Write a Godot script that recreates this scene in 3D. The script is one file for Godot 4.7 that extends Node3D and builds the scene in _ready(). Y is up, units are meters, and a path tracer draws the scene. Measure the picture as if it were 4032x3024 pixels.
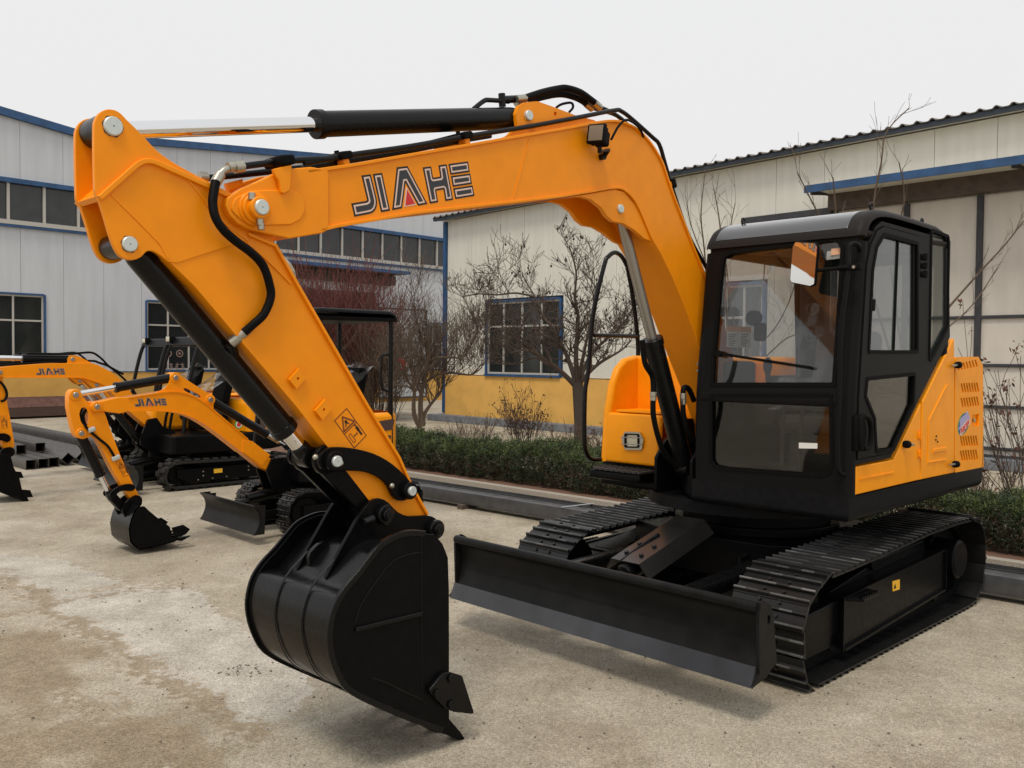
extends Node3D
# ---------------------------------------------------------------- camera calibration
const FPX := 3531.7
const CAMH := 1.747
const PITCH := 1.651
const ROLL := 0.494
var MAT := {}
var rng := RandomNumberGenerator.new()
# zoom windows used when measuring the photograph: x0, y0, pixels per unit
const ZW := {1: [200, 300, 0.49729], 2: [1200, 300, 0.72333], 3: [2600, 800, 0.5877], 4: [2300, 1200, 0.49729],
	5: [1000, 1600, 0.84388], 6: [1700, 1850, 0.63291], 7: [2700, 1850, 0.60271], 8: [0, 1300, 0.5425],
	9: [3300, 1200, 0.72332], 10: [1050, 1600, 0.31646], 11: [1380, 620, 0.24412], 12: [1300, 1580, 0.12056],
	13: [1500, 1250, 0.45208], 14: [1100, 850, 0.36166], 15: [2600, 350, 0.64738], 16: [0, 400, 0.45208],
	17: [1200, 1150, 0.27125], 18: [500, 1650, 0.27125], 19: [500, 1280, 0.18083], 20: [0, 1340, 0.19892], 0: [0, 0, 1.0]}

# ---------------------------------------------------------------- mesh builder with explicit normals
class MB:
	var v := PackedVector3Array()
	var n := PackedVector3Array()
	var c := PackedColorArray()
	var col := Color(1, 1, 1)
	var usecol := false
	var xf := Transform3D.IDENTITY
	func t3(a: Vector3, b: Vector3, d: Vector3, na: Vector3, nb: Vector3, nd: Vector3) -> void:
		a = xf * a; b = xf * b; d = xf * d
		na = xf.basis * na; nb = xf.basis * nb; nd = xf.basis * nd
		var g := (d - a).cross(b - a)
		if g.length_squared() < 1e-16:
			return
		if g.dot(na + nb + nd) < 0.0:
			v.append_array([a, d, b]); n.append_array([na, nd, nb])
		else:
			v.append_array([a, b, d]); n.append_array([na, nb, nd])
		if usecol:
			c.append_array([col, col, col])
	func q4(a: Vector3, b: Vector3, d: Vector3, e: Vector3, na: Vector3, nb: Vector3, nd: Vector3, ne: Vector3) -> void:
		t3(a, b, d, na, nb, nd)
		t3(a, d, e, na, nd, ne)
	func qf(a: Vector3, b: Vector3, d: Vector3, e: Vector3, nn: Vector3) -> void:
		q4(a, b, d, e, nn, nn, nn, nn)
	static func area(p: PackedVector2Array) -> float:
		var s := 0.0
		for i in p.size():
			var a := p[i]
			var b := p[(i + 1) % p.size()]
			s += a.x * b.y - b.x * a.y
		return s * 0.5
	static func clean(p: PackedVector2Array) -> PackedVector2Array:
		var r := PackedVector2Array()
		for q in p:
			if r.is_empty() or r[r.size() - 1].distance_to(q) > 1e-5:
				r.append(q)
		if r.size() > 2 and r[0].distance_to(r[r.size() - 1]) < 1e-5:
			r.remove_at(r.size() - 1)
		if area(r) < 0.0:
			r.reverse()
		return r
	func cap(p: PackedVector2Array, z: float, dir: float) -> void:
		var ix := Geometry2D.triangulate_polygon(p)
		var nn := Vector3(0, 0, dir)
		for i in range(0, ix.size(), 3):
			var a := p[ix[i]]
			var b := p[ix[i + 1]]
			var d := p[ix[i + 2]]
			t3(Vector3(a.x, a.y, z), Vector3(b.x, b.y, z), Vector3(d.x, d.y, z), nn, nn, nn)
	func edge_normals(p: PackedVector2Array) -> Array:
		var k := p.size()
		var en := PackedVector2Array()
		for i in k:
			var d := (p[(i + 1) % k] - p[i]).normalized()
			en.append(Vector2(d.y, -d.x))
		var st := PackedVector2Array()
		var ed := PackedVector2Array()
		for i in k:
			var pv := en[(i + k - 1) % k]
			var nx := en[(i + 1) % k]
			var me := en[i]
			st.append((me + pv).normalized() if me.dot(pv) > 0.72 else me)
			ed.append((me + nx).normalized() if me.dot(nx) > 0.72 else me)
		return [en, st, ed]
	func walls(p: PackedVector2Array, z0: float, z1: float, flip := false) -> void:
		var e := edge_normals(p)
		var s := -1.0 if flip else 1.0
		var k := p.size()
		for i in k:
			var a := p[i]
			var b := p[(i + 1) % k]
			var na := Vector3(e[1][i].x, e[1][i].y, 0) * s
			var nb := Vector3(e[2][i].x, e[2][i].y, 0) * s
			q4(Vector3(a.x, a.y, z0), Vector3(b.x, b.y, z0), Vector3(b.x, b.y, z1), Vector3(a.x, a.y, z1), na, nb, nb, na)
	func inset(p: PackedVector2Array, d: float) -> PackedVector2Array:
		var k := p.size()
		var r := PackedVector2Array()
		for i in k:
			var d0 := (p[i] - p[(i + k - 1) % k]).normalized()
			var d1 := (p[(i + 1) % k] - p[i]).normalized()
			var n0 := Vector2(d0.y, -d0.x)
			var n1 := Vector2(d1.y, -d1.x)
			var m := n0 + n1
			var l := m.dot(n1)
			if l < 0.3:
				l = 0.3; m = m.normalized() * 0.6
			r.append(p[i] - m * (d / l))
		return r
	# polygon in x,y pushed along z from z0 to z1, rims rounded by bev
	func prism(pp: PackedVector2Array, z0: float, z1: float, bev := 0.0, rims := 3) -> void:
		var p := clean(pp)
		if p.size() < 3:
			return
		if z0 > z1:
			var tt := z0
			z0 = z1; z1 = tt
		if bev <= 0.0:
			cap(p, z0, -1); cap(p, z1, 1); walls(p, z0, z1)
			return
		var e := edge_normals(p)
		var k := p.size()
		var segs := 2 if bev < 0.012 else 3
		walls(p, z0 + (bev if rims & 1 else 0.0), z1 - (bev if rims & 2 else 0.0))
		for side in [0, 1]:
			if not (rims & (1 << side)):
				cap(p, z0 if side == 0 else z1, -1.0 if side == 0 else 1.0)
				continue
			var sg := -1.0 if side == 0 else 1.0
			var zb := z0 + bev if side == 0 else z1 - bev
			var prev := p
			var pz := zb
			var pa := 0.0
			for s in segs:
				var ang := PI * 0.5 * (s + 1) / segs
				var cur := inset(p, bev * (1.0 - cos(ang)))
				var cz := zb + sg * bev * sin(ang)
				for i in k:
					var j := (i + 1) % k
					var na := Vector3(e[1][i].x, e[1][i].y, 0)
					var nb := Vector3(e[2][i].x, e[2][i].y, 0)
					var up := Vector3(0, 0, sg)
					q4(Vector3(prev[i].x, prev[i].y, pz), Vector3(prev[j].x, prev[j].y, pz), Vector3(cur[j].x, cur[j].y, cz), Vector3(cur[i].x, cur[i].y, cz),
						na * cos(pa) + up * sin(pa), nb * cos(pa) + up * sin(pa), nb * cos(ang) + up * sin(ang), na * cos(ang) + up * sin(ang))
				prev = cur; pz = cz; pa = ang
			cap(prev, pz, sg)
	static func carve(polys: Array, hole: PackedVector2Array) -> Array:
		var lo := Vector2(1e9, 1e9)
		var hi := Vector2(-1e9, -1e9)
		for q in hole:
			lo = lo.min(q); hi = hi.max(q)
		var mx := (lo.x + hi.x) * 0.5
		var out := []
		for p in polys:
			var a := Vector2(1e9, 1e9)
			var b := Vector2(-1e9, -1e9)
			for q in p:
				a = a.min(q); b = b.max(q)
			if b.x < lo.x or a.x > hi.x or b.y < lo.y or a.y > hi.y:
				out.append(p)
				continue
			for half in [[-1e3, mx], [mx, 1e3]]:
				var rect := PackedVector2Array([Vector2(half[0], -1e3), Vector2(half[1], -1e3), Vector2(half[1], 1e3), Vector2(half[0], 1e3)])
				for piece in Geometry2D.intersect_polygons(p, rect):
					for r in Geometry2D.clip_polygons(piece, hole):
						if absf(area(r)) > 1e-7:
							out.append(r)
		return out
	# flat plate with real openings
	func plate(pp: PackedVector2Array, holes: Array, z0: float, z1: float) -> void:
		var p := clean(pp)
		var polys := [p]
		for h in holes:
			polys = carve(polys, clean(h))
		for q in polys:
			cap(q, z0, -1); cap(q, z1, 1)
		walls(p, z0, z1)
		for h in holes:
			walls(clean(h), z0, z1, true)
	func box(ctr: Vector3, size: Vector3, bev := 0.0) -> void:
		var h := size * 0.5
		var keep := xf
		xf = xf * Transform3D(Basis.IDENTITY, ctr)
		if bev > 0.0:
			var b := minf(bev, minf(h.x, minf(h.y, h.z)) * 0.9)
			var r := PackedVector2Array()
			for k in [[1, 1, 0.0], [-1, 1, PI / 2], [-1, -1, PI], [1, -1, PI * 1.5]]:
				for s in 3:
					var an: float = k[2] + s * PI / 4
					r.append(Vector2(k[0] * (h.x - b) + cos(an) * b, k[1] * (h.y - b) + sin(an) * b))
			prism(r, -h.z, h.z, b)
		else:
			prism(PackedVector2Array([Vector2(h.x, h.y), Vector2(-h.x, h.y), Vector2(-h.x, -h.y), Vector2(h.x, -h.y)]), -h.z, h.z)
		xf = keep
	# bar between two points with a rectangular section
	func bar(a: Vector3, b: Vector3, w: float, h: float, up := Vector3.UP, bev := 0.0) -> void:
		var d := b - a
		var z := d.normalized()
		var x := up.cross(z)
		if x.length() < 0.01:
			x = Vector3.RIGHT.cross(z)
		x = x.normalized()
		var y := z.cross(x)
		var keep := xf
		xf = xf * Transform3D(Basis(x, y, z), (a + b) * 0.5)
		box(Vector3.ZERO, Vector3(w, h, d.length()), bev)
		xf = keep
	func frame_of(d: Vector3) -> Array:
		var x := d.cross(Vector3.UP)
		if x.length() < 0.05:
			x = d.cross(Vector3.RIGHT)
		x = x.normalized()
		return [x, x.cross(d).normalized()]
	# lathe round the axis a->b: prof is a list of (distance along, radius)
	func lathe(a: Vector3, b: Vector3, prof: Array, seg := 20, smooth := false) -> void:
		var d := (b - a).normalized()
		var f := frame_of(d)
		for i in prof.size() - 1:
			var p0: Vector2 = prof[i]
			var p1: Vector2 = prof[i + 1]
			var sl := (p1 - p0).normalized()
			var n0 := Vector2(-sl.y, sl.x)
			var n1 := n0
			if smooth:
				if i > 0:
					var s2: Vector2 = (p0 - prof[i - 1]).normalized()
					var m := Vector2(-s2.y, s2.x)
					if m.dot(n0) > 0.6: n0 = (n0 + m).normalized()
				if i < prof.size() - 2:
					var s3: Vector2 = (prof[i + 2] - p1).normalized()
					var m2 := Vector2(-s3.y, s3.x)
					if m2.dot(n1) > 0.6: n1 = (n1 + m2).normalized()
			for k in seg:
				var a0 := TAU * k / seg
				var a1 := TAU * (k + 1) / seg
				var r0: Vector3 = f[0] * cos(a0) + f[1] * sin(a0)
				var r1: Vector3 = f[0] * cos(a1) + f[1] * sin(a1)
				q4(a + d * p0.x + r0 * p0.y, a + d * p0.x + r1 * p0.y, a + d * p1.x + r1 * p1.y, a + d * p1.x + r0 * p1.y,
					d * n0.x + r0 * n0.y, d * n0.x + r1 * n0.y, d * n1.x + r1 * n1.y, d * n1.x + r0 * n1.y)
	func cyl(a: Vector3, b: Vector3, r: float, seg := 20, bev := 0.0) -> void:
		var l := a.distance_to(b)
		if bev > 0.0:
			lathe(a, b, [Vector2(0, 0), Vector2(0, r - bev), Vector2(bev, r), Vector2(l - bev, r), Vector2(l, r - bev), Vector2(l, 0)], seg)
		else:
			lathe(a, b, [Vector2(0, 0), Vector2(0, r), Vector2(l, r), Vector2(l, 0)], seg)
	# round tube along points; rad may be a number or a list
	func tube(pts: Array, rad, seg := 10, caps := true) -> void:
		var k := pts.size()
		var rings := []
		var nrm := []
		var up := Vector3.ZERO
		for i in k:
			var d: Vector3
			if i == 0: d = pts[1] - pts[0]
			elif i == k - 1: d = pts[k - 1] - pts[k - 2]
			else: d = (pts[i + 1] - pts[i]).normalized() + (pts[i] - pts[i - 1]).normalized()
			d = d.normalized()
			if up == Vector3.ZERO:
				up = frame_of(d)[1]
			up = (up - d * up.dot(d)).normalized()
			var x := up.cross(d)
			var r: float = rad[i] if rad is Array else rad
			var ring := []
			var nn := []
			for s in seg:
				var an := TAU * s / seg
				var q := x * cos(an) + up * sin(an)
				nn.append(q)
				ring.append(pts[i] + q * r)
			rings.append(ring); nrm.append(nn)
		for i in k - 1:
			for s in seg:
				var j := (s + 1) % seg
				q4(rings[i][s], rings[i][j], rings[i + 1][j], rings[i + 1][s], nrm[i][s], nrm[i][j], nrm[i + 1][j], nrm[i + 1][s])
		if caps:
			var d0: Vector3 = (pts[0] - pts[1]).normalized()
			var d1: Vector3 = (pts[k - 1] - pts[k - 2]).normalized()
			for s in range(1, seg - 1):
				t3(rings[0][0], rings[0][s], rings[0][s + 1], d0, d0, d0)
				t3(rings[k - 1][0], rings[k - 1][s], rings[k - 1][s + 1], d1, d1, d1)
	func ball(ctr: Vector3, r: Vector3, seg := 10, rings := 6) -> void:
		for i in rings:
			var t0 := PI * i / rings
			var t1 := PI * (i + 1) / rings
			for k in seg:
				var a0 := TAU * k / seg
				var a1 := TAU * (k + 1) / seg
				var P := [Vector3(sin(t0) * cos(a0), cos(t0), sin(t0) * sin(a0)), Vector3(sin(t0) * cos(a1), cos(t0), sin(t0) * sin(a1)),
					Vector3(sin(t1) * cos(a1), cos(t1), sin(t1) * sin(a1)), Vector3(sin(t1) * cos(a0), cos(t1), sin(t1) * sin(a0))]
				q4(ctr + P[0] * r, ctr + P[1] * r, ctr + P[2] * r, ctr + P[3] * r, P[0], P[1], P[2], P[3])
	func mesh() -> ArrayMesh:
		var am := ArrayMesh.new()
		if v.is_empty():
			return am
		var ar := []
		ar.resize(Mesh.ARRAY_MAX)
		ar[Mesh.ARRAY_VERTEX] = v
		for i in n.size():
			n[i] = n[i].normalized()
		ar[Mesh.ARRAY_NORMAL] = n
		if usecol:
			ar[Mesh.ARRAY_COLOR] = c
		am.add_surface_from_arrays(Mesh.PRIMITIVE_TRIANGLES, ar)
		return am

# ---------------------------------------------------------------- small helpers
func mb() -> MB:
	return MB.new()
func ob(parent: Node, called: String, m, mat, at := Transform3D.IDENTITY) -> MeshInstance3D:
	var o := MeshInstance3D.new()
	o.name = called
	o.mesh = m.mesh() if m is MB else m
	o.material_override = mat if mat is Material else MAT[mat]
	o.transform = at
	parent.add_child(o, true)
	return o
var used := {}
func uname(called: String) -> String:
	if not used.has(called):
		used[called] = 0
		return called
	used[called] += 1
	return called + "_%03d" % used[called]
func tag(o: Node, label: String, category: String, group := "") -> void:
	o.set_meta("label", label); o.set_meta("category", category)
	if group != "": o.set_meta("group", group)
func thing(called: String, at: Transform3D, label: String, category: String, group := "") -> Node3D:
	var o := Node3D.new()
	o.name = uname(called)
	o.transform = at
	add_child(o)
	tag(o, label, category, group)
	return o
func single(called: String, m, mat, at: Transform3D, label: String, category: String, group := "") -> MeshInstance3D:
	var o := ob(self, uname(called), m, mat, at)
	tag(o, label, category, group)
	return o
func struct(called: String, m, mat, at := Transform3D.IDENTITY) -> MeshInstance3D:
	var o := ob(self, uname(called), m, mat, at)
	o.set_meta("kind", "structure")
	return o
func P2(arr: Array) -> PackedVector2Array:
	var r := PackedVector2Array()
	for i in range(0, arr.size(), 2):
		r.append(Vector2(arr[i], arr[i + 1]))
	return r
func rect2(x0: float, y0: float, x1: float, y1: float) -> PackedVector2Array:
	return PackedVector2Array([Vector2(x0, y0), Vector2(x1, y0), Vector2(x1, y1), Vector2(x0, y1)])
func disc(c: Vector2, r: float, seg := 20) -> PackedVector2Array:
	var p := PackedVector2Array()
	for i in seg:
		p.append(c + Vector2(cos(TAU * i / seg), sin(TAU * i / seg)) * r)
	return p
# polygon whose corners are rounded; r may be a number or a list
func rnd(p: PackedVector2Array, r, segs := 4) -> PackedVector2Array:
	p = MB.clean(p) if not (r is Array) else p
	var o := PackedVector2Array()
	var k := p.size()
	for i in k:
		var rr: float = r[i] if r is Array else r
		var a := p[(i + k - 1) % k] - p[i]
		var b := p[(i + 1) % k] - p[i]
		if rr <= 0.0:
			o.append(p[i])
			continue
		var ang := absf(a.angle_to(b))
		var cut := minf(rr / maxf(tan(ang * 0.5), 0.05), minf(a.length(), b.length()) * 0.48)
		var s := p[i] + a.normalized() * cut
		var e := p[i] + b.normalized() * cut
		for j in segs + 1:
			var t := float(j) / segs
			o.append(s.lerp(p[i], t).lerp(p[i].lerp(e, t), t))
	return o
# smooth curve through points
func sm(pts: Array, per := 6) -> Array:
	var o := []
	var k := pts.size()
	for i in k - 1:
		var p0 = pts[maxi(i - 1, 0)]
		var p1 = pts[i]
		var p2 = pts[i + 1]
		var p3 = pts[mini(i + 2, k - 1)]
		for j in per:
			o.append(p1.cubic_interpolate(p2, p0, p3, float(j) / per))
	o.append(pts[k - 1])
	return o
func sm2(p: PackedVector2Array, per := 4) -> PackedVector2Array:
	return PackedVector2Array(sm(Array(p), per))
# a strip of given width following an open line (for welds, flanges, strokes)
func strip(line: PackedVector2Array, w0: float, w1: float) -> PackedVector2Array:
	var l := PackedVector2Array()
	var r := PackedVector2Array()
	var k := line.size()
	for i in k:
		var d := (line[mini(i + 1, k - 1)] - line[maxi(i - 1, 0)]).normalized()
		var nn := Vector2(-d.y, d.x)
		l.append(line[i] + nn * w0)
		r.append(line[i] - nn * w1)
	r.reverse()
	l.append_array(r)
	return l

# ---------------------------------------------------------------- turning photo pixels into positions
func ray(px: float, py: float) -> Vector3:
	return CAMB * Vector3((px - 2016.0) / FPX, -(py - 1512.0) / FPX, -1.0)
var CAMB := Basis.IDENTITY
func pxz(z: int, x: float, y: float) -> Vector2:
	var w = ZW[z]
	return Vector2(w[0] + x * w[2], w[1] + y * w[2])
func ground_at(px: float, py: float, y := 0.0) -> Vector3:
	var d := ray(px, py)
	return Vector3(0, CAMH, 0) + d * ((y - CAMH) / d.y)
# on the plane local z = zl of a frame: returns local (x, y)
func on_z(fr: Transform3D, px: Vector2, zl: float) -> Vector2:
	var inv := fr.affine_inverse()
	var o := inv * Vector3(0, CAMH, 0)
	var d := inv.basis * ray(px.x, px.y)
	var q := o + d * ((zl - o.z) / d.z)
	return Vector2(q.x, q.y)
# on the plane local x = xl of a frame: returns (b, y) with b = -z
func on_x(fr: Transform3D, px: Vector2, xl: float) -> Vector2:
	var inv := fr.affine_inverse()
	var o := inv * Vector3(0, CAMH, 0)
	var d := inv.basis * ray(px.x, px.y)
	var q := o + d * ((xl - o.x) / d.x)
	return Vector2(-q.z, q.y)
func side_poly(fr: Transform3D, z: int, pts: Array, b: float) -> PackedVector2Array:
	var r := PackedVector2Array()
	for i in range(0, pts.size(), 2):
		r.append(on_z(fr, pxz(z, pts[i], pts[i + 1]), -b))
	return r
func front_poly(fr: Transform3D, z: int, pts: Array, a: float) -> PackedVector2Array:
	var r := PackedVector2Array()
	for i in range(0, pts.size(), 2):
		r.append(on_x(fr, pxz(z, pts[i], pts[i + 1]), a))
	return r
func machine_frame(x: float, z: float, yaw: float) -> Transform3D:
	var y := deg_to_rad(yaw)
	return Transform3D(Basis(Vector3(-sin(y), 0, cos(y)), Vector3.UP, Vector3(-cos(y), 0, -sin(y))), Vector3(x, 0, z))
# axes for drawing on faces: FRONT maps (b, y, a), PLAN maps (a, b, y)
const FRONT := Basis(Vector3(0, 0, -1), Vector3(0, 1, 0), Vector3(1, 0, 0))
const PLAN := Basis(Vector3(1, 0, 0), Vector3(0, 0, -1), Vector3(0, 1, 0))
func v3(p: Vector2, b: float) -> Vector3:
	return Vector3(p.x, p.y, -b)

# ---------------------------------------------------------------- materials
func noise_tex(sd: int, freq: float, lo: float, hi: float, size := 512, oct := 4, kind := FastNoiseLite.TYPE_SIMPLEX_SMOOTH) -> ImageTexture:
	var f := FastNoiseLite.new()
	f.seed = sd; f.frequency = freq; f.fractal_octaves = oct; f.noise_type = kind
	var im := f.get_seamless_image(size, size)
	im.convert(Image.FORMAT_L8)
	var d := im.get_data()
	for i in d.size():
		d[i] = int(clampf(lerpf(lo, hi, d[i] / 255.0), 0, 1) * 255.0)
	var o := Image.create_from_data(size, size, false, Image.FORMAT_L8, d)
	o.generate_mipmaps()
	return ImageTexture.create_from_image(o)
func bump_tex(sd: int, freq: float, strength: float, size := 512, oct := 4) -> ImageTexture:
	var f := FastNoiseLite.new()
	f.seed = sd; f.frequency = freq; f.fractal_octaves = oct
	var im := f.get_seamless_image(size, size)
	im.bump_map_to_normal_map(strength)
	im.generate_mipmaps()
	return ImageTexture.create_from_image(im)
func pm(called: String, col: Color, rough: float, metal := 0.0, o := {}) -> StandardMaterial3D:
	var m := StandardMaterial3D.new()
	m.albedo_color = col; m.roughness = rough; m.metallic = metal
	if o.has("tex") or o.has("nrm") or o.has("rt"):
		m.uv1_triplanar = true
		m.uv1_scale = o.get("scale", Vector3.ONE)
	if o.has("tex"): m.albedo_texture = o.tex
	if o.has("nrm"):
		m.normal_enabled = true
		m.normal_texture = o.nrm
		m.normal_scale = o.get("ns", 0.5)
	if o.has("rt"):
		m.roughness_texture = o.rt
	if o.has("coat"):
		m.clearcoat_enabled = true; m.clearcoat = o.coat; m.clearcoat_roughness = o.get("cr", 0.15)
	if o.has("spec"): m.metallic_specular = o.spec
	if o.has("alpha"):
		m.transparency = BaseMaterial3D.TRANSPARENCY_ALPHA
		m.albedo_color.a = o.alpha
	if o.has("vc"): m.vertex_color_use_as_albedo = true
	if o.has("two"): m.cull_mode = BaseMaterial3D.CULL_DISABLED
	if o.has("back"):
		m.backlight_enabled = true; m.backlight = o.back
	MAT[called] = m
	return m
func c8(r: float, g: float, b: float) -> Color:
	return Color(r / 255.0, g / 255.0, b / 255.0)
func make_materials() -> void:
	var grime := noise_tex(11, 0.012, 0.80, 1.06, 512, 5)
	var soft := noise_tex(12, 0.008, 0.97, 1.01, 512, 3)
	var fine := noise_tex(13, 0.12, 0.72, 1.12, 512, 3)
	var rtx := noise_tex(14, 0.02, 0.7, 1.1, 512, 5)
	var peel := bump_tex(15, 0.05, 2.0, 512, 2)
	var grit := bump_tex(16, 0.25, 4.0, 512, 3)
	var streak := noise_tex(17, 0.012, 0.955, 1.02, 512, 4)
	var stain := noise_tex(18, 0.012, 0.93, 1.03, 512, 5)
	pm("yellow", c8(249, 149, 8), 0.45, 0.0, {"nrm": peel, "ns": 0.07, "tex": soft, "rt": rtx, "scale": Vector3.ONE * 1.3, "spec": 0.35})
	pm("yellow_smooth", c8(252, 158, 8), 0.42, 0.0, {"nrm": peel, "ns": 0.07, "tex": soft, "rt": rtx, "scale": Vector3.ONE * 1.3, "spec": 0.35})
	pm("black", c8(13, 13, 14), 0.38, 0.0, {"spec": 0.22, "tex": grime, "rt": rtx, "nrm": peel, "ns": 0.12, "scale": Vector3.ONE * 1.6})
	pm("black_satin", c8(16, 16, 17), 0.3, 0.0, {"tex": grime, "rt": rtx, "nrm": peel, "ns": 0.1, "scale": Vector3.ONE * 1.2, "spec": 0.34})
	pm("blade_paint", c8(30, 30, 30), 0.36, 0.0, {"spec": 0.22, "tex": grime, "rt": rtx, "nrm": peel, "ns": 0.1, "scale": Vector3.ONE * 0.9})
	pm("track_steel", Color(1, 1, 1), 0.36, 0.3, {"vc": true, "spec": 0.45, "tex": fine, "rt": rtx, "scale": Vector3.ONE * 2.5})
	pm("track_dull", c8(13, 13, 13), 0.6, 0.0, {"spec": 0.22, "tex": grime, "scale": Vector3.ONE * 1.5})
	pm("cab_plastic", c8(40, 37, 36), 0.5, 0.0, {"spec": 0.22, "tex": soft, "nrm": grit, "ns": 0.12, "scale": Vector3.ONE * 3.0})
	pm("cab_black", c8(20, 20, 20), 0.45, 0.0, {"spec": 0.22, "tex": soft, "nrm": grit, "ns": 0.1, "scale": Vector3.ONE * 3.0})
	pm("cab_roof", c8(40, 37, 36), 0.26, 0.0, {"spec": 1.0, "coat": 1.0, "cr": 0.12, "tex": soft, "nrm": grit, "ns": 0.08, "scale": Vector3.ONE * 3.0})
	pm("skirt", c8(24, 24, 26), 0.42, 0.0, {"spec": 0.22, "tex": grime, "nrm": grit, "ns": 0.1, "scale": Vector3.ONE * 2.0})
	pm("rubber", c8(13, 13, 13), 0.7, 0.0, {"spec": 0.22})
	pm("rubber_track", c8(34, 31, 28), 0.9, 0.0, {"tex": fine, "scale": Vector3.ONE * 3.0})
	pm("hose", c8(14, 14, 14), 0.5, 0.0, {"spec": 0.22})
	pm("chrome", c8(235, 235, 235), 0.06, 1.0)
	pm("steel", c8(165, 163, 158), 0.4, 0.9, {"rt": rtx, "scale": Vector3.ONE * 2})
	pm("zinc", c8(205, 212, 208), 0.42, 0.45, {"tex": soft, "scale": Vector3.ONE * 6})
	pm("fitting", c8(176, 172, 158), 0.35, 0.85)
	pm("bolt_dark", c8(24, 24, 25), 0.4, 0.4)
	pm("grip_tape", c8(70, 66, 64), 0.8)
	pm("glass", c8(26, 32, 30), 0.03, 0.0, {"alpha": 0.16})
	pm("glass_side", c8(62, 72, 68), 0.03, 0.0, {"alpha": 0.45})
	pm("glass_tint", c8(12, 13, 12), 0.03, 0.0, {"alpha": 0.3})
	pm("window_glass", c8(38, 43, 43), 0.06, 0.0, {"alpha": 0.9})
	pm("ribbon_glass", c8(56, 57, 58), 0.2, 0.0, {"tex": grime, "scale": Vector3.ONE * 0.25})
	pm("mirror", c8(225, 225, 222), 0.02, 1.0)
	pm("lens", c8(205, 200, 180), 0.15, 0.3)
	pm("brown_lens", c8(120, 104, 84), 0.2, 0.2)  # work lamp lens, a darker brown than the other lenses
	pm("plaster", c8(150, 148, 144), 0.9)
	pm("eave_paint", c8(62, 72, 86), 0.6, 0.0, {"tex": grime, "scale": Vector3.ONE * 0.7})
	pm("reflector", c8(215, 212, 200), 0.2, 0.8)
	pm("seat", c8(96, 92, 82), 0.85, 0.0, {"tex": soft, "scale": Vector3.ONE * 4})
	pm("interior", c8(70, 67, 60), 0.8)
	pm("interior_dark", c8(22, 22, 22), 0.75)
	pm("film", c8(225, 228, 225), 0.12, 0.0, {"alpha": 0.07, "two": true})
	pm("paper", c8(228, 226, 218), 0.8)
	pm("label_orange", c8(238, 150, 34), 0.6)
	pm("label_yellow", c8(246, 186, 40), 0.5)
	pm("print_black", c8(22, 18, 14), 0.6)
	pm("print_brown", c8(120, 62, 8), 0.6)
	pm("print_slate", c8(44, 46, 50), 0.5)
	pm("print_pink", c8(226, 196, 182), 0.5)
	pm("print_white", c8(232, 230, 232), 0.5)
	pm("print_red", c8(205, 38, 32), 0.5)
	pm("print_blue", c8(60, 66, 150), 0.5)
	pm("print_lilac", c8(166, 160, 196), 0.5)
	pm("print_green", c8(60, 150, 62), 0.5)
	pm("red_grip", c8(226, 40, 34), 0.45)
	pm("green_plastic", c8(70, 150, 70), 0.5)
	# buildings
	pm("white_panel", c8(200, 203, 207), 0.5, 0.0, {"tex": streak, "scale": Vector3(0.5, 0.05, 0.5)})
	pm("cream_panel", c8(217, 215, 204), 0.5, 0.0, {"tex": streak, "scale": Vector3(0.5, 0.05, 0.5)})
	pm("door_panel", c8(208, 201, 190), 0.55, 0.0, {"tex": streak, "scale": Vector3(0.5, 0.2, 0.5)})
	pm("dado_yellow", c8(226, 176, 92), 0.85, 0.0, {"tex": stain, "nrm": grit, "ns": 0.2, "scale": Vector3.ONE * 0.3})
	pm("plinth_grey", c8(120, 124, 130), 0.85, 0.0, {"tex": grime, "scale": Vector3.ONE * 0.5})
	pm("trim_blue", c8(42, 84, 130), 0.5, 0.0, {"tex": grime, "scale": Vector3.ONE * 0.4})
	pm("frame_white", c8(182, 178, 170), 0.5)
	pm("dark_steel", c8(58, 58, 62), 0.6, 0.0, {"tex": grime, "scale": Vector3.ONE * 0.7})
	pm("brown_steel", c8(92, 80, 72), 0.7, 0.0, {"tex": grime, "scale": Vector3.ONE * 0.7})
	pm("roof_sheet", c8(118, 112, 106), 0.6, 0.0, {"tex": grime, "scale": Vector3.ONE * 0.6})
	pm("gate_red", c8(84, 36, 38), 0.7, 0.0, {"tex": grime, "scale": Vector3.ONE * 0.5})
	pm("rust_steel", c8(132, 96, 88), 0.8, 0.0, {"tex": grime, "scale": Vector3.ONE * 0.8})
	pm("rust_dark", c8(84, 64, 56), 0.85, 0.0, {"tex": fine, "scale": Vector3.ONE * 0.8})
	pm("mill_steel", c8(92, 89, 86), 0.5, 0.4, {"tex": grime, "rt": rtx, "scale": Vector3.ONE * 0.9})
	pm("beam_steel", c8(92, 92, 94), 0.42, 0.35, {"tex": grime, "rt": rtx, "scale": Vector3.ONE * 0.8})
	pm("soil", c8(128, 96, 78), 0.95, 0.0, {"tex": fine, "nrm": grit, "ns": 0.8, "scale": Vector3.ONE * 1.2})
	pm("kerb", c8(168, 160, 148), 0.9, 0.0, {"tex": fine, "scale": Vector3.ONE * 1.0})
	pm("bark", c8(76, 66, 58), 0.9, 0.0, {"tex": grime, "nrm": grit, "ns": 0.6, "scale": Vector3.ONE * 3})
	pm("bark_pale", c8(112, 97, 84), 0.9, 0.0, {"tex": grime, "nrm": grit, "ns": 0.8, "scale": Vector3.ONE * 3})
	pm("twig", c8(84, 71, 62), 0.9)
	pm("twig_brown", c8(96, 80, 67), 0.9)
	pm("twig_red", c8(106, 58, 54), 0.85)
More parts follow.
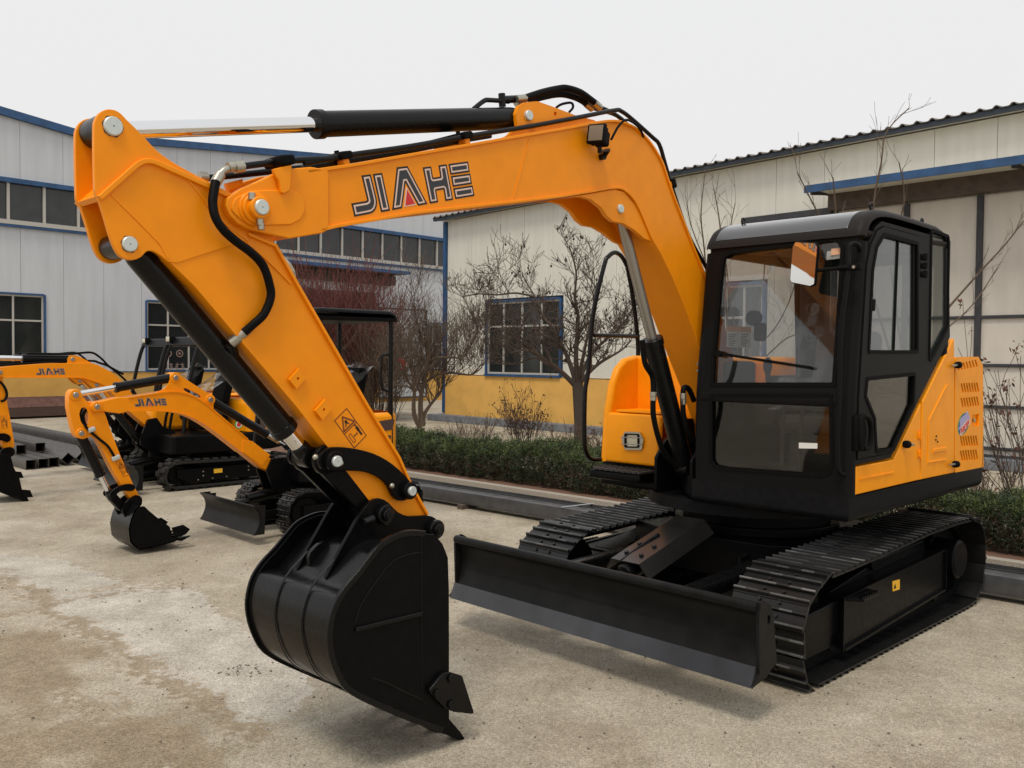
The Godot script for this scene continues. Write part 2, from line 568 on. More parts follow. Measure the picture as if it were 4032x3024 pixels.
	pm("dry_leaf", c8(88, 58, 46), 0.9)
	pm("fruit", c8(52, 34, 28), 0.8)
	pm("leaf", Color(1, 1, 1), 0.7, 0.0, {"vc": true, "two": true})
	pm("stone", c8(182, 168, 146), 0.9, 0.0, {"tex": grime, "nrm": grit, "ns": 1.0, "scale": Vector3.ONE * 0.8})
	pm("pebble", c8(112, 104, 92), 0.95)
	pm("strap", c8(190, 196, 200), 0.4, 0.5)

# ---------------------------------------------------------------- shared excavator pieces
func pin_shape(m: MB, at: Vector2, b0: float, b1: float, r: float) -> void:
	m.lathe(v3(at, b0), v3(at, b1), [Vector2(0, 0), Vector2(0, r), Vector2(b1 - b0 - r * 0.14, r), Vector2(b1 - b0, r * 0.88), Vector2(b1 - b0, r * 0.09), Vector2(b1 - b0 - 0.006, r * 0.08), Vector2(b1 - b0 - 0.006, 0)], 28)
func hex(m: MB, a: Vector3, b: Vector3, r: float) -> void:
	m.cyl(a, b, r, 6, r * 0.12)
const LOGO := {
	"J": [175, 290, 325, 272, 415, 640, 428, 720, 420, 790, 395, 850, 350, 895, 300, 910, 62, 957, 12, 742, 250, 702, 268, 690, 264, 668],
	"I": [358, 268, 508, 248, 637, 858, 492, 884],
	"A": [745, 160, 917, 138, 1240, 750, 1092, 780, 885, 405, 830, 820, 672, 852],
	"H": [1163, 160, 1298, 143, 1330, 327, 1446, 309, 1418, 127, 1548, 108, 1655, 683, 1530, 703, 1500, 515, 1380, 536, 1412, 722, 1280, 745],
	"E1": [1580, 105, 1895, 63, 1922, 235, 1612, 280], "E2": [1618, 300, 1930, 258, 1957, 428, 1650, 475], "E3": [1655, 498, 1968, 450, 1998, 620, 1690, 672]}
# mp turns a logo coordinate into a point on the boom's face; w is one outline width in metres
func logo(parent: Node, b: float, w: float, mp: Callable) -> void:
	var L := [mb(), mb(), mb(), mb()]
	for k in LOGO:
		var src = LOGO[k]
		var p := PackedVector2Array()
		for i in range(0, src.size(), 2):
			p.append(mp.call(Vector2(src[i], src[i + 1])))
		p = MB.clean(p)
		L[0].prism(p, -b - 0.0012, -b + 0.002)
		for q in Geometry2D.offset_polygon(p, -w):
			L[1].prism(q, -b - 0.0020, -b + 0.002)
		for q in Geometry2D.offset_polygon(p, -w * 1.9):
			L[2].prism(q, -b - 0.0028, -b + 0.002)
	var tr := [[895, 470, 1055, 765, 862, 798], [908, 520, 1037, 748, 880, 778]]
	for j in 2:
		var p := PackedVector2Array()
		for i in range(0, 6, 2):
			p.append(mp.call(Vector2(tr[j][i], tr[j][i + 1])))
		L[1 + j * 2].prism(MB.clean(p), -b - 0.0020 - 0.0008 * j, -b + 0.002)
	ob(parent, "lettering_outline", L[0], "print_black")
	ob(parent, "lettering_border", L[1], "print_pink")
	ob(parent, "lettering", L[2], "print_slate")
	ob(parent, "red_triangle", L[3], "print_red")
# warning sticker drawn in its own u (0..1 across) v (0..2 along) square
func sticker(parent: Node, b: float, mp: Callable, lw: float) -> void:
	var s := mb()
	var k := mb()
	var lines := [[0, 0, 1, 0], [1, 0, 1, 2.1], [1, 2.1, 0, 2.1], [0, 2.1, 0, 0], [0, 1.05, 1, 1.05]]
	var tri := [[0.5, 0.18, 0.93, 0.92], [0.93, 0.92, 0.07, 0.92], [0.07, 0.92, 0.5, 0.18]]
	for l in lines:
		s.prism(strip(PackedVector2Array([mp.call(Vector2(l[0], l[1])), mp.call(Vector2(l[2], l[3]))]), lw, lw), -b - 0.001, -b + 0.002)
	for l in tri:
		s.prism(strip(PackedVector2Array([mp.call(Vector2(l[0], l[1])), mp.call(Vector2(l[2], l[3]))]), lw * 1.6, lw * 1.6), -b - 0.0014, -b + 0.002)
	for l in [[0.15, 1.3, 0.15, 1.85], [0.15, 1.85, 0.32, 1.85], [0.32, 1.85, 0.32, 1.3], [0.32, 1.3, 0.15, 1.3]]:
		s.prism(strip(PackedVector2Array([mp.call(Vector2(l[0], l[1])), mp.call(Vector2(l[2], l[3]))]), lw * 0.7, lw * 0.7), -b - 0.0012, -b + 0.002)
	var shapes := [[0.74, 1.24, 0.90, 1.24, 0.90, 1.52, 0.74, 1.52], [0.76, 1.53, 0.88, 1.53, 0.88, 1.86, 0.76, 1.86],
		[0.38, 1.58, 0.46, 1.50, 0.46, 1.56, 0.60, 1.56, 0.60, 1.50, 0.68, 1.58, 0.60, 1.66, 0.60, 1.60, 0.46, 1.60, 0.46, 1.66],
		[0.42, 0.52, 0.5, 0.44, 0.6, 0.52, 0.56, 0.62, 0.62, 0.78, 0.55, 0.8, 0.5, 0.66, 0.42, 0.72, 0.34, 0.82, 0.3, 0.78, 0.42, 0.62]]
	for q in shapes:
		var p := PackedVector2Array()
		for i in range(0, q.size(), 2):
			p.append(mp.call(Vector2(q[i], q[i + 1])))
		k.prism(MB.clean(p), -b - 0.0012, -b + 0.002)
	var hd := PackedVector2Array()
	for i in 10:
		hd.append(mp.call(Vector2(0.82 + 0.06 * cos(TAU * i / 10), 1.15 + 0.06 * sin(TAU * i / 10))))
	k.prism(MB.clean(hd), -b - 0.0012, -b + 0.002)
	ob(parent, "sticker_lines", s, "print_brown")
	ob(parent, "sticker_print", k, "print_black")
# hydraulic cylinder as a part with barrel, rod and eyes
func hyd(root: Node, called: String, pa: Vector2, pb: Vector2, split: float, b: float, rb: float, rr: float, at := Transform3D.IDENTITY, seal := 0.0, mats := ["black_satin", "chrome"]) -> MeshInstance3D:
	# pa is the rod end, pb the barrel end; split the fraction where the barrel begins
	var A := v3(pa, b)
	var B := v3(pb, b)
	var d := (B - A).normalized()
	var S := A.lerp(B, split)
	var bar := mb()
	var l := S.distance_to(B) - rb * 0.5
	bar.lathe(S, B, [Vector2(0, rr), Vector2(0, rb * 1.06), Vector2(rb * 0.06, rb * 1.12), Vector2(rb * 0.7, rb * 1.12), Vector2(rb * 0.76, rb), Vector2(l * 0.97, rb), Vector2(l, rb * 0.9), Vector2(l, 0)], 32)
	var zx := Vector3(0, 0, 1)
	bar.cyl(B - zx * rb * 0.75, B + zx * rb * 0.75, rb * 0.95, 22, 0.005)
	var o := ob(root, called, bar, mats[0], at)
	var rod := mb()
	rod.cyl(A + d * rr, S + d * 0.02, rr, 32)
	ob(o, "piston_rod", rod, mats[1])
	var eye := mb()
	eye.cyl(A - zx * rb * 0.75, A + zx * rb * 0.75, rr * 1.45, 24, 0.006)
	eye.lathe(A + d * rr * 0.8, S, [Vector2(0, rr * 1.3), Vector2(rr * 1.2, rr * 1.25), Vector2(rr * 1.5, rr)], 24)
	ob(o, "rod_eye", eye, mats[0])
	return o
func ribbed_hose(pts: Array, r: float) -> MB:
	var m := mb()
	var c := sm(pts, 12)
	var out := []
	var rr := []
	for i in c.size() - 1:
		for s in 2:
			out.append(c[i].lerp(c[i + 1], s * 0.5))
			rr.append(r if s == 0 else r * 0.9)
	m.tube(out, rr, 12)
	return m
func closed_path(pts: PackedVector2Array, count: int) -> Array:
	var c := Array(pts)
	c.append(pts[0])
	var tot := 0.0
	for i in c.size() - 1:
		tot += c[i].distance_to(c[i + 1])
	var out := []
	for k in count:
		var want := tot * k / count
		for i in c.size() - 1:
			var l: float = c[i].distance_to(c[i + 1])
			if want <= l:
				out.append([c[i].lerp(c[i + 1], want / l), (c[i + 1] - c[i]).normalized()])
				break
			want -= l
	return [out, tot / count]
# painted black shoe; the paint is rubbed off the tops of its ribs (wear 0..1)
func steel_shoe(pitch: float, w: float, h: float, wear := 0.5) -> ArrayMesh:
	var m := mb()
	m.usecol = true
	var p := pitch * 0.485
	m.col = Color(0.016, 0.016, 0.0165)
	m.box(Vector3(0, -h + 0.005, 0), Vector3(p * 2, 0.01, w), 0.002)
	for x in [-p * 0.72, p * 0.28]:
		m.col = Color(0.016, 0.016, 0.0165)
		m.prism(P2([x - h * 0.42, -h + 0.01, x + h * 0.42, -h + 0.01, x + h * 0.24, -0.004, x - h * 0.24, -0.004]), -w * 0.5, w * 0.5)
		for k in 6:
			var g := 0.02 + 0.20 * wear * rng.randf()
			m.col = Color(g, g, g * 0.98)
			var z0 := -w * 0.5 + w * k / 6.0
			m.prism(P2([x - h * 0.235, -0.0041, x + h * 0.235, -0.0041, x + h * 0.16, 0.0, x - h * 0.16, 0.0]), z0, z0 + w / 6.0 - 0.0004)
	m.col = Color(0.02, 0.02, 0.02)
	for x in [-p * 0.22, p * 0.78]:
		for z in [-w * 0.13, w * 0.13]:
			m.cyl(Vector3(x, -h + 0.009, z), Vector3(x, -h + 0.02, z), 0.011, 6)
	return m.mesh()

# ---------------------------------------------------------------- the large excavator
var SF: Transform3D
var UF: Transform3D
const BC := -0.15      # middle of the boom
const BN := -0.025     # its near side
func build_main() -> void:
	SF = machine_frame(1.723, -6.293, 44.72)
	UF = machine_frame(1.723, -6.293, 45.492)
	var root := thing("crawler_excavator", SF, "large yellow and black crawler excavator with closed cab, bucket resting in the foreground", "excavator", "excavators parked in the yard")
	var ut := SF.affine_inverse() * UF
	undercarriage(root, ut)
	platform(root)
	boom_main(root)
	arm_main(root)
	bucket_main(root)
	cab_main(root)
func undercarriage(root: Node3D, ut: Transform3D) -> void:
	var env := P2([1.24, 0.0, 1.30, 0.045, 1.335, 0.13, 1.345, 0.27, 1.335, 0.41, 1.29, 0.49, 1.20, 0.55, 1.09, 0.60, 0.75, 0.608, 0.36, 0.622, -0.317, 0.655, -0.8, 0.66, -1.16, 0.65, -1.30, 0.60, -1.39, 0.53, -1.43, 0.42, -1.43, 0.29, -1.40, 0.18, -1.33, 0.08, -1.235, 0.012, -1.1, 0.0])
	env = MB.clean(env)
	var pr := closed_path(env, 42)
	rng.seed = 88
	var shoes := []
	for i in 6:
		shoes.append(steel_shoe(pr[1], 0.45, 0.03, [0.2, 0.5, 0.9, 0.35, 1.2, 0.6][i]))
	for sd in [1, -1]:
		var bc: float = 0.842 * sd
		var chain := mb()
		var tmp := mb()
		chain.plate(tmp.inset(env, 0.032), [tmp.inset(env, 0.095)], -bc - 0.075, -bc + 0.075)
		var tr := ob(root, "track", chain, "track_dull", ut)
		for k in pr[0]:
			var d: Vector2 = k[1]
			var x := Vector3(d.x, d.y, 0)
			var y := Vector3(d.y, -d.x, 0)
			ob(tr, "track_shoe", shoes[rng.randi() % 6], "track_steel", Transform3D(Basis(x, y, x.cross(y)), Vector3(k[0].x, k[0].y, -bc)))
		var wm := mb()
		wm.cyl(Vector3(1.03, 0.30, -bc - 0.06), Vector3(1.03, 0.30, -bc + 0.06), 0.215, 28, 0.01)
		ob(tr, "idler_wheel", wm, "track_dull")
		var sp := mb()
		var teeth := PackedVector2Array()
		for i in 42:
			var an := TAU * i / 42.0
			var rr := 0.265 if (i % 2) == 0 else 0.225
			teeth.append(Vector2(-1.08, 0.345) + Vector2(cos(an), sin(an)) * rr)
		sp.prism(teeth, -bc - 0.03, -bc + 0.03)
		ob(tr, "drive_sprocket", sp, "track_dull")
		var mo := mb()
		mo.cyl(Vector3(-0.98, 0.365, -bc + 0.16 * sd), Vector3(-0.98, 0.365, -bc - 0.2 * sd), 0.135, 28, 0.015)
		ob(tr, "drive_motor", mo, "black")
		for i in 5:
			var ro := mb()
			var ax := 0.8 - i * 0.38
			ro.lathe(Vector3(ax, 0.155, -bc - 0.13), Vector3(ax, 0.155, -bc + 0.13), [Vector2(0, 0), Vector2(0, 0.05), Vector2(0.05, 0.055), Vector2(0.055, 0.085), Vector2(0.1, 0.085), Vector2(0.105, 0.065), Vector2(0.155, 0.065), Vector2(0.16, 0.085), Vector2(0.205, 0.085), Vector2(0.21, 0.055), Vector2(0.26, 0.05), Vector2(0.26, 0)], 20)
			ob(tr, "track_roller", ro, "track_dull")
		var ca := mb()
		ca.lathe(Vector3(0.12, 0.50, -bc - 0.07), Vector3(0.12, 0.50, -bc + 0.17), [Vector2(0, 0), Vector2(0, 0.06), Vector2(0.04, 0.06), Vector2(0.05, 0.045), Vector2(0.1, 0.045), Vector2(0.11, 0.06), Vector2(0.15, 0.06), Vector2(0.16, 0.03), Vector2(0.24, 0.03), Vector2(0.24, 0)], 20)
		ob(tr, "carrier_roller", ca, "track_dull")
		# side frame
		var fm := mb()
		var o0: float = -bc - 0.155 * sd
		var i0: float = -bc + 0.17 * sd
		fm.prism(P2([0.75, 0.395, 0.75, 0.115, 0.70, 0.095, -0.78, 0.175, -0.80, 0.20, -0.79, 0.445, -0.70, 0.46]), o0, i0, 0.012)
		fm.prism(P2([0.70, 0.40, -0.74, 0.455, -0.70, 0.52, 0.0, 0.50]), -bc - 0.05 * sd, i0 - 0.01 * sd, 0.01)
		fm.prism(P2([0.13, 0.425, -0.72, 0.455, -0.50, 0.575, 0.10, 0.58]), -bc + 0.02 * sd, -bc + 0.06 * sd)
		fm.prism(P2([1.19, 0.365, 1.20, 0.115, 0.70, 0.12, 0.72, 0.385]), -bc - 0.13 * sd, -bc + 0.13 * sd, 0.015)
		fm.bar(Vector3(0.76, 0.40, o0 + 0.005 * sd), Vector3(-0.79, 0.455, o0 + 0.005 * sd), 0.03, 0.012)
		fm.bar(Vector3(0.755, 0.402, o0 - 0.006 * sd), Vector3(0.755, 0.10, o0 - 0.006 * sd), 0.02, 0.012, Vector3.RIGHT)
		fm.bar(Vector3(-0.79, 0.46, o0 - 0.006 * sd), Vector3(-0.795, 0.19, o0 - 0.006 * sd), 0.02, 0.012, Vector3.RIGHT)
		fm.bar(Vector3(0.74, 0.104, o0 - 0.004 * sd), Vector3(-0.78, 0.183, o0 - 0.004 * sd), 0.03, 0.014)
		var fr := ob(root, "track_frame", fm, "black", ut)
		var st2 := mb()
		st2.xf = Transform3D(PLAN, Vector3(0, 0, 0))
		var bs: float = bc + 0.155 * sd
		st2.prism(P2([0.72, bs, 0.40, bs, 0.43, bs + 0.075 * sd, 0.66, bs + 0.085 * sd]), 0.378, 0.396, 0.004)
		for i in 7:
			st2.box(Vector3(0.46 + i * 0.034, bs + 0.068 * sd, 0.40), Vector3(0.016, 0.022, 0.014))
		ob(fr, "step", st2, "black")
		if sd == 1:
			var lb := mb()
			var q := side_poly(UF, 7, [1350, 728, 1397, 715, 1397, 780, 1352, 794], 0.998)
			lb.prism(q, o0 - 0.0025, o0 + 0.001)
			ob(fr, "warning_label", lb, "label_yellow")
			var lp := mb()
			var q2 := side_poly(UF, 7, [1356, 778, 1366, 742, 1374, 772], 0.998)
			lp.prism(q2, o0 - 0.0035, o0 + 0.001)
			ob(fr, "warning_print", lp, "print_black")
	# centre frame
	var cf := mb()
	cf.xf = Transform3D(PLAN, Vector3.ZERO)
	cf.prism(P2([0.62, 0.42, 0.48, 0.68, 0.2, 0.68, 0.2, 0.5, -0.35, 0.5, -0.35, 0.68, -0.62, 0.68, -0.7, 0.3, -0.7, -0.3, -0.62, -0.68, -0.35, -0.68, -0.35, -0.5, 0.2, -0.5, 0.2, -0.68, 0.48, -0.68, 0.62, -0.42, 0.68, 0]), 0.36, 0.60, 0.01)
	cf.prism(disc(Vector2.ZERO, 0.56, 36), 0.60, 0.66, 0.01)
	ob(root, "centre_frame", cf, "black", ut)
	var sw := mb()
	sw.lathe(Vector3(0, 0.66, 0), Vector3(0, 0.9, 0), [Vector2(0, 0.0), Vector2(0, 0.5), Vector2(0.07, 0.5), Vector2(0.075, 0.48), Vector2(0.09, 0.48), Vector2(0.095, 0.52), Vector2(0.19, 0.52), Vector2(0.19, 0)], 48)
	for i in 20:
		var an := TAU * i / 20.0
		sw.cyl(Vector3(cos(an) * 0.46, 0.72, sin(an) * 0.46), Vector3(cos(an) * 0.51, 0.72, sin(an) * 0.51), 0.012, 6)
	ob(root, "swing_ring", sw, "black", ut)
	# dozer blade
	var arc := sm2(P2([1.85, 0.575, 1.80, 0.52, 1.782, 0.43, 1.80, 0.33, 1.845, 0.25]), 5)
	var bl := mb()
	bl.prism(strip(arc, 0.007, 0.007), -1.088, 1.088)
	bl.cyl(Vector3(1.838, 0.572, -1.09), Vector3(1.838, 0.572, 1.09), 0.026, 20)
	for y in [0.5, 0.36]:
		bl.box(Vector3(1.755 if y > 0.4 else 1.77, y, 0), Vector3(0.05, 0.07, 2.1))
	var blade := ob(root, "dozer_blade", bl, "blade_paint", ut)
	var ce := mb()
	ce.prism(P2([1.838, 0.285, 1.852, 0.292, 1.888, 0.197, 1.868, 0.190]), -1.09, 1.09)
	ob(blade, "cutting_edge", ce, pm("edge_paint", c8(58, 60, 65), 0.34, 0.0, {"tex": MAT["blade_paint"].albedo_texture, "scale": Vector3.ONE * 0.8}))
	var endp := PackedVector2Array(side_poly(UF, 6, [1992, 1352, 2030, 1270, 2028, 900, 2040, 840, 2068, 815, 2100, 840, 2116, 900, 2138, 1190, 2070, 1290], 1.096))
	var slot := rnd(side_poly(UF, 6, [2078, 900, 2098, 905, 2098, 960, 2078, 955], 1.096), 0.008, 3)
	for sd in [1, -1]:
		var ep := mb()
		ep.plate(endp, [slot], minf(-1.088 * sd, -1.104 * sd), maxf(-1.088 * sd, -1.104 * sd))
		ob(blade, "end_plate", ep, "blade_paint")
		var pa := mb()
		pa.bar(Vector3(1.765, 0.42, -0.44 * sd), Vector3(0.72, 0.45, -0.40 * sd), 0.085, 0.10, Vector3.UP, 0.01)
		pa.cyl(Vector3(0.68, 0.45, -0.40 * sd - 0.07), Vector3(0.68, 0.45, -0.40 * sd + 0.07), 0.045, 18, 0.005)
		pa.prism(P2([0.74, 0.52, 0.50, 0.55, 0.50, 0.38, 0.74, 0.38]), -0.40 * sd - 0.085, -0.40 * sd - 0.065)
		pa.prism(P2([0.74, 0.52, 0.50, 0.55, 0.50, 0.38, 0.74, 0.38]), -0.40 * sd + 0.065, -0.40 * sd + 0.085)
		ob(blade, "push_arm", pa, "black_satin")
	var lc := mb()
	lc.cyl(Vector3(1.70, 0.42, 0), Vector3(1.45, 0.485, 0), 0.03, 20)
	lc.cyl(Vector3(1.48, 0.478, 0), Vector3(0.72, 0.67, 0), 0.058, 24, 0.01)
	lc.cyl(Vector3(1.70, 0.42, -0.06), Vector3(1.70, 0.42, 0.06), 0.055, 22, 0.006)
	lc.prism(P2([1.76, 0.50, 1.76, 0.34, 1.68, 0.36, 1.65, 0.42, 1.68, 0.48]), -0.085, -0.065)
	lc.prism(P2([1.76, 0.50, 1.76, 0.34, 1.68, 0.36, 1.65, 0.42, 1.68, 0.48]), 0.065, 0.085)
	lc.tube(sm([Vector3(1.46, 0.55, 0.03), Vector3(1.35, 0.58, 0.04), Vector3(1.1, 0.66, 0.03)], 5), 0.012, 8)
	ob(blade, "lift_cylinder", lc, "black_satin")
	var gd := mb()
	var g0 := Vector3(1.47, 0.555, 0)
	var g1 := Vector3(0.80, 0.735, 0)
	var gz := (g1 - g0).normalized()
	var gx := Vector3(0, 0, 1)
	gd.xf = Transform3D(Basis(gx, gz.cross(gx), gz), (g0 + g1) * 0.5)
	var gl := g0.distance_to(g1)
	gd.prism(P2([-0.165, -0.085, -0.105, 0.0, 0.105, 0.0, 0.165, -0.085, 0.158, -0.09, 0.1, -0.008, -0.1, -0.008, -0.158, -0.09]), -gl * 0.5, gl * 0.5)
	var gp := ob(blade, "cylinder_guard", gd, pm("guard_paint", c8(28, 27, 26), 0.25, 0.0, {"tex": MAT["blade_paint"].albedo_texture, "scale": Vector3.ONE}))
	var gb := mb()
	gb.xf = gd.xf
	for x in [-0.05, 0.06]:
		for z in [-gl * 0.36, -gl * 0.17]:
			gb.cyl(Vector3(x, -0.002, z), Vector3(x, 0.014, z), 0.014, 6, 0.002)
	ob(blade, "guard_bolts", gb, "bolt_dark")
func platform(root: Node3D) -> void:
	var rear := []
	for i in 13:
		var an := PI - deg_to_rad(36.2) + deg_to_rad(72.4) * i / 12.0
		rear.append_array([cos(an) * 1.763, sin(an) * 1.763])
	var plan := [0.80, 1.035, -1.40, 1.041]
	plan.append_array(rear)
	plan.append_array([-1.40, -1.03, 0.44, -1.03, 0.46, -0.5, 0.46, -0.33, 0.80, -0.012])
	var sk := mb()
	sk.xf = Transform3D(PLAN, Vector3.ZERO)
	var pl := P2(plan)
	sk.prism(rnd(pl, 0.03, 2), 0.835, 0.985, 0.045, 1)
	sk.prism(disc(Vector2.ZERO, 0.75, 30), 0.76, 0.84)
	ob(root, "platform", sk, "skirt")
	# engine bay and counterweight
	var hood := mb()
	hood.xf = Transform3D(PLAN, Vector3.ZERO)
	var hp := [-0.74, 0.985, -1.34, 0.985]
	for i in 11:
		var an := PI - deg_to_rad(34) + deg_to_rad(68) * i / 10.0
		hp.append_array([cos(an) * 1.70, sin(an) * 1.70])
	hp.append_array([-1.34, -1.0, -0.30, -1.0, -0.30, -0.42, -0.74, -0.42])
	hood.prism(P2(hp), 0.986, 1.775, 0.06, 2)
	ob(root, "engine_cover", hood, "yellow_smooth")
	var cw := mb()
	cw.xf = Transform3D(PLAN, Vector3.ZERO)
	var cp := [-1.39, 1.036]
	for i in 13:
		var an := PI - deg_to_rad(36.2) + deg_to_rad(72.4) * i / 12.0
		cp.append_array([cos(an) * 1.765, sin(an) * 1.765])
	cp.append_array([-1.39, -1.03])
	cw.prism(P2(cp), 0.986, 1.235, 0.03, 2)
	ob(root, "counterweight", cw, "skirt")
	var cu := mb()
	cu.xf = Transform3D(PLAN, Vector3.ZERO)
	var cq := [-1.40, 1.0]
	for i in 13:
		var an := PI - deg_to_rad(35.2) + deg_to_rad(70.4) * i / 12.0
		cq.append_array([cos(an) * 1.757, sin(an) * 1.757])
	cq.append_array([-1.40, -1.0])
	cu.prism(P2(cq), 1.248, 1.70, 0.06, 2)
	ob(root, "rear_cover", cu, "yellow_smooth")
	# side panels, near side
	var B := 1.041
	var p1 := mb()
	p1.prism(side_poly(SF, 9, [96, 1036, 96, 883, 304, 843, 452, 536, 447, 953], B), -B, -0.985, 0.008)
	var s1 := ob(root, "side_panel", p1, "yellow_smooth")
	var e1 := mb()
	e1.prism(strip(side_poly(SF, 9, [115, 948, 300, 912], B), 0.004, 0.004), -B - 0.006, -B + 0.004)
	ob(s1, "pressed_rib", e1, "yellow_smooth")
	var p2 := mb()
	p2.prism(side_poly(SF, 9, [450, 953, 462, 527, 628, 186, 634, 186, 632, 915], B), -B, -0.985, 0.008)
	var s2 := ob(root, "side_door", p2, "yellow_smooth")
	var e2 := mb()
	e2.prism(strip(side_poly(SF, 9, [590, 435, 492, 632, 486, 858, 585, 843], B), 0.007, 0.007), -B - 0.006, -B + 0.004, 0.003)
	e2.prism(strip(side_poly(SF, 9, [515, 795, 585, 784], B), 0.012, 0.012), -B - 0.008, -B + 0.004, 0.003)
	ob(s2, "pressed_rib", e2, "yellow_smooth")
	for yy in [710, 810]:
		var hg := mb()
		var hc := on_z(SF, pxz(9, 441, yy), -B)
		hg.box(v3(hc, B + 0.006), Vector3(0.05, 0.045, 0.012), 0.003)
		hg.cyl(v3(hc + Vector2(0, -0.03), B + 0.014), v3(hc + Vector2(0, 0.03), B + 0.014), 0.008, 10)
		ob(s2, "hinge", hg, "yellow")
	var lk := mb()
	for q in [[533, 715], [540, 745], [530, 735]]:
		var c := on_z(SF, pxz(9, q[0], q[1]), -B)
		lk.cyl(v3(c, B), v3(c, B + 0.006), 0.006, 8)
	ob(s2, "lock", lk, "bolt_dark")
	# louvred panel with real slots
	var holes := []
	for row in [[650, 320, 760, 300, 36], [672, 428, 768, 424, 50], [672, 508, 768, 500, 50], [668, 716, 762, 712, 55], [668, 794, 762, 788, 55]]:
		for i in 7:
			var x := lerpf(row[0], row[2] - 12.0, i / 6.0)
			var y := lerpf(row[1], row[3], i / 6.0)
			var h: float = row[4]
			holes.append(rnd(side_poly(SF, 9, [x - 6, y, x + 2.5, y - 1, x + 13.5, y + h, x + 5, y + h + 1], B), 0.004, 2))
	var keyhole := side_poly(SF, 9, [729, 600, 768, 594, 767, 658, 728, 662], B)
	holes.append(keyhole)
	var p3 := mb()
	p3.plate(rnd(side_poly(SF, 9, [635, 914, 639, 285, 764, 283, 789, 330, 793, 883], B), 0.015, 3), holes, -B, -B + 0.018)
	var s3 := ob(root, "louvre_panel", p3, "yellow_smooth")
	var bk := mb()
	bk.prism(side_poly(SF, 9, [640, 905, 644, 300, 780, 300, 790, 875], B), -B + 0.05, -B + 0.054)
	ob(s3, "slot_shade_sheet", bk, "black")  # black sheet added behind the slots, its colour stands in for shade
	var kp := mb()
	kp.prism(side_poly(SF, 9, [724, 604, 770, 590, 770, 662, 724, 668], B), -B + 0.019, -B + 0.024)
	ob(s3, "lock_recess", kp, "yellow_smooth")
	var kl := mb()
	var kc := on_z(SF, pxz(9, 745, 630), -B)
	kl.cyl(v3(kc, B - 0.02), v3(kc, B + 0.002), 0.014, 14, 0.003)
	ob(s3, "key_lock", kl, "fitting")
	for q in [[377, 760, 412, 761], [652, 328, 620, 332], [640, 868, 608, 870]]:
		var kn := mb()
		var c0 := on_z(SF, pxz(9, q[0], q[1]), -B - 0.02)
		var c1 := on_z(SF, pxz(9, q[2], q[3]), -B - 0.02)
		kn.cyl(v3(c0 + (c0 - c1).normalized() * 0.03, B + 0.02), v3(c0 - (c0 - c1).normalized() * 0.015, B + 0.02), 0.024, 16, 0.008)
		kn.cyl(v3(c0, B - 0.01), v3(c0, B + 0.02), 0.012, 10)
		var kk := ob(root, "door_latch", kn, "rubber")
		var ks := mb()
		ks.cyl(v3(c0, B + 0.02), v3(c1, B + 0.02), 0.008, 10)
		ob(kk, "latch_pin", ks, "fitting")
	badge(s3)
	tank(root)
func badge(parent: Node) -> void:
	# round emblem: green and blue ring, lilac band, red word
	var B := 1.041
	var mp := func(x: float, y: float) -> Vector2: return on_z(SF, Vector2(3700 + x * 0.12056, 1580 + y * 0.12056), -B)
	var mk := func(called: String, pts: Array, z: float, mt: String) -> void:
		var m := mb()
		var p := PackedVector2Array()
		for i in range(0, pts.size(), 2):
			p.append(mp.call(pts[i], pts[i + 1]))
		m.prism(MB.clean(p), -B - z, -B + 0.002)
		ob(parent, called, m, mt)
	mk.call("badge_rim", [850, 365, 930, 400, 975, 500, 985, 620, 965, 740, 920, 880, 850, 1000, 760, 1090, 690, 1120, 630, 1080, 590, 980, 580, 850, 600, 700, 640, 570, 700, 460, 780, 390], 0.001, "print_green")
	mk.call("badge_field", [850, 385, 920, 415, 955, 510, 960, 620, 940, 740, 895, 870, 830, 985, 750, 1065, 690, 1090, 640, 1050, 612, 965, 605, 850, 625, 710, 660, 590, 715, 485, 790, 412], 0.0016, "print_blue")
	mk.call("badge_band", [905, 315, 990, 560, 690, 830, 600, 960, 590, 900, 660, 810, 640, 640, 690, 540, 820, 430], 0.0022, "print_lilac")
	mk.call("badge_word_ground", [930, 560, 985, 610, 990, 700, 700, 1120, 660, 1110, 670, 870], 0.0024, "print_pink")
	for s in [[690, 1060, 670, 890, 700, 860, 735, 960, 740, 830, 765, 810, 770, 1000, 735, 1010, 712, 930, 715, 1050], [775, 970, 770, 800, 850, 720, 852, 760, 800, 800, 800, 840, 850, 795, 850, 830, 802, 870, 805, 915, 855, 870, 857, 905], [865, 870, 850, 690, 875, 665, 885, 770, 890, 640, 908, 625, 925, 720, 915, 590, 935, 575, 950, 720, 930, 760, 908, 690, 905, 810]]:
		mk.call("badge_letter", s, 0.003, "print_red")
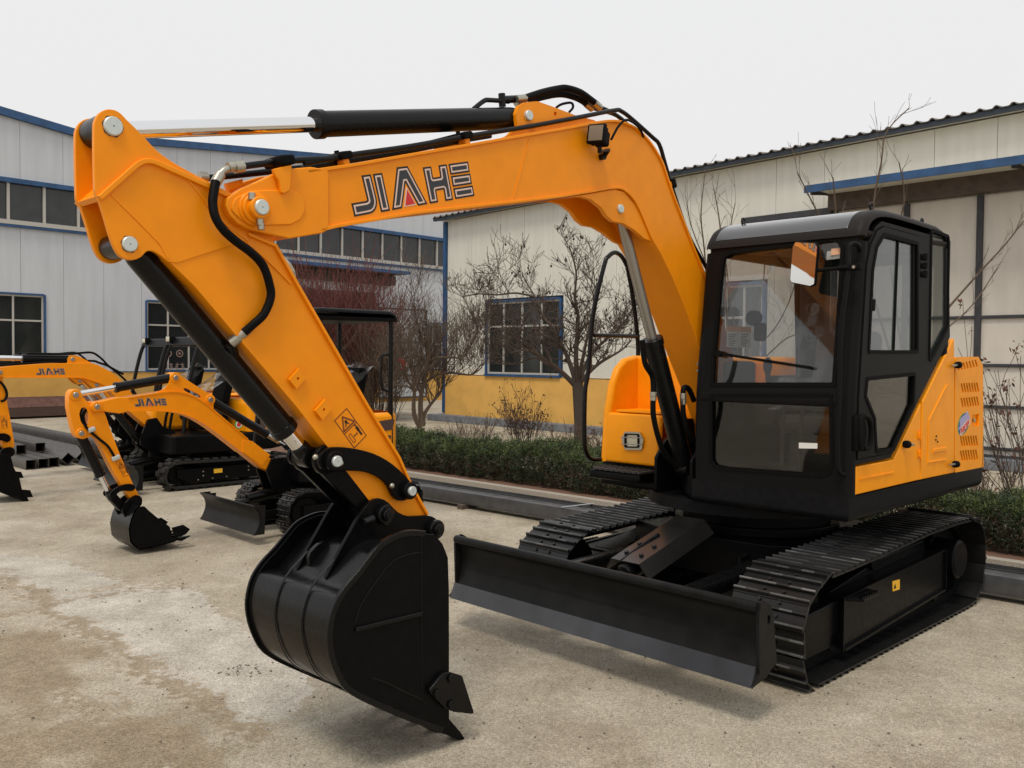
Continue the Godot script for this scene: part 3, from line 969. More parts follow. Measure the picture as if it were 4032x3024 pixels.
func tank(root: Node3D) -> void:
	var t := mb()
	# lower box, high back, rounded outer wall
	t.prism(rnd(P2([0.50, 0.99, 0.475, 1.352, 0.05, 1.352, 0.05, 0.99]), 0.02, 3), 0.48, 0.99, 0.03)
	t.prism(rnd(P2([0.14, 0.99, 0.14, 1.765, -0.55, 1.765, -0.55, 0.99]), 0.02, 3), 0.40, 0.96, 0.03)
	t.prism(P2([0.503, 0.99, 0.478, 1.36, 0.43, 1.56, 0.37, 1.68, 0.28, 1.75, 0.16, 1.775, -0.5, 1.775, -0.5, 0.99]), 0.935, 1.005, 0.03)
	var o := ob(root, "fuel_tank_cover", t, "yellow_smooth")
	var lid := mb()
	lid.xf = Transform3D(PLAN, Vector3.ZERO)
	lid.prism(rnd(P2([0.455, -0.90, 0.455, -0.50, 0.16, -0.50, 0.16, -0.90]), 0.02, 3), 1.358, 1.376, 0.006)
	ob(o, "tool_box_lid", lid, "yellow_smooth")
	var sm_ := mb()
	sm_.box(Vector3(0.142, 1.56, 0.70), Vector3(0.004, 0.36, 0.006))
	ob(o, "seam", sm_, "print_brown")
	# head lamp in a riveted plate
	var pc := front_poly(SF, 4, [300, 1060, 330, 1003, 445, 1008, 476, 1065, 462, 1150, 330, 1148], 0.497)
	var lampc := front_poly(SF, 4, [330, 1018, 443, 1022, 443, 1133, 330, 1130], 0.497)
	var lp := mb()
	lp.xf = Transform3D(FRONT, Vector3.ZERO)
	lp.plate(rnd(pc, 0.02, 4), [rnd(lampc, 0.012, 3)], 0.500, 0.508)
	var lo := ob(root, "head_lamp", lp, "fitting")
	var bz := mb()
	bz.xf = lp.xf
	bz.plate(rnd(lampc, 0.012, 3), [rnd(front_poly(SF, 4, [342, 1028, 433, 1031, 433, 1122, 342, 1120], 0.497), 0.01, 3)], 0.500, 0.516)
	ob(lo, "lamp_bezel", bz, "rubber")
	var ls := mb()
	ls.xf = lp.xf
	ls.prism(front_poly(SF, 4, [342, 1028, 433, 1031, 433, 1122, 342, 1120], 0.497), 0.498, 0.506)
	ob(lo, "lamp_lens", ls, "lens")
	var gr := mb()
	for y in [1048, 1102]:
		var a := front_poly(SF, 4, [305, y, 470, y + 4], 0.497)
		gr.cyl(Vector3(0.522, a[0].y, -a[0].x), Vector3(0.522, a[1].y, -a[1].x), 0.003, 8)
	ob(lo, "lamp_guard", gr, "steel")
	# handrail
	var rl := mb()
	var zr := 1.0
	rl.tube(sm([Vector3(0.2, 2.45, zr), Vector3(0.27, 2.52, zr), Vector3(0.352, 2.545, zr), Vector3(0.43, 2.51, zr), Vector3(0.48, 2.44, zr), Vector3(0.602, 2.067, zr), Vector3(0.65, 1.66, zr), Vector3(0.685, 1.5, zr), Vector3(0.685, 1.16, zr), Vector3(0.66, 1.06, zr), Vector3(0.6, 1.01, zr), Vector3(0.48, 1.0, zr)], 5), 0.017, 12)
	rl.tube([Vector3(0.6, 1.92, zr), Vector3(0.05, 1.925, zr)], 0.016, 10)
	rl.tube(sm([Vector3(0.2, 2.45, zr), Vector3(0.12, 2.2, zr), Vector3(0.06, 1.9, zr), Vector3(0.05, 1.72, zr)], 5), 0.017, 10)
	ob(root, "handrail", rl, "black_satin")
	# folding step with serrated edge
	var st := mb()
	st.xf = Transform3D(PLAN, Vector3.ZERO)
	var sp := [0.50, -0.98, 0.50, -0.50]
	for i in 9:
		var b := -0.52 - i * 0.05
		sp.append_array([0.68, b + 0.01, 0.655, b - 0.02])
	st.prism(P2(sp), 0.95, 0.965)
	for i in 5:
		for j in 9:
			st.box(Vector3(0.52 + i * 0.03, -0.54 - j * 0.05, 0.968), Vector3(0.022, 0.012, 0.008))
	var so := ob(root, "access_step", st, "grip_tape")
	var sb := mb()
	sb.box(Vector3(0.56, 0.915, 0.74), Vector3(0.22, 0.06, 0.46), 0.015)
	sb.box(Vector3(0.45, 0.86, 0.70), Vector3(0.2, 0.06, 0.5), 0.01)
	ob(so, "step_bracket", sb, "black")
	# boom foot brackets
	for b in [-0.012, -0.288]:
		var br := mb()
		br.prism(rnd(P2([0.80, 0.86, 0.80, 1.10, 0.70, 1.20, 0.45, 1.34, 0.15, 1.34, 0.0, 1.2, 0.0, 0.86]), 0.03, 3), -b - 0.011, -b + 0.011, 0.003)
		ob(root, "boom_bracket", br, "black")
func boom_main(root: Node3D) -> void:
	var near := func(arr: Array, z := 2) -> PackedVector2Array: return side_poly(SF, z, arr, BN)
	var top: PackedVector2Array = near.call([8, 514, 260, 478, 520, 432, 900, 368, 1130, 328, 1400, 283, 1560, 252])
	top.append_array(sm2(near.call([1560, 252, 1650, 240, 1720, 245, 1790, 275, 1850, 325, 1900, 390, 1945, 470, 1975, 560, 2010, 660]), 3))
	top.append_array(P2([0.90, 2.61, 0.80, 2.476, 0.635, 2.278, 0.42, 1.98, 0.24, 1.62, 0.13, 1.36]))
	var bot: PackedVector2Array = near.call([85, 845, 160, 826, 600, 750, 1140, 690, 1390, 660, 1560, 632])
	bot.append_array(sm2(near.call([1560, 632, 1690, 612, 1740, 628, 1790, 680, 1830, 760, 1880, 880]), 3))
	bot.append_array(P2([1.157, 2.392, 1.018, 2.24, 0.90, 2.09, 0.774, 1.91, 0.654, 1.74, 0.5, 1.53, 0.36, 1.30]))
	var foot := Vector2(0.24, 1.25)
	var side := PackedVector2Array(top)
	for i in 7:
		var an := deg_to_rad(150 + i * 36.0 * 0.9)
		side.append(foot + Vector2(cos(an), sin(an)) * 0.12)
	var rb := bot.duplicate()
	rb.reverse()
	side.append_array(rb)
	var w := 0.125
	var m := mb()
	m.prism(side, -BC - w, -BC + w)
	# flanges stand proud of the side plates
	m.prism(strip(top, 0.013, 0.002), -BC - w - 0.012, -BC + w + 0.012, 0.003)
	m.prism(strip(bot, 0.002, 0.013), -BC - w - 0.012, -BC + w + 0.012, 0.003)
	# end casting with fork cheeks
	var nose: PackedVector2Array = near.call([1880, 1288, 1700, 1250, 1560, 1215, 1470, 1170, 1405, 1105, 1372, 1030, 1385, 970, 1430, 935, 1500, 890, 1640, 830, 1760, 772, 1880, 735, 2050, 720, 2190, 745, 2190, 1215, 2140, 1245], 1)
	nose = rnd(nose, 0.015, 2)
	m.prism(nose, -BN - 0.012, -BN + 0.026, 0.006)
	m.prism(nose, -BC + w - 0.026, -BC + w + 0.012, 0.006)
	m.prism(near.call([2000, 770, 2190, 745, 2190, 1215, 2000, 1240], 1), -BC - w + 0.01, -BC + w - 0.01)
	m.prism(rnd(near.call([1400, 1060, 1440, 970, 1560, 910, 1880, 900, 1985, 950, 2000, 1060, 1960, 1140, 1880, 1180, 1660, 1185, 1500, 1150], 1), 0.04, 4), -BN - 0.02, -BN, 0.005)
	var pc: Vector2 = near.call([1590, 1055], 1)[0]
	for r in [[0.068, 0.030], [0.058, 0.045], [0.043, 0.075]]:
		m.cyl(v3(pc, BN), v3(pc, BN + r[1]), r[0], 32, 0.004)
	m.cyl(v3(pc, BN - 0.25), v3(pc, BN - 0.29), 0.075, 28, 0.004)
	# welds across the side plate
	m.prism(strip(sm2(near.call([1222, 345, 1195, 440, 1165, 560, 1130, 680]), 4), 0.005, 0.005), -BN - 0.003, -BN + 0.003)
	var boom := ob(root, "boom", m, "yellow")
	# lugs
	for s in [[BN - 0.0, BN - 0.03], [BC - w + 0.03, BC - w]]:
		var lg := mb()
		var lug: PackedVector2Array = near.call([1390, 668, 1500, 657, 1560, 672, 1615, 715, 1645, 762, 1680, 792, 1735, 802, 1790, 835, 1850, 885, 1885, 900, 1905, 900, 1850, 800, 1800, 700, 1740, 630, 1690, 614])
		lg.prism(lug, -s[0], -s[1], 0.004)
		ob(boom, "boom_lug", lg, "yellow")
	for b in [-0.085, -0.215]:
		var lg := mb()
		var lug: PackedVector2Array = side_poly(SF, 2, [1060, 342, 1110, 322, 1160, 272, 1150, 205, 1165, 162, 1200, 142, 1265, 136, 1340, 162, 1480, 215, 1600, 245, 1500, 280, 1300, 312, 1130, 340], b + 0.012)
		lg.plate(rnd(lug, 0.008, 2), [disc(on_z(SF, pxz(2, 1355, 207), -b), 0.012, 12)], -b - 0.012, -b + 0.012)
		ob(boom, "cylinder_lug", lg, "yellow")
	var pins := [[pc, BN + 0.06, BN + 0.087, 0.03], [near.call([1715, 722])[0], BN - 0.03, BN + 0.014, 0.026], [on_z(SF, pxz(2, 1213, 215), 0.073), -0.25, -0.055, 0.027]]
	for p in pins:
		var pm_ := mb()
		pin_shape(pm_, p[0], p[1], p[2], p[3])
		ob(boom, "pin", pm_, "zinc")
	for q in [[1535, 965], [1600, 1165], [1608, 1200]]:
		var c: Vector2 = near.call(q, 1)[0]
		var hb := mb()
		hex(hb, v3(c + Vector2(0, 0.014), BN + 0.055), v3(c - Vector2(0, 0.014), BN + 0.055), 0.014)
		ob(boom, "bolt", hb, "fitting")
	logo(boom, BN, 0.0085, func(q: Vector2) -> Vector2: return on_z(SF, pxz(11, q.x, q.y), -BN))
	# work lamp
	var lc := on_z(SF, pxz(2, 1600, 325), -0.05)
	var lx := mb()
	var lt := Transform3D(Basis(Vector3(0, 0, 1), deg_to_rad(8)) * Basis(Vector3(0, 1, 0), deg_to_rad(18)), v3(lc, 0.05))
	lx.xf = lt
	lx.box(Vector3(0, 0, 0), Vector3(0.05, 0.10, 0.095), 0.014)
	lx.box(Vector3(0.03, 0, 0), Vector3(0.03, 0.112, 0.108), 0.012)
	lx.box(Vector3(-0.045, 0, 0), Vector3(0.06, 0.085, 0.08), 0.014)
	var lamp := ob(boom, "work_lamp", lx, "rubber")
	var le := mb()
	le.xf = lt
	le.box(Vector3(0.0465, 0, 0), Vector3(0.004, 0.086, 0.082), 0.002)
	ob(boom, "work_lamp_lens", le, "brown_lens")
	var bk := mb()
	var b0 := on_z(SF, pxz(2, 1610, 440), -BN)
	bk.tube([v3(lc + Vector2(-0.01, -0.06), 0.05), v3(lc + Vector2(-0.01, -0.085), 0.05), v3(b0 + Vector2(0, 0.03), 0.03), v3(b0, 0.0)], 0.013, 8)
	bk.cyl(v3(b0, BN), v3(b0, BN + 0.03), 0.02, 6)
	ob(boom, "lamp_bracket", bk, "black_satin")
	var pipe_at := func(arr: Array, b: float) -> Array:
		var o := []
		for q in side_poly(SF, 2, arr, b):
			o.append(v3(q, b))
		return o
	var cord := mb()
	cord.tube(sm([v3(on_z(SF, pxz(2, 1668, 345), -0.04), 0.04), v3(on_z(SF, pxz(2, 1710, 270), -0.04), 0.04), v3(on_z(SF, pxz(2, 1755, 238), -0.03), 0.03), v3(on_z(SF, pxz(2, 1815, 275), 0.0), 0.0), v3(on_z(SF, pxz(2, 1845, 330), 0.02), -0.02)], 6), 0.007, 8)
	ob(boom, "lamp_cord", cord, "rubber")
	# steel pipes over the boom
	var pr := 0.0125
	var path := [-5, 472, 240, 430, 560, 385, 880, 328, 1230, 272, 1500, 222, 1685, 186, 1722, 190, 1780, 232, 1890, 330, 1930, 372, 1960, 470, 1995, 590, 2060, 790, 2110, 910, 2190, 1050, 2230, 1140]
	for b in [-0.045, -0.255]:
		var pp := mb()
		pp.tube(sm(pipe_at.call(path, b), 4), pr, 12)
		ob(boom, "hydraulic_pipe", pp, "black_satin")
	var p3 := mb()
	p3.tube(sm(pipe_at.call([-20, 505, 250, 458, 560, 408, 850, 352, 1010, 325], -0.09), 4), pr, 12)
	ob(boom, "hydraulic_pipe", p3, "black_satin")
	var p4 := mb()
	p4.tube(sm(pipe_at.call([920, 178, 975, 135, 1010, 130, 1110, 138], -0.15), 5), 0.0125, 12)
	p4.tube(pipe_at.call([1072, 95, 1076, 165], -0.15), 0.019, 12)
	p4.tube(pipe_at.call([1072, 128, 1200, 122], -0.15), 0.02, 12)
	ob(boom, "cylinder_pipe", p4, "black_satin")
	for hp in [[1195, 120, 1290, 88, 1380, 68, 1430, 66, 1500, 88, 1560, 130, 1590, 155], [1195, 142, 1300, 112, 1380, 98, 1440, 105, 1500, 128, 1545, 160]]:
		var bb := -0.13 if hp[3] < 100 else -0.17
		ob(boom, "hose", ribbed_hose(pipe_at.call(hp, bb), 0.019), "hose")
		var k: int = hp.size()
		var ft := mb()
		ft.tube(pipe_at.call([hp[0] - 45, hp[1] + 4, hp[0] + 5, hp[1]], bb), 0.021, 6)
		ft.tube(pipe_at.call([hp[k - 2] - 15, hp[k - 1] - 12, hp[k - 2] + 20, hp[k - 1] + 18], bb), 0.021, 6)
		ob(boom, "hose_fitting", ft, "fitting")
		var pp := mb()
		pp.tube(sm(pipe_at.call([hp[k - 2] + 10, hp[k - 1] + 10, 1700, 215, 1790, 300, 1870, 380, 1920, 480, 1955, 600], bb), 5), pr, 10)
		ob(boom, "hydraulic_pipe", pp, "black_satin")
	var th := mb()
	th.tube(sm(pipe_at.call([1370, 170, 1400, 152, 1450, 145, 1460, 170, 1440, 195], -0.1), 6), 0.007, 8)
	ob(boom, "grease_line", th, "rubber")
	# pipe clamps
	for q in [[225, 440, 0.0], [885, 330, 0.0], [2003, 585, 0.0]]:
		var c := on_z(SF, pxz(2, q[0], q[1]), 0.03)
		var cl := mb()
		var tilt := deg_to_rad(14) if q[0] < 1500 else deg_to_rad(-66)
		cl.xf = Transform3D(Basis(Vector3(0, 0, 1), -tilt), v3(c, BC))
		cl.box(Vector3(0, 0.008, 0), Vector3(0.06, 0.034, 0.27), 0.008)
		cl.cyl(Vector3(0, 0.02, -0.06), Vector3(0, 0.036, -0.06), 0.011, 6)
		ob(boom, "pipe_clamp", cl, "rubber")
		var cb := mb()
		cb.xf = cl.xf
		cb.box(Vector3(0, -0.035, 0.0), Vector3(0.03, 0.06, 0.24), 0.004)
		ob(boom, "clamp_bracket", cb, "yellow")
	# clamp bracket at the boom end
	var br := mb()
	br.prism(side_poly(SF, 1, [1760, 735, 1905, 700, 1900, 800, 1890, 905, 1845, 930, 1820, 920, 1800, 820, 1765, 770], BN + 0.03), -BN - 0.035, -BN - 0.015, 0.004)
	br.prism(side_poly(SF, 1, [1820, 850, 1890, 840, 1885, 900, 1825, 915], BN + 0.03), -BN - 0.03, -BN)
	ob(boom, "pipe_bracket", br, "yellow")
	var br2 := mb()
	br2.prism(side_poly(SF, 1, [1450, 830, 1580, 795, 1585, 850, 1470, 900], BC), -BC + 0.06, -BC + 0.09, 0.004)
	ob(boom, "pipe_bracket", br2, "yellow")
	var cl2 := mb()
	cl2.xf = Transform3D(Basis(Vector3(0, 0, 1), deg_to_rad(-12)), v3(on_z(SF, pxz(1, 1840, 670), 0.02), -0.05))
	cl2.box(Vector3(0, 0, 0), Vector3(0.07, 0.04, 0.14), 0.01)
	ob(boom, "pipe_clamp", cl2, "rubber")
	var e1 := func(arr: Array, b: float) -> Array:
		var o := []
		for q in side_poly(SF, 1, arr, b):
			o.append(v3(q, b))
		return o
	var pe := mb()
	pe.tube(sm(e1.call([1510, 715, 1700, 690, 1900, 668, 2230, 655], -0.045), 4), 0.0135, 12)
	ob(boom, "hydraulic_pipe", pe, "black_satin")
	pe = mb()
	pe.tube(sm(e1.call([1220, 808, 1400, 790, 1640, 765, 1900, 735, 2230, 700], -0.2), 4), 0.0135, 12)
	ob(boom, "hydraulic_pipe", pe, "black_satin")
	var fit := mb()
	fit.tube(sm(e1.call([1530, 712, 1455, 722, 1410, 730, 1370, 748, 1340, 780, 1322, 810], -0.03), 4), 0.014, 10)
	for q in [[1520, 1455, 0.026], [1455, 1405, 0.022]]:
		var a: Array = e1.call([q[0], 713, q[1], 722], -0.03)
		fit.tube(a, q[2], 6)
	fit.tube(e1.call([1345, 775, 1300, 850], -0.03), 0.021, 12)
	ob(boom, "hose_fitting", fit, "fitting")
	fit = mb()
	fit.tube(e1.call([1235, 803, 1175, 798], -0.2), 0.024, 6)
	ob(boom, "hose_fitting", fit, "fitting")
	# the thick wrapped hose down the arm
	var hp2 := []
	for q in [[1, 1305, 835, -0.02], [1, 1290, 920, -0.01], [1, 1282, 1010, 0.0], [1, 1305, 1120, 0.015], [1, 1370, 1220, 0.02], [1, 1470, 1310, 0.01], [1, 1590, 1400, 0.0], [1, 1680, 1500, -0.015], [1, 1730, 1640, -0.02], [0, 1066, 1170, -0.02], [0, 1040, 1235, -0.02], [0, 1000, 1275, -0.03], [0, 960, 1310, -0.05]]:
		hp2.append(v3(on_z(SF, pxz(q[0], q[1], q[2]), -q[3]), q[3]))
	ob(boom, "wrapped_hose", ribbed_hose(hp2, 0.018), "hose")
	var f2 := mb()
	var f0 := v3(on_z(SF, Vector2(978, 1296), 0.05), -0.05)
	var f1 := v3(on_z(SF, Vector2(905, 1355), 0.09), -0.09)
	f2.cyl(f0, f0.lerp(f1, 0.55), 0.02, 16, 0.002)
	f2.cyl(f0.lerp(f1, 0.5), f0.lerp(f1, 0.95), 0.025, 6, 0.002)
	ob(boom, "hose_fitting", f2, "fitting")
	# boom cylinder and hoses
	hyd(root, "boom_cylinder", on_z(SF, pxz(2, 1710, 722), -BC), Vector2(0.66, 1.03), 0.475, BC, 0.062, 0.034, Transform3D.IDENTITY, 0.0, ["black_satin", "steel"])
	hyd(root, "arm_cylinder", side_poly(SF, 0, [443, 497], -0.05)[0], on_z(SF, pxz(2, 1213, 215), 0.085), 0.415, BC, 0.056, 0.033)
	for hp in [[[4, 460, 280], [4, 482, 460], [4, 540, 570], [4, 548, 700], [4, 545, 800], [4, 552, 900], [4, 590, 1060], [4, 640, 1180], [4, 740, 1290]], [[4, 870, 760], [4, 830, 670], [4, 790, 660], [4, 782, 740], [4, 785, 850], [4, 810, 980], [4, 860, 1090]]]:
		var o := []
		for q in hp:
			o.append(v3(on_z(SF, pxz(q[0], q[1], q[2]), -(-0.05)), -0.05))
		ob(root, "hose", ribbed_hose(o, 0.018), "hose")
	for q in [[548, 690, 760], [784, 700, 790]]:
		var ft := mb()
		var a := on_z(SF, pxz(4, q[0], q[1]), 0.05)
		var b := on_z(SF, pxz(4, q[0], q[2]), 0.05)
		ft.cyl(v3(a, -0.05), v3(a.lerp(b, 0.5), -0.05), 0.023, 6, 0.002)
		ft.cyl(v3(a.lerp(b, 0.5), -0.05), v3(b, -0.05), 0.02, 14, 0.002)
		ob(root, "hose_fitting", ft, "fitting")
func arm_main(root: Node3D) -> void:
	var bn := -0.05
	var hw := 0.10
	var A := func(z: int, arr: Array) -> PackedVector2Array: return side_poly(SF, z, arr, bn)
	# cheek plates at the head
	var cheek := PackedVector2Array()
	cheek.append_array(sm2(A.call(1, [352, 930, 345, 700, 343, 420, 352, 350, 385, 292, 440, 263, 500, 265, 552, 292, 600, 342, 660, 400, 740, 482, 830, 578, 930, 655, 1050, 728, 1250, 835]), 3))
	cheek.append_array(A.call(1, [1480, 950, 1620, 1050, 1560, 1300, 1000, 1480]))
	cheek.append_array(sm2(A.call(1, [930, 1470, 870, 1420, 810, 1385, 760, 1388, 715, 1432, 650, 1456, 580, 1442, 525, 1395, 478, 1290, 430, 1130, 385, 985]), 3))
	var head := mb()
	head.prism(cheek, -bn, -bn + 0.022, 0.003)
	head.prism(cheek, -BC + hw - 0.022, -BC + hw, 0.003)
	# box of the arm
	var body := PackedVector2Array()
	body.append_array(A.call(1, [740, 650, 1060, 790, 1440, 950, 1640, 1080, 1770, 1310, 1958, 1655]))
	body.append_array(A.call(0, [1449, 1605]))
	body.append_array(A.call(10, [1640, 640, 1800, 985, 2005, 1345, 2060, 1440, 2070, 1530, 2030, 1600, 1960, 1600]))
	body.append_array(A.call(0, [1470, 1990, 1169, 1600, 767, 1125]))
	body.append_array(A.call(1, [930, 1455, 870, 1330, 480, 930]))
	var m := mb()
	m.prism(body, -BC - hw + 0.004, -BC + hw - 0.004)
	var edge := PackedVector2Array()
	edge.append_array(A.call(1, [1560, 1240, 1780, 1335, 1962, 1659]))
	edge.append_array(A.call(10, [1262, 0, 1640, 618, 1800, 980, 2000, 1335]))
	m.prism(strip(edge, 0.012, 0.002), -BC - hw - 0.012, -BC + hw + 0.012, 0.003)
	var arm := ob(root, "arm", m, "yellow")
	ob(arm, "head_plates", head, "yellow")
	var rb := mb()
	var rl := rnd_line(A.call(1, [372, 962, 735, 638, 1060, 782, 1440, 955]), 0.05)
	rb.prism(strip(rl, 0.014, 0.006), -bn - 0.016, -BC + hw + 0.016, 0.004)
	ob(arm, "stiffener_rib", rb, "yellow")
	var w2 := mb()
	w2.prism(strip(sm2(A.call(1, [1060, 800, 1180, 930, 1270, 1060, 1400, 1180, 1560, 1300]), 4), 0.004, 0.004), -bn - 0.004, -bn + 0.004)
	w2.prism(strip(sm2(A.call(1, [1560, 1320, 1740, 1480, 1900, 1640]), 4), 0.004, 0.004), -bn - 0.004, -bn + 0.004)
	w2.prism(strip(A.call(1, [480, 935, 680, 1130, 870, 1325, 930, 1440]), 0.005, 0.005), -bn - 0.003, -bn + 0.004)
	ob(arm, "weld_bead", w2, "yellow")
	# pins in the head
	for q in [[490, 398, 0.034], [622, 1330, 0.028]]:
		var c: Vector2 = A.call(1, [q[0], q[1]])[0]
		var p := mb()
		pin_shape(p, c, bn - 0.21, bn + 0.012, q[2])
		ob(arm, "pin", p, "zinc")
		var gs := mb()
		var gp := PackedVector2Array()
		for i in 26:
			gp.append(c + Vector2(cos(TAU * i / 26.0), sin(TAU * i / 26.0)) * q[2] * (1.08 + 0.09 * sin(i * 2.7) * sin(i * 1.3)))
		gs.prism(gp, -bn - 0.0012, -bn + 0.002)
		ob(arm, "grease_ring", gs, "rust_dark")
		var bs := mb()
		bs.cyl(v3(c, BC - 0.072), v3(c, BC + 0.072), q[2] * 1.6, 28, 0.004)
		ob(arm, "bushing", bs, "black_satin")
	# two pads
	for c in [Vector2(1166, 1490), Vector2(1268, 1612)]:
		var pd := mb()
		var k := 52.0
		var u := Vector2(0.66, -0.75)
		var w := Vector2(0.62, 0.78)
		var pts := []
		for e in [[-1, -0.5], [1, -0.5], [1, 0.5], [-1, 0.5]]:
			var q: Vector2 = c + u * e[0] * 30.0 + w * e[1] * 46.0
			pts.append_array([q.x, q.y])
		pd.plate(side_poly(SF, 0, pts, bn), [disc(on_z(SF, c, -bn), 0.006, 10)], -bn - 0.016, -bn)
		ob(arm, "mounting_pad", pd, "yellow")
	sticker(arm, bn - 0.004, func(q: Vector2) -> Vector2:
		var o := Vector2(160, 635)
		var du := Vector2(395, -400)
		var dv := Vector2(640, 885) / 2.1
		return on_z(SF, pxz(12, o.x + du.x * q.x + dv.x * q.y, o.y + du.y * q.x + dv.y * q.y), -bn), 0.0022)
	# bucket cylinder
	var top: Vector2 = side_poly(SF, 1, [622, 1330], BC)[0]
	var linkp: Vector2 = side_poly(SF, 10, [350, 620], BC)[0]
	# the cylinder pin sits where the curved link's pin is
	linkp = side_poly(SF, 10, [768, 668], 0.01)[0]
	hyd(root, "bucket_cylinder", linkp, top, 0.135, BC, 0.052, 0.032)
	var sp := mb()
	var sa := top.lerp(linkp, 0.12) + Vector2(-0.085, 0.045)
	var sb := top.lerp(linkp, 0.62) + Vector2(-0.085, 0.045)
	sp.tube([v3(sa, -0.11), v3(sb, -0.11)], 0.013, 10)
	var ba := v3(on_z(SF, Vector2(905, 1355), 0.09), -0.09)
	sp.tube([ba, v3(top.lerp(linkp, 0.5) + Vector2(-0.02, 0.02), -0.12)], 0.022, 10)
	ob(arm, "cylinder_pipe", sp, "black_satin")
	# curved links either side and straight link to the bucket
	var lnk := sm2(A.call(10, [640, 770, 600, 690, 620, 600, 680, 540, 760, 505, 930, 505, 1100, 530, 1280, 580, 1450, 665, 1600, 780, 1720, 905, 1775, 985, 1780, 1050, 1750, 1120, 1680, 1160, 1600, 1165, 1530, 1110, 1500, 1040, 1450, 960, 1370, 890, 1250, 830, 1120, 800, 980, 795, 860, 792, 720, 800]), 2)
	var l1: Vector2 = A.call(10, [768, 668])[0]
	var l2: Vector2 = A.call(10, [1700, 1035])[0]
	for s in [[bn + 0.005, bn + 0.03], [BC - hw - 0.03, BC - hw - 0.005]]:
		var lm := mb()
		lm.prism(lnk, -s[1], -s[0], 0.004)
		lm.cyl(v3(l1, s[0]), v3(l1, s[1] + 0.03), 0.044, 30, 0.005)
		lm.cyl(v3(l2, s[0]), v3(l2, s[1] + 0.03), 0.04, 30, 0.005)
		ob(root, "curved_link", lm, "black")
	for c in [[l1, 0.024], [l2, 0.022]]:
		var p := mb()
		pin_shape(p, c[0], BC - 0.17, bn + 0.073, c[1])
		ob(root, "link_pin", p, "zinc")
	for q in [[615, 632], [1568, 990]]:
		var hb := mb()
		var c := on_z(SF, pxz(10, q[0], q[1]), -0.01)
		hb.ball(v3(c, 0.005), Vector3(0.013, 0.013, 0.011))
		ob(root, "grease_cap", hb, "fitting")
	for q in [[870, 690, 935, 715], [1770, 1065, 1830, 1085]]:
		var hb := mb()
		hex(hb, v3(on_z(SF, pxz(10, q[0], q[1]), -0.01), 0.01), v3(on_z(SF, pxz(10, q[2], q[3]), -0.01), 0.01), 0.013)
		ob(root, "bolt", hb, "fitting")
	var bpin: Vector2 = side_poly(SF, 10, [1430, 1335], -0.03)[0]
	var sl := mb()
	for s in [[-0.055, -0.085], [-0.215, -0.245]]:
		var dd := (bpin - l1).normalized()
		var nn := Vector2(-dd.y, dd.x)
		sl.prism(PackedVector2Array([l1 + nn * 0.06, bpin + nn * 0.055, bpin - nn * 0.055, l1 - nn * 0.06]), -s[0], -s[1], 0.004)
		sl.cyl(v3(l1, s[0]), v3(l1, s[1]), 0.065, 26, 0.004)
		sl.cyl(v3(bpin, s[0]), v3(bpin, s[1]), 0.06, 26, 0.004)
	sl.cyl(v3(l1, -0.22), v3(l1, -0.06), 0.045, 22)
	sl.cyl(v3(bpin, -0.22), v3(bpin, -0.06), 0.05, 22)
	var mid := l1.lerp(bpin, 0.5)
	sl.bar(v3(l1.lerp(bpin, 0.25), BC), v3(l1.lerp(bpin, 0.8), BC), 0.14, 0.02, Vector3(0, 0, 1).cross(v3(bpin - l1, 0)).normalized())
	ob(root, "bucket_link", sl, "black")
func rnd_line(p: PackedVector2Array, r: float) -> PackedVector2Array:
	var o := PackedVector2Array([p[0]])
	for i in range(1, p.size() - 1):
		var a := p[i] + (p[i - 1] - p[i]).normalized() * r
		var b := p[i] + (p[i + 1] - p[i]).normalized() * r
		for j in 6:
			var t := j / 5.0
			o.append(a.lerp(p[i], t).lerp(p[i].lerp(b, t), t))
	o.append(p[p.size() - 1])
	return o
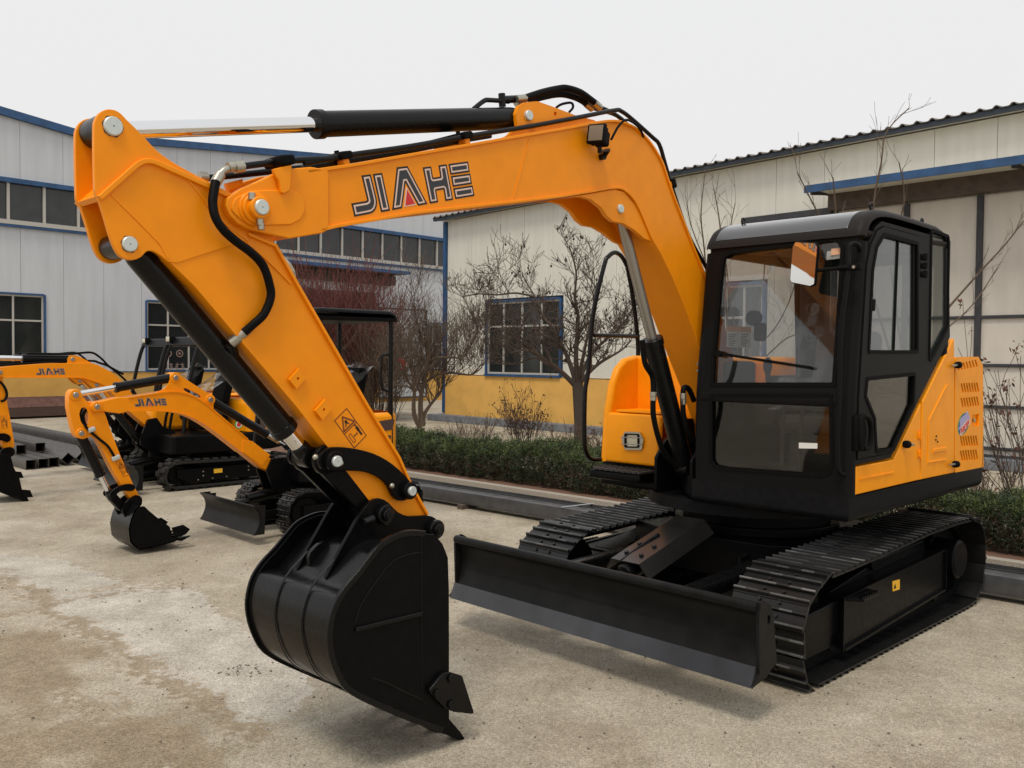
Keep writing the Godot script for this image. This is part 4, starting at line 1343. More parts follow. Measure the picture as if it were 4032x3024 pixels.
func bucket_main(root: Node3D) -> void:
	var bn := 0.225
	var bf := -0.41
	var N := func(arr: Array, z := 5, b := 0.225) -> PackedVector2Array: return side_poly(SF, z, arr, b)
	var back: PackedVector2Array = N.call([800, 594, 740, 590, 680, 600, 600, 642, 550, 700, 490, 780, 430, 850, 382, 930, 358, 1020, 354, 1100, 370, 1185, 398, 1258, 430, 1308, 480, 1345, 560, 1385, 730, 1457, 880, 1510])
	back = sm2(back, 3)
	var plate := back.duplicate()
	plate.append_array(N.call([912, 1490, 911, 860, 906, 705, 880, 640, 845, 600]))
	var m := mb()
	# the upper back plate sits lower than the edges of the side plates
	var shell := PackedVector2Array()
	var kk := back.size()
	for i in kk:
		var dd := (back[mini(i + 1, kk - 1)] - back[maxi(i - 1, 0)]).normalized()
		var down := 0.055 * clampf((20.0 - i) / 3.0, 0.0, 1.0)
		shell.append(back[i] + Vector2(dd.y, -dd.x) * down)
	m.prism(strip(shell, -0.004, 0.016), -bn + 0.012, -bf - 0.012)
	# inner top box that carries the ears
	var bucket := ob(root, "bucket", m, "black_satin")
	for s in [[bn, bn - 0.014], [bf + 0.014, bf]]:
		var sp := mb()
		sp.prism(plate, -s[0], -s[1], 0.003)
		ob(bucket, "side_plate", sp, "black")
	for b in [bn, bf]:
		var ed := mb()
		var sgn := 1.0 if b == bn else -1.0
		ed.prism(strip(back, 0.012, 0.014), -b - (0.004 if sgn > 0 else -0.018), -b + (0.018 if sgn > 0 else 0.004), 0.004)
		ob(bucket, "edge_band", ed, "black_satin")
	# raised wear straps over the back
	var strap := back.slice(14, back.size() - 4)
	for b in [0.02, -0.19]:
		var ws := mb()
		ws.prism(strip(strap, 0.004, 0.0), -b - 0.006, -b + 0.006, 0.002)
		ob(bucket, "wear_strap", ws, "black_satin")
	for q in [[130, 1000, -0.29], [240, 1040, -0.06]]:
		var hl := mb()
		var c := on_z(SF, pxz(5, q[0], q[1]), -q[2])
		hl.lathe(v3(c, q[2]) + Vector3(-0.012, 0, 0), v3(c, q[2]) + Vector3(0.02, 0, 0), [Vector2(0, 0.0), Vector2(0, 0.012), Vector2(0.028, 0.012), Vector2(0.028, 0.02), Vector2(0, 0.02)], 14)
		ob(bucket, "drain_boss", hl, "black")
	# ribs on the side plate
	var rb := mb()
	rb.prism(strip(N.call([470, 1040, 780, 965]), 0.009, 0.009), -bn - 0.012, -bn + 0.002, 0.004)
	ob(bucket, "side_rib", rb, "black_satin")
	var r2 := mb()
	r2.prism(strip(sm2(N.call([470, 1010, 500, 920, 580, 800, 650, 720, 720, 690, 778, 680]), 4), 0.003, 0.003), -bn - 0.003, -bn + 0.002)
	r2.prism(strip(sm2(N.call([545, 1265, 620, 1290, 700, 1330, 785, 1368]), 4), 0.003, 0.003), -bn - 0.003, -bn + 0.002)
	r2.prism(strip(N.call([781, 600, 781, 960, 783, 1360]), 0.002, 0.002), -bn - 0.002, -bn + 0.002)
	ob(bucket, "weld_bead", r2, "black_satin")
	# ears
	for b in [-0.03, -0.255]:
		var ear: PackedVector2Array = side_poly(SF, 5, [330, 800, 372, 715, 440, 590, 490, 500, 535, 445, 580, 428, 622, 448, 665, 492, 720, 512, 800, 508, 842, 522, 864, 562, 858, 602, 790, 610, 700, 620, 600, 640, 540, 690, 470, 740], -0.03)
		var em := mb()
		em.prism(sm2(ear, 2), -b - 0.011, -b + 0.011, 0.003)
		ob(bucket, "ear", em, "black")
	var e1: Vector2 = side_poly(SF, 10, [1430, 1335], -0.03)[0]
	var e2: Vector2 = side_poly(SF, 10, [2060, 1520], -0.03)[0]
	for e in [e1, e2]:
		var bo := mb()
		bo.cyl(v3(e, -0.29), v3(e, 0.012), 0.045, 28, 0.005)
		bo.cyl(v3(e, 0.0), v3(e, 0.028), 0.029, 24, 0.004)
		bo.cyl(v3(e, 0.028), v3(e, 0.034), 0.02, 18, 0.002)
		ob(bucket, "pin_boss", bo, "black_satin")
	var hb := mb()
	hex(hb, v3(on_z(SF, pxz(10, 1215, 1440), -0.0), 0.0), v3(on_z(SF, pxz(10, 1330, 1390), 0.0), 0.0), 0.018)
	ob(bucket, "bolt", hb, "bolt_dark")
	var hk := mb()
	hk.prism(sm2(side_poly(SF, 5, [262, 800, 250, 705, 272, 662, 318, 628, 345, 638, 315, 690, 332, 705, 375, 690, 420, 760, 330, 830], -0.2), 2), 0.188, 0.212, 0.003)
	ob(bucket, "lifting_hook", hk, "black_satin")
	# side cutter and teeth
	for s in [[bn + 0.002, bn + 0.022], [bf - 0.022, bf - 0.002]]:
		var sc := mb()
		sc.prism(rnd(N.call([800, 1322, 868, 1240, 900, 1234, 958, 1252, 1016, 1432, 985, 1428, 918, 1420, 880, 1405]), 0.012, 2), -s[1], -s[0], 0.004)
		for q in [[836, 1333], [902, 1262], [902, 1383]]:
			var c: Vector2 = N.call(q)[0]
			sc.cyl(v3(c, s[1]), v3(c, s[1] + 0.012), 0.02, 6, 0.002)
		ob(bucket, "side_cutter", sc, "black_satin")
	for b in [0.165, 0.03, -0.095, -0.22, -0.35]:
		var th := mb()
		th.prism(rnd(N.call([757, 1432, 780, 1425, 900, 1472, 918, 1452, 985, 1530, 1012, 1572, 985, 1572, 915, 1540, 860, 1530, 755, 1468]), 0.006, 2), -b - 0.035, -b + 0.035, 0.006)
		ob(bucket, "tooth", th, "black")
	var lip := mb()
	lip.prism(N.call([700, 1450, 760, 1445, 905, 1500, 900, 1515, 740, 1478]), -bn + 0.02, -bf - 0.02, 0.004)
	ob(bucket, "lip", lip, "black")

# ---------------------------------------------------------------- the cab
func cab_main(root: Node3D) -> void:
	var B := 1.041
	var shell := mb()
	var outer := P2([0.755, 1.165, 0.755, 1.53, 0.672, 2.31, 0.62, 2.43, 0.54, 2.52, 0.46, 2.56, -0.57, 2.56, -0.62, 2.53, -0.645, 2.40, -0.690, 1.915, -0.166, 1.506, 0.264, 1.168])
	var dooro := P2([0.745, 1.19, 0.742, 1.55, 0.668, 2.30, 0.62, 2.41, 0.54, 2.50, 0.45, 2.535, -0.11, 2.535, -0.135, 1.518, 0.256, 1.195])
	var quarter := rnd(side_poly(SF, 3, [1815, 178, 1932, 222, 1926, 832, 1800, 1078], B), 0.03, 3)
	shell.plate(outer, [dooro, quarter], -B, -B + 0.035)
	# far side wall
	var farw := P2([0.40, 1.55, 0.60, 1.55, 0.57, 2.42, -0.50, 2.42, -0.52, 1.62, -0.3, 1.55])
	shell.plate(P2([0.755, 0.99, 0.755, 1.53, 0.672, 2.31, 0.62, 2.43, 0.54, 2.52, 0.46, 2.56, -0.57, 2.56, -0.62, 2.53, -0.645, 2.40, -0.690, 1.9, -0.69, 0.99]), [rnd(P2([0.66, 1.55, 0.585, 2.34, 0.5, 2.42, -0.50, 2.42, -0.56, 1.62, -0.2, 1.50]), 0.05, 3)], -0.03, 0.0)
	# rear wall
	shell.xf = Transform3D(FRONT, Vector3.ZERO)
	shell.plate(rect2(0.0, 0.99, B - 0.01, 2.56), [rnd(rect2(0.10, 1.75, 0.94, 2.42), 0.06, 3)], -0.69, -0.655)
	# front, lower plate
	var fl := Transform3D(FRONT, Vector3(0.80, 0, 0))
	var lo_hole := rnd(on_list(SF * fl, 4, [1003, 715, 1000, 1235, 1035, 1285, 1120, 1302, 1870, 1355, 1945, 1330, 1962, 1260, 1957, 715]), 0.01, 2)
	shell.xf = fl
	shell.plate(P2([0.045, 0.985, B - 0.045, 0.985, B - 0.045, 1.53, 0.045, 1.53]), [Geometry2D.intersect_polygons(lo_hole, rect2(-1, 0, 2, 1.5199))[0]], -0.04, 0.0)
	# front, upper plate leaning back
	var sl := Vector3(-0.1, 0.87, 0).normalized()
	var fx := Vector3(0, 0, -1)
	var fu := Transform3D(Basis(fx, sl, fx.cross(sl)), Vector3(0.80, 1.53, 0))
	var up_hole := on_list(SF * fu, 3, [345, 1215, 352, 1050, 412, 400, 424, 360, 470, 330, 800, 285, 1150, 240, 1200, 255, 1222, 300, 1220, 360, 1165, 1215])
	shell.xf = fu
	shell.plate(P2([0.045, 0.0, B - 0.045, 0.0, B - 0.045, 0.955, 0.045, 0.955]), [up_hole], -0.04, 0.0)
	shell.xf = Transform3D.IDENTITY
	# rounded corner posts
	for b in [0.045, B - 0.045]:
		var pts := [Vector3(0.755, 0.985, -b), Vector3(0.755, 1.53, -b)]
		for t in [0.45, 0.9]:
			pts.append(Vector3(0.755, 1.53, -b) + sl * t)
		shell.tube(sm(pts, 4), 0.045, 20)
	shell.tube([Vector3(-0.64, 0.99, -B + 0.04), Vector3(-0.64, 1.9, -B + 0.04), Vector3(-0.60, 2.5, -B + 0.04)], 0.04, 16)
	var cab := ob(root, "cab", shell, "cab_black")
	# roof
	var rf := mb()
	var rp := sm2(P2([0.708, 2.455, 0.69, 2.505, 0.635, 2.57, 0.55, 2.612, 0.45, 2.632, 0.30, 2.642, 0.0, 2.644, -0.45, 2.638]), 4)
	rp.append_array(P2([-0.56, 2.62, -0.62, 2.59, -0.645, 2.53, -0.645, 2.50, 0.60, 2.44]))
	rf.prism(rp, -B, 0.0, 0.045)
	ob(cab, "roof", rf, "cab_plastic")
	var rp2 := mb()
	var top := rp.slice(4, 25)
	rp2.prism(strip(top, 0.008, 0.002), -B + 0.10, -0.075, 0.004)
	ob(cab, "roof_panel", rp2, "cab_roof")
	# front header moulding and windscreen
	var seal := mb()
	seal.xf = fu
	var hole2 := MB.clean(up_hole)
	seal.plate(seal.inset(hole2, -0.012), [seal.inset(hole2, 0.012)], -0.01, 0.006)
	ob(cab, "windscreen_seal", seal, "rubber")
	var g1 := mb()
	g1.xf = fu
	g1.prism(hole2, -0.022, -0.018)
	ob(cab, "windscreen", g1, "glass")
	var g2 := mb()
	g2.xf = fl
	g2.prism(lo_hole, -0.022, -0.018)
	ob(cab, "lower_windscreen", g2, "glass_tint")
	var seal2 := mb()
	seal2.xf = fl
	var lh := MB.clean(lo_hole)
	seal2.plate(seal2.inset(lh, -0.01), [seal2.inset(lh, 0.012)], -0.008, 0.005)
	ob(cab, "lower_seal", seal2, "rubber")
	var dv := mb()
	dv.box(Vector3(0.785, 1.515, -0.5), Vector3(0.035, 0.06, 0.9), 0.008)
	dv.xf = fu
	# inner frame of the opening windscreen
	var inn := on_list(SF * fu, 3, [470, 1160, 455, 380, 1205, 290, 1140, 1215, 500, 1215])
	ob(cab, "windscreen_rail", dv, "cab_black")
	# door with two windows
	var w1 := rnd(side_poly(SF, 3, [1385, 1000, 1412, 450, 1440, 290, 1490, 208, 1716, 268, 1716, 1000], B), 0.02, 3)
	var w2 := rnd(side_poly(SF, 9, [150, 400, 412, 374, 405, 545, 295, 790, 200, 803, 190, 620, 140, 500], B), 0.02, 3)
	var tmp := mb()
	var dm := mb()
	var dpoly := tmp.inset(MB.clean(dooro), 0.006)
	dm.plate(dpoly, [w1, w2], -B - 0.008, -B + 0.028)
	var door := ob(cab, "door", dm, "cab_black")
	var wf := mb()
	for w in [w1, w2]:
		var c := MB.clean(w)
		wf.plate(tmp.inset(c, -0.008), [tmp.inset(c, 0.014)], -B - 0.013, -B - 0.002)
	var q := MB.clean(quarter)
	wf.plate(tmp.inset(q, -0.008), [tmp.inset(q, 0.012)], -B - 0.006, -B + 0.005)
	ob(cab, "window_seals", wf, "rubber")
	var gl := mb()
	gl.prism(w1, -B + 0.008, -B + 0.012)
	ob(cab, "door_window", gl, "glass_side")
	var gl2 := mb()
	gl2.prism(w2, -B + 0.008, -B + 0.012)
	ob(cab, "door_lower_window", gl2, "glass_tint")
	var gl3 := mb()
	gl3.prism(quarter, -B + 0.012, -B + 0.016)
	ob(cab, "quarter_window", gl3, "glass_side")
	var mu := mb()
	mu.prism(strip(side_poly(SF, 3, [1598, 240, 1568, 1000], B), 0.006, 0.006), -B + 0.0, -B + 0.02)
	mu.prism(strip(side_poly(SF, 3, [1700, 270, 1698, 1000], B), 0.018, 0.018), -B + 0.0, -B + 0.02)
	ob(cab, "sliding_window_frame", mu, "rubber")
	var lt := mb()
	lt.prism(rnd(side_poly(SF, 3, [1423, 645, 1440, 642, 1436, 722, 1420, 724], B), 0.006, 2), -B - 0.004, -B + 0.01, 0.002)
	ob(cab, "window_latch", lt, "rubber")
	var hd := mb()
	var hpts := []
	for p in [[125, 790], [118, 720], [122, 625], [140, 605], [168, 625], [180, 680], [172, 770], [140, 785]]:
		hpts.append(v3(on_z(SF, pxz(9, p[0], p[1]), -B - 0.03), B + 0.03))
	hd.tube(sm(hpts, 4), 0.014, 12)
	hd.box(hpts[1] + Vector3(0, 0.02, 0.02), Vector3(0.04, 0.2, 0.03), 0.01)
	ob(cab, "door_handle", hd, "rubber")
	for yy in [[340, 385], [400, 440], [455, 500]]:
		var hg := mb()
		var c0 := on_z(SF, pxz(3, 1757, yy[0]), -B)
		var c1 := on_z(SF, pxz(3, 1753, yy[1]), -B)
		hg.cyl(v3(c0, B + 0.018), v3(c1, B + 0.018), 0.014, 14, 0.003)
		hg.box(v3(c0.lerp(c1, 0.5), B + 0.006), Vector3(0.05, 0.03, 0.02), 0.004)
		ob(cab, "hinge", hg, "rubber")
	for p in [Vector3(0.50, 2.615, -0.16), Vector3(0.35, 2.645, -0.93), Vector3(-0.45, 2.645, -0.93)]:
		var ey := mb()
		var ring := []
		for i in 13:
			var an := TAU * i / 12.0
			ring.append(p + Vector3(cos(an) * 0.018, 0.03 + sin(an) * 0.018, 0))
		ey.tube(ring, 0.006, 8)
		ey.cyl(p - Vector3(0, 0.01, 0), p + Vector3(0, 0.012, 0), 0.012, 10)
		ob(cab, "lifting_eye", ey, "bolt_dark")
	# mirror
	var mp := rnd(front_poly(SF, 3, [905, 254, 1042, 262, 1056, 292, 1030, 545, 998, 560, 872, 534, 862, 508, 884, 290], 0.90), 0.012, 3)
	var mm := mb()
	var mc := Vector3(0.88, 2.3, -0.8)
	mm.xf = Transform3D(Basis.IDENTITY, mc) * Transform3D(Basis(Vector3(0, 0, 1), deg_to_rad(-2.4)) * Basis(Vector3(0, 1, 0), deg_to_rad(2)), Vector3.ZERO) * Transform3D(Basis.IDENTITY, -mc) * Transform3D(FRONT, Vector3.ZERO)
	mm.prism(mp, 0.868, 0.896, 0.008)
	var mi := ob(root, "side_mirror", mm, "rubber")
	var mg := mb()
	mg.xf = mm.xf
	mg.prism(mm.inset(MB.clean(mp), 0.006), 0.8965, 0.8985)
	ob(mi, "mirror_glass", mg, "mirror")
	var ma := mb()
	var a0 := front_poly(SF, 3, [1300, 428], 0.83)[0]
	var a1 := front_poly(SF, 3, [1045, 452], 0.87)[0]
	ma.tube([Vector3(0.80, a0.y, -a0.x), Vector3(0.84, a0.y, -a0.x + 0.05), Vector3(0.87, a1.y, -a1.x), Vector3(0.872, a1.y, -a1.x + 0.09)], 0.011, 10)
	ma.box(Vector3(0.815, a0.y, -a0.x + 0.03), Vector3(0.04, 0.035, 0.13), 0.006)
	ob(mi, "mirror_arm", ma, "rubber")
	var mbx := mb()
	for z in [0.0, 0.07]:
		mbx.cyl(Vector3(0.835, a0.y, -a0.x + z), Vector3(0.842, a0.y, -a0.x + z), 0.009, 10)
	ob(mi, "screw", mbx, "fitting")
	# grab rail on the corner post
	var gr := mb()
	var gp := []
	for p in [[1335, 310, 0.70], [1330, 285, 0.74], [1300, 270, 0.77], [1272, 285, 0.79], [1262, 330, 0.80], [1255, 470, 0.82]]:
		var c := front_poly(SF, 3, [p[0], p[1]], p[2])[0]
		gp.append(Vector3(p[2], c.y, -c.x))
	gp.append(Vector3(0.845, 1.9, -0.985))
	gp.append(Vector3(0.85, 1.55, -0.985))
	gp.append(Vector3(0.85, 1.20, -0.985))
	gp.append(Vector3(0.84, 1.13, -0.99))
	gp.append(Vector3(0.80, 1.11, -1.0))
	gr.tube(sm(gp, 5), 0.014, 12)
	ob(root, "grab_rail", gr, "cab_black")
	# wiper
	var wp := mb()
	var wa := on_z(SF * fu, pxz(3, 395, 1008), 0.01)
	var wb := on_z(SF * fu, pxz(3, 1012, 1103), 0.01)
	wp.xf = fu
	wp.bar(Vector3(wa.x, wa.y, 0.018), Vector3(wb.x, wb.y, 0.018), 0.012, 0.016)
	wp.cyl(Vector3(wa.x, wa.y, -0.01), Vector3(wa.x, wa.y, 0.03), 0.02, 12)
	wp.bar(Vector3(lerpf(wa.x, wb.x, 0.45), lerpf(wa.y, wb.y, 0.45), 0.006), Vector3(wb.x, wb.y, 0.006), 0.02, 0.012)
	ob(cab, "wiper", wp, "rubber")
	# stickers on the glass
	var s1 := mb()
	s1.xf = fu
	s1.prism(on_list(SF * fu, 3, [1105, 318, 1202, 300, 1205, 362, 1100, 376]), -0.026, -0.0225)
	ob(cab, "glass_sticker", s1, "paper")
	var s2 := mb()
	s2.xf = fu
	s2.prism(on_list(SF * fu, 3, [1138, 302, 1206, 293, 1204, 338, 1135, 346]), -0.017, -0.0155)
	ob(cab, "glass_sticker", s2, pm("sticker_peach", c8(226, 176, 140), 0.6))
	var s3 := mb()
	s3.xf = fl
	s3.prism(on_list(SF * fl, 4, [1690, 1093, 1838, 1098, 1836, 1141, 1690, 1138]), -0.017, -0.0155)
	ob(cab, "glass_sticker", s3, "paper")
	# pins on the far post
	var sc := mb()
	for yy in [467, 522]:
		var c := front_poly(SF, 4, [897, yy], 0.80)[0]
		sc.cyl(Vector3(0.795, c.y, -c.x), Vector3(0.806, c.y, -c.x), 0.006, 8)
	ob(cab, "screw", sc, "fitting")
	cab_inside(cab)
func on_list(fr: Transform3D, z: int, pts: Array) -> PackedVector2Array:
	var r := PackedVector2Array()
	for i in range(0, pts.size(), 2):
		r.append(on_z(fr, pxz(z, pts[i], pts[i + 1]), 0.0))
	return r
func cab_inside(cab: Node3D) -> void:
	var fl := mb()
	fl.box(Vector3(0.05, 1.0, -0.52), Vector3(1.4, 0.02, 1.0))
	ob(cab, "floor_mat", fl, "interior_dark")
	var st := mb()
	st.box(Vector3(0.02, 1.33, -0.52), Vector3(0.48, 0.12, 0.46), 0.045)
	st.xf = Transform3D(Basis(Vector3(0, 0, 1), deg_to_rad(12)), Vector3(-0.25, 1.66, -0.52))
	st.box(Vector3(0, 0, 0), Vector3(0.12, 0.58, 0.44), 0.05)
	st.box(Vector3(0.0, 0.40, 0), Vector3(0.1, 0.2, 0.26), 0.04)
	st.xf = Transform3D.IDENTITY
	st.box(Vector3(0.0, 1.14, -0.52), Vector3(0.40, 0.28, 0.36), 0.03)
	ob(cab, "seat", st, "seat")
	for z in [-0.20, -0.85]:
		var cs := mb()
		cs.box(Vector3(0.02, 1.42, z), Vector3(0.55, 0.22, 0.16), 0.04)
		cs.box(Vector3(-0.02, 1.62, z), Vector3(0.3, 0.05, 0.09), 0.02)
		ob(cab, "console", cs, "interior")
		var js := mb()
		js.cyl(Vector3(0.20, 1.5, z), Vector3(0.22, 1.66, z), 0.018, 12)
		js.ball(Vector3(0.225, 1.71, z), Vector3(0.03, 0.06, 0.03), 12, 8)
		ob(cab, "joystick", js, "interior_dark")
	var mo := mb()
	mo.xf = Transform3D(Basis(Vector3(0, 1, 0), deg_to_rad(20)), Vector3(0.52, 1.62, -0.16))
	mo.box(Vector3(0, 0, 0), Vector3(0.10, 0.24, 0.2), 0.03)
	mo.cyl(Vector3(0, -0.3, 0), Vector3(0, -0.1, 0), 0.03, 12)
	ob(cab, "monitor", mo, "interior_dark")
	for z in [-0.46, -0.58]:
		var lv := mb()
		lv.tube(sm([Vector3(0.50, 1.0, z), Vector3(0.50, 1.3, z), Vector3(0.46, 1.52, z), Vector3(0.42, 1.60, z)], 4), 0.012, 10)
		ob(cab, "travel_lever", lv, "interior")
		# plastic wrap hanging on the lever
		var fm := mb()
		rng.seed = 77 + int(z * 100)
		var rows := []
		for i in 9:
			var row := []
			for k in 10:
				var an := TAU * k / 9.0
				var r := 0.035 + 0.03 * rng.randf() + 0.012 * i * rng.randf()
				row.append(Vector3(0.45 + cos(an) * r, 1.64 - i * 0.025, z + sin(an) * r))
			row[9] = row[0]
			rows.append(row)
		for i in 8:
			for k in 9:
				var nn: Vector3 = (rows[i][k + 1] - rows[i][k]).cross(rows[i + 1][k] - rows[i][k]).normalized()
				fm.qf(rows[i][k], rows[i][k + 1], rows[i + 1][k + 1], rows[i + 1][k], nn)
		ob(cab, "plastic_wrap", fm, "film")
	# plastic cover over the seat back
	var cv := mb()
	var crow := []
	rng.seed = 5
	for i in 10:
		var row := []
		for k in 9:
			var t := k / 8.0
			row.append(Vector3(-0.12 + 0.34 * pow(i / 9.0, 1.4) + rng.randf() * 0.03, 2.12 - i * 0.075 + rng.randf() * 0.02, -0.28 - 0.5 * t - 0.02 * i * (t - 0.5)))
		crow.append(row)
	for i in 9:
		for k in 8:
			var nn: Vector3 = (crow[i][k + 1] - crow[i][k]).cross(crow[i + 1][k] - crow[i][k]).normalized()
			cv.qf(crow[i][k], crow[i][k + 1], crow[i + 1][k + 1], crow[i + 1][k], nn)
	ob(cab, "seat_cover_film", cv, "film")
	# rear pillar with air vents
	var pl := mb()
	pl.box(Vector3(-0.56, 1.8, -0.14), Vector3(0.14, 1.5, 0.2), 0.04)
	pl.box(Vector3(-0.56, 1.3, -0.55), Vector3(0.16, 0.7, 0.95), 0.03)
	ob(cab, "rear_pillar", pl, "interior_dark")
	for y in [2.12, 1.93]:
		var vt := mb()
		vt.lathe(Vector3(-0.50, y, -0.16), Vector3(-0.47, y, -0.16), [Vector2(0, 0), Vector2(0, 0.03), Vector2(0.012, 0.03), Vector2(0.02, 0.036), Vector2(0.026, 0.036), Vector2(0.026, 0.046), Vector2(0.0, 0.046)], 20)
		ob(cab, "air_vent", vt, "interior")
	var fan := mb()
	fan.cyl(Vector3(0.42, 2.02, -0.22), Vector3(0.48, 2.02, -0.22), 0.05, 18, 0.01)
	fan.box(Vector3(0.42, 1.93, -0.25), Vector3(0.05, 0.12, 0.08), 0.02)
	ob(cab, "fan", fan, "interior_dark")
	# printed notices on the far window
	for k in 2:
		var a := side_poly(SF, 3, [[446, 822, 523, 826, 523, 966, 444, 964], [528, 826, 606, 832, 604, 970, 527, 967]][k], 0.035)
		var np := mb()
		np.prism(a, -0.036, -0.034)
		ob(cab, "notice", np, "paper")
		var h := side_poly(SF, 3, [[447, 822, 523, 826, 523, 860, 446, 857], [528, 826, 606, 832, 606, 866, 528, 862]][k], 0.035)
		var nh := mb()
		nh.prism(h, -0.038, -0.0362)
		ob(cab, "notice_header", nh, "label_orange")
		var nl := mb()
		for j in 6:
			var y := 880 + j * 14
			var x0: float = [456, 538][k]
			nl.prism(strip(side_poly(SF, 3, [x0, y, x0 + 50 - (j % 3) * 8, y + 2], 0.035), 0.0025, 0.0025), -0.0375, -0.0362)
		ob(cab, "notice_print", nl, "print_slate")
	var fg := mb()
	fg.prism(P2([0.66, 1.51, 0.585, 2.34, 0.5, 2.42, -0.50, 2.42, -0.56, 1.62, -0.2, 1.50]), -0.014, -0.010)
	ob(cab, "far_window", fg, "glass")
	var rg := mb()
	rg.xf = Transform3D(FRONT, Vector3.ZERO)
	rg.prism(rnd(rect2(0.10, 1.75, 0.94, 2.42), 0.06, 3), -0.675, -0.671)
	ob(cab, "rear_window", rg, "glass")

# ---------------------------------------------------------------- the small excavators
func affine(q: Vector2, x0: float, kx: float, y0: float, kyx: float, ky: float) -> Vector2:
	return Vector2(x0 + q.x * kx, y0 + q.x * kyx + q.y * ky)
func mini_blade(root: Node3D, a: float, y0: float, hb: float, hgt: float, wing: bool) -> void:
	var arc := sm2(P2([a, y0 + hgt, a - 0.05, y0 + hgt * 0.75, a - 0.06, y0 + hgt * 0.45, a - 0.03, y0 + hgt * 0.15, a, y0]), 4)
	var m := mb()
	m.prism(strip(arc, 0.006, 0.006), -hb, hb, 0.003)
	var o := ob(root, "dozer_blade", m, "blade_paint")
	for s in [1, -1]:
		var e := mb()
		var ep := arc.duplicate()
		ep.append_array(P2([a - 0.10, y0, a - 0.11, y0 + hgt]))
		e.prism(ep, (hb - 0.12) * s - 0.006, (hb - 0.12) * s + 0.006)
		ob(o, "rib", e, "blade_paint")
		var e2 := mb()
		e2.prism(ep, hb * s - 0.008, hb * s + 0.004)
		ob(o, "end_plate", e2, "blade_paint")
		var p := mb()
		p.bar(Vector3(a - 0.07, y0 + 0.12, 0.34 * s), Vector3(0.30, 0.24, 0.25 * s), 0.06, 0.09, Vector3.UP, 0.008)
		ob(o, "push_arm", p, "black")
	var l := mb()
	l.cyl(Vector3(a - 0.08, y0 + 0.2, 0), Vector3(0.45, 0.40, 0), 0.035, 16)
	l.cyl(Vector3(a - 0.22, y0 + 0.25, 0), Vector3(0.40, 0.42, 0), 0.048, 18, 0.006)
	l.box(Vector3(0.66, 0.42, 0), Vector3(0.24, 0.012, 0.22))
	ob(o, "lift_cylinder", l, "black_satin")
func mini_tracks(root: Node3D, env: PackedVector2Array, bc: float, w: float, rubber: bool, n: int) -> void:
	env = MB.clean(env)
	var tmp := mb()
	var pr := closed_path(env, n)
	var shoe: ArrayMesh
	if rubber:
		var lm := mb()
		lm.box(Vector3(0, -0.014, w * 0.24), Vector3(pr[1] * 0.5, 0.03, w * 0.46), 0.006)
		lm.box(Vector3(pr[1] * 0.5, -0.014, -w * 0.24), Vector3(pr[1] * 0.5, 0.03, w * 0.46), 0.006)
		shoe = lm.mesh()
	else:
		shoe = steel_shoe(pr[1], w, 0.024)
	for s in [1, -1]:
		var zc: float = -bc * s
		var band := mb()
		band.plate(tmp.inset(env, 0.026), [tmp.inset(env, 0.052 if rubber else 0.07)], zc - (w * 0.5 if rubber else 0.05), zc + (w * 0.5 if rubber else 0.05))
		var t := ob(root, "track", band, "rubber_track" if rubber else "track_dull")
		for k in pr[0]:
			var d: Vector2 = k[1]
			var x := Vector3(d.x, d.y, 0)
			var y := Vector3(d.y, -d.x, 0)
			ob(t, "tread_lug" if rubber else "track_shoe", shoe, "rubber_track" if rubber else "track_steel", Transform3D(Basis(x, y, x.cross(y)), Vector3(k[0].x, k[0].y, zc)))
		var lo := env[0]
		var hi := env[0]
		for q in env:
			lo = lo.min(q); hi = hi.max(q)
		var r := (hi.y - lo.y) * 0.5 - 0.075
		for e in [[hi.x - r - 0.09, "idler_wheel"], [lo.x + r + 0.09, "drive_sprocket"]]:
			var wm := mb()
			wm.cyl(Vector3(e[0], (hi.y + lo.y) * 0.5, zc - 0.05), Vector3(e[0], (hi.y + lo.y) * 0.5, zc + 0.05), r, 24, 0.01)
			ob(t, e[1], wm, "track_dull")
		for i in 4:
			var ro := mb()
			var ax := lerpf(lo.x + 0.35, hi.x - 0.35, i / 3.0)
			ro.cyl(Vector3(ax, 0.11, zc - 0.07), Vector3(ax, 0.11, zc + 0.07), 0.055, 16, 0.006)
			ob(t, "track_roller", ro, "track_dull")
		var fm := mb()
		var f0 := hi.x - 0.20
		var f1 := lo.x + 0.22
		var h := hi.y
		fm.prism(P2([f0, h * 0.66, f0, h * 0.42, f0 - 0.14, h * 0.24, f1 + 0.1, h * 0.24, f1, h * 0.4, f1, h * 0.74, f1 + 0.25, h * 0.74, f1 + 0.45, h * 0.68]), zc - w * 0.36, zc + w * 0.36, 0.006)
		var fo := ob(root, "track_frame", fm, "black")
		if rubber:
			for q in [[f0 - 0.35, 0.56], [f0 - 0.35, 0.42], [f0 - 0.28, 0.3], [f0 - 0.48, 0.31], [f0 - 0.68, 0.32], [f0 - 1.0, 0.6], [f0 - 1.0, 0.48]]:
				var bo := mb()
				bo.cyl(Vector3(q[0], h * q[1], zc - w * 0.36 * s), Vector3(q[0], h * q[1], zc - (w * 0.36 + 0.006) * s), 0.009, 8)
				ob(fo, "bolt", bo, "fitting")
			var lb := mb()
			lb.prism(rect2(f0 - 0.62, h * 0.47, f0 - 0.5, h * 0.61), zc - s * (w * 0.36 + 0.0005), zc - s * (w * 0.36 + 0.003))
			ob(fo, "warning_label", lb, "label_yellow")
	var ce := mb()
	ce.box(Vector3(0, 0.27, 0), Vector3(0.7, 0.2, bc * 2.0 - 0.1), 0.02)
	ob(root, "centre_frame", ce, "black")
	var sw := mb()
	sw.cyl(Vector3(0, 0.35, 0), Vector3(0, 0.5, 0), 0.3, 28, 0.01)
	ob(root, "swing_ring", sw, "black")
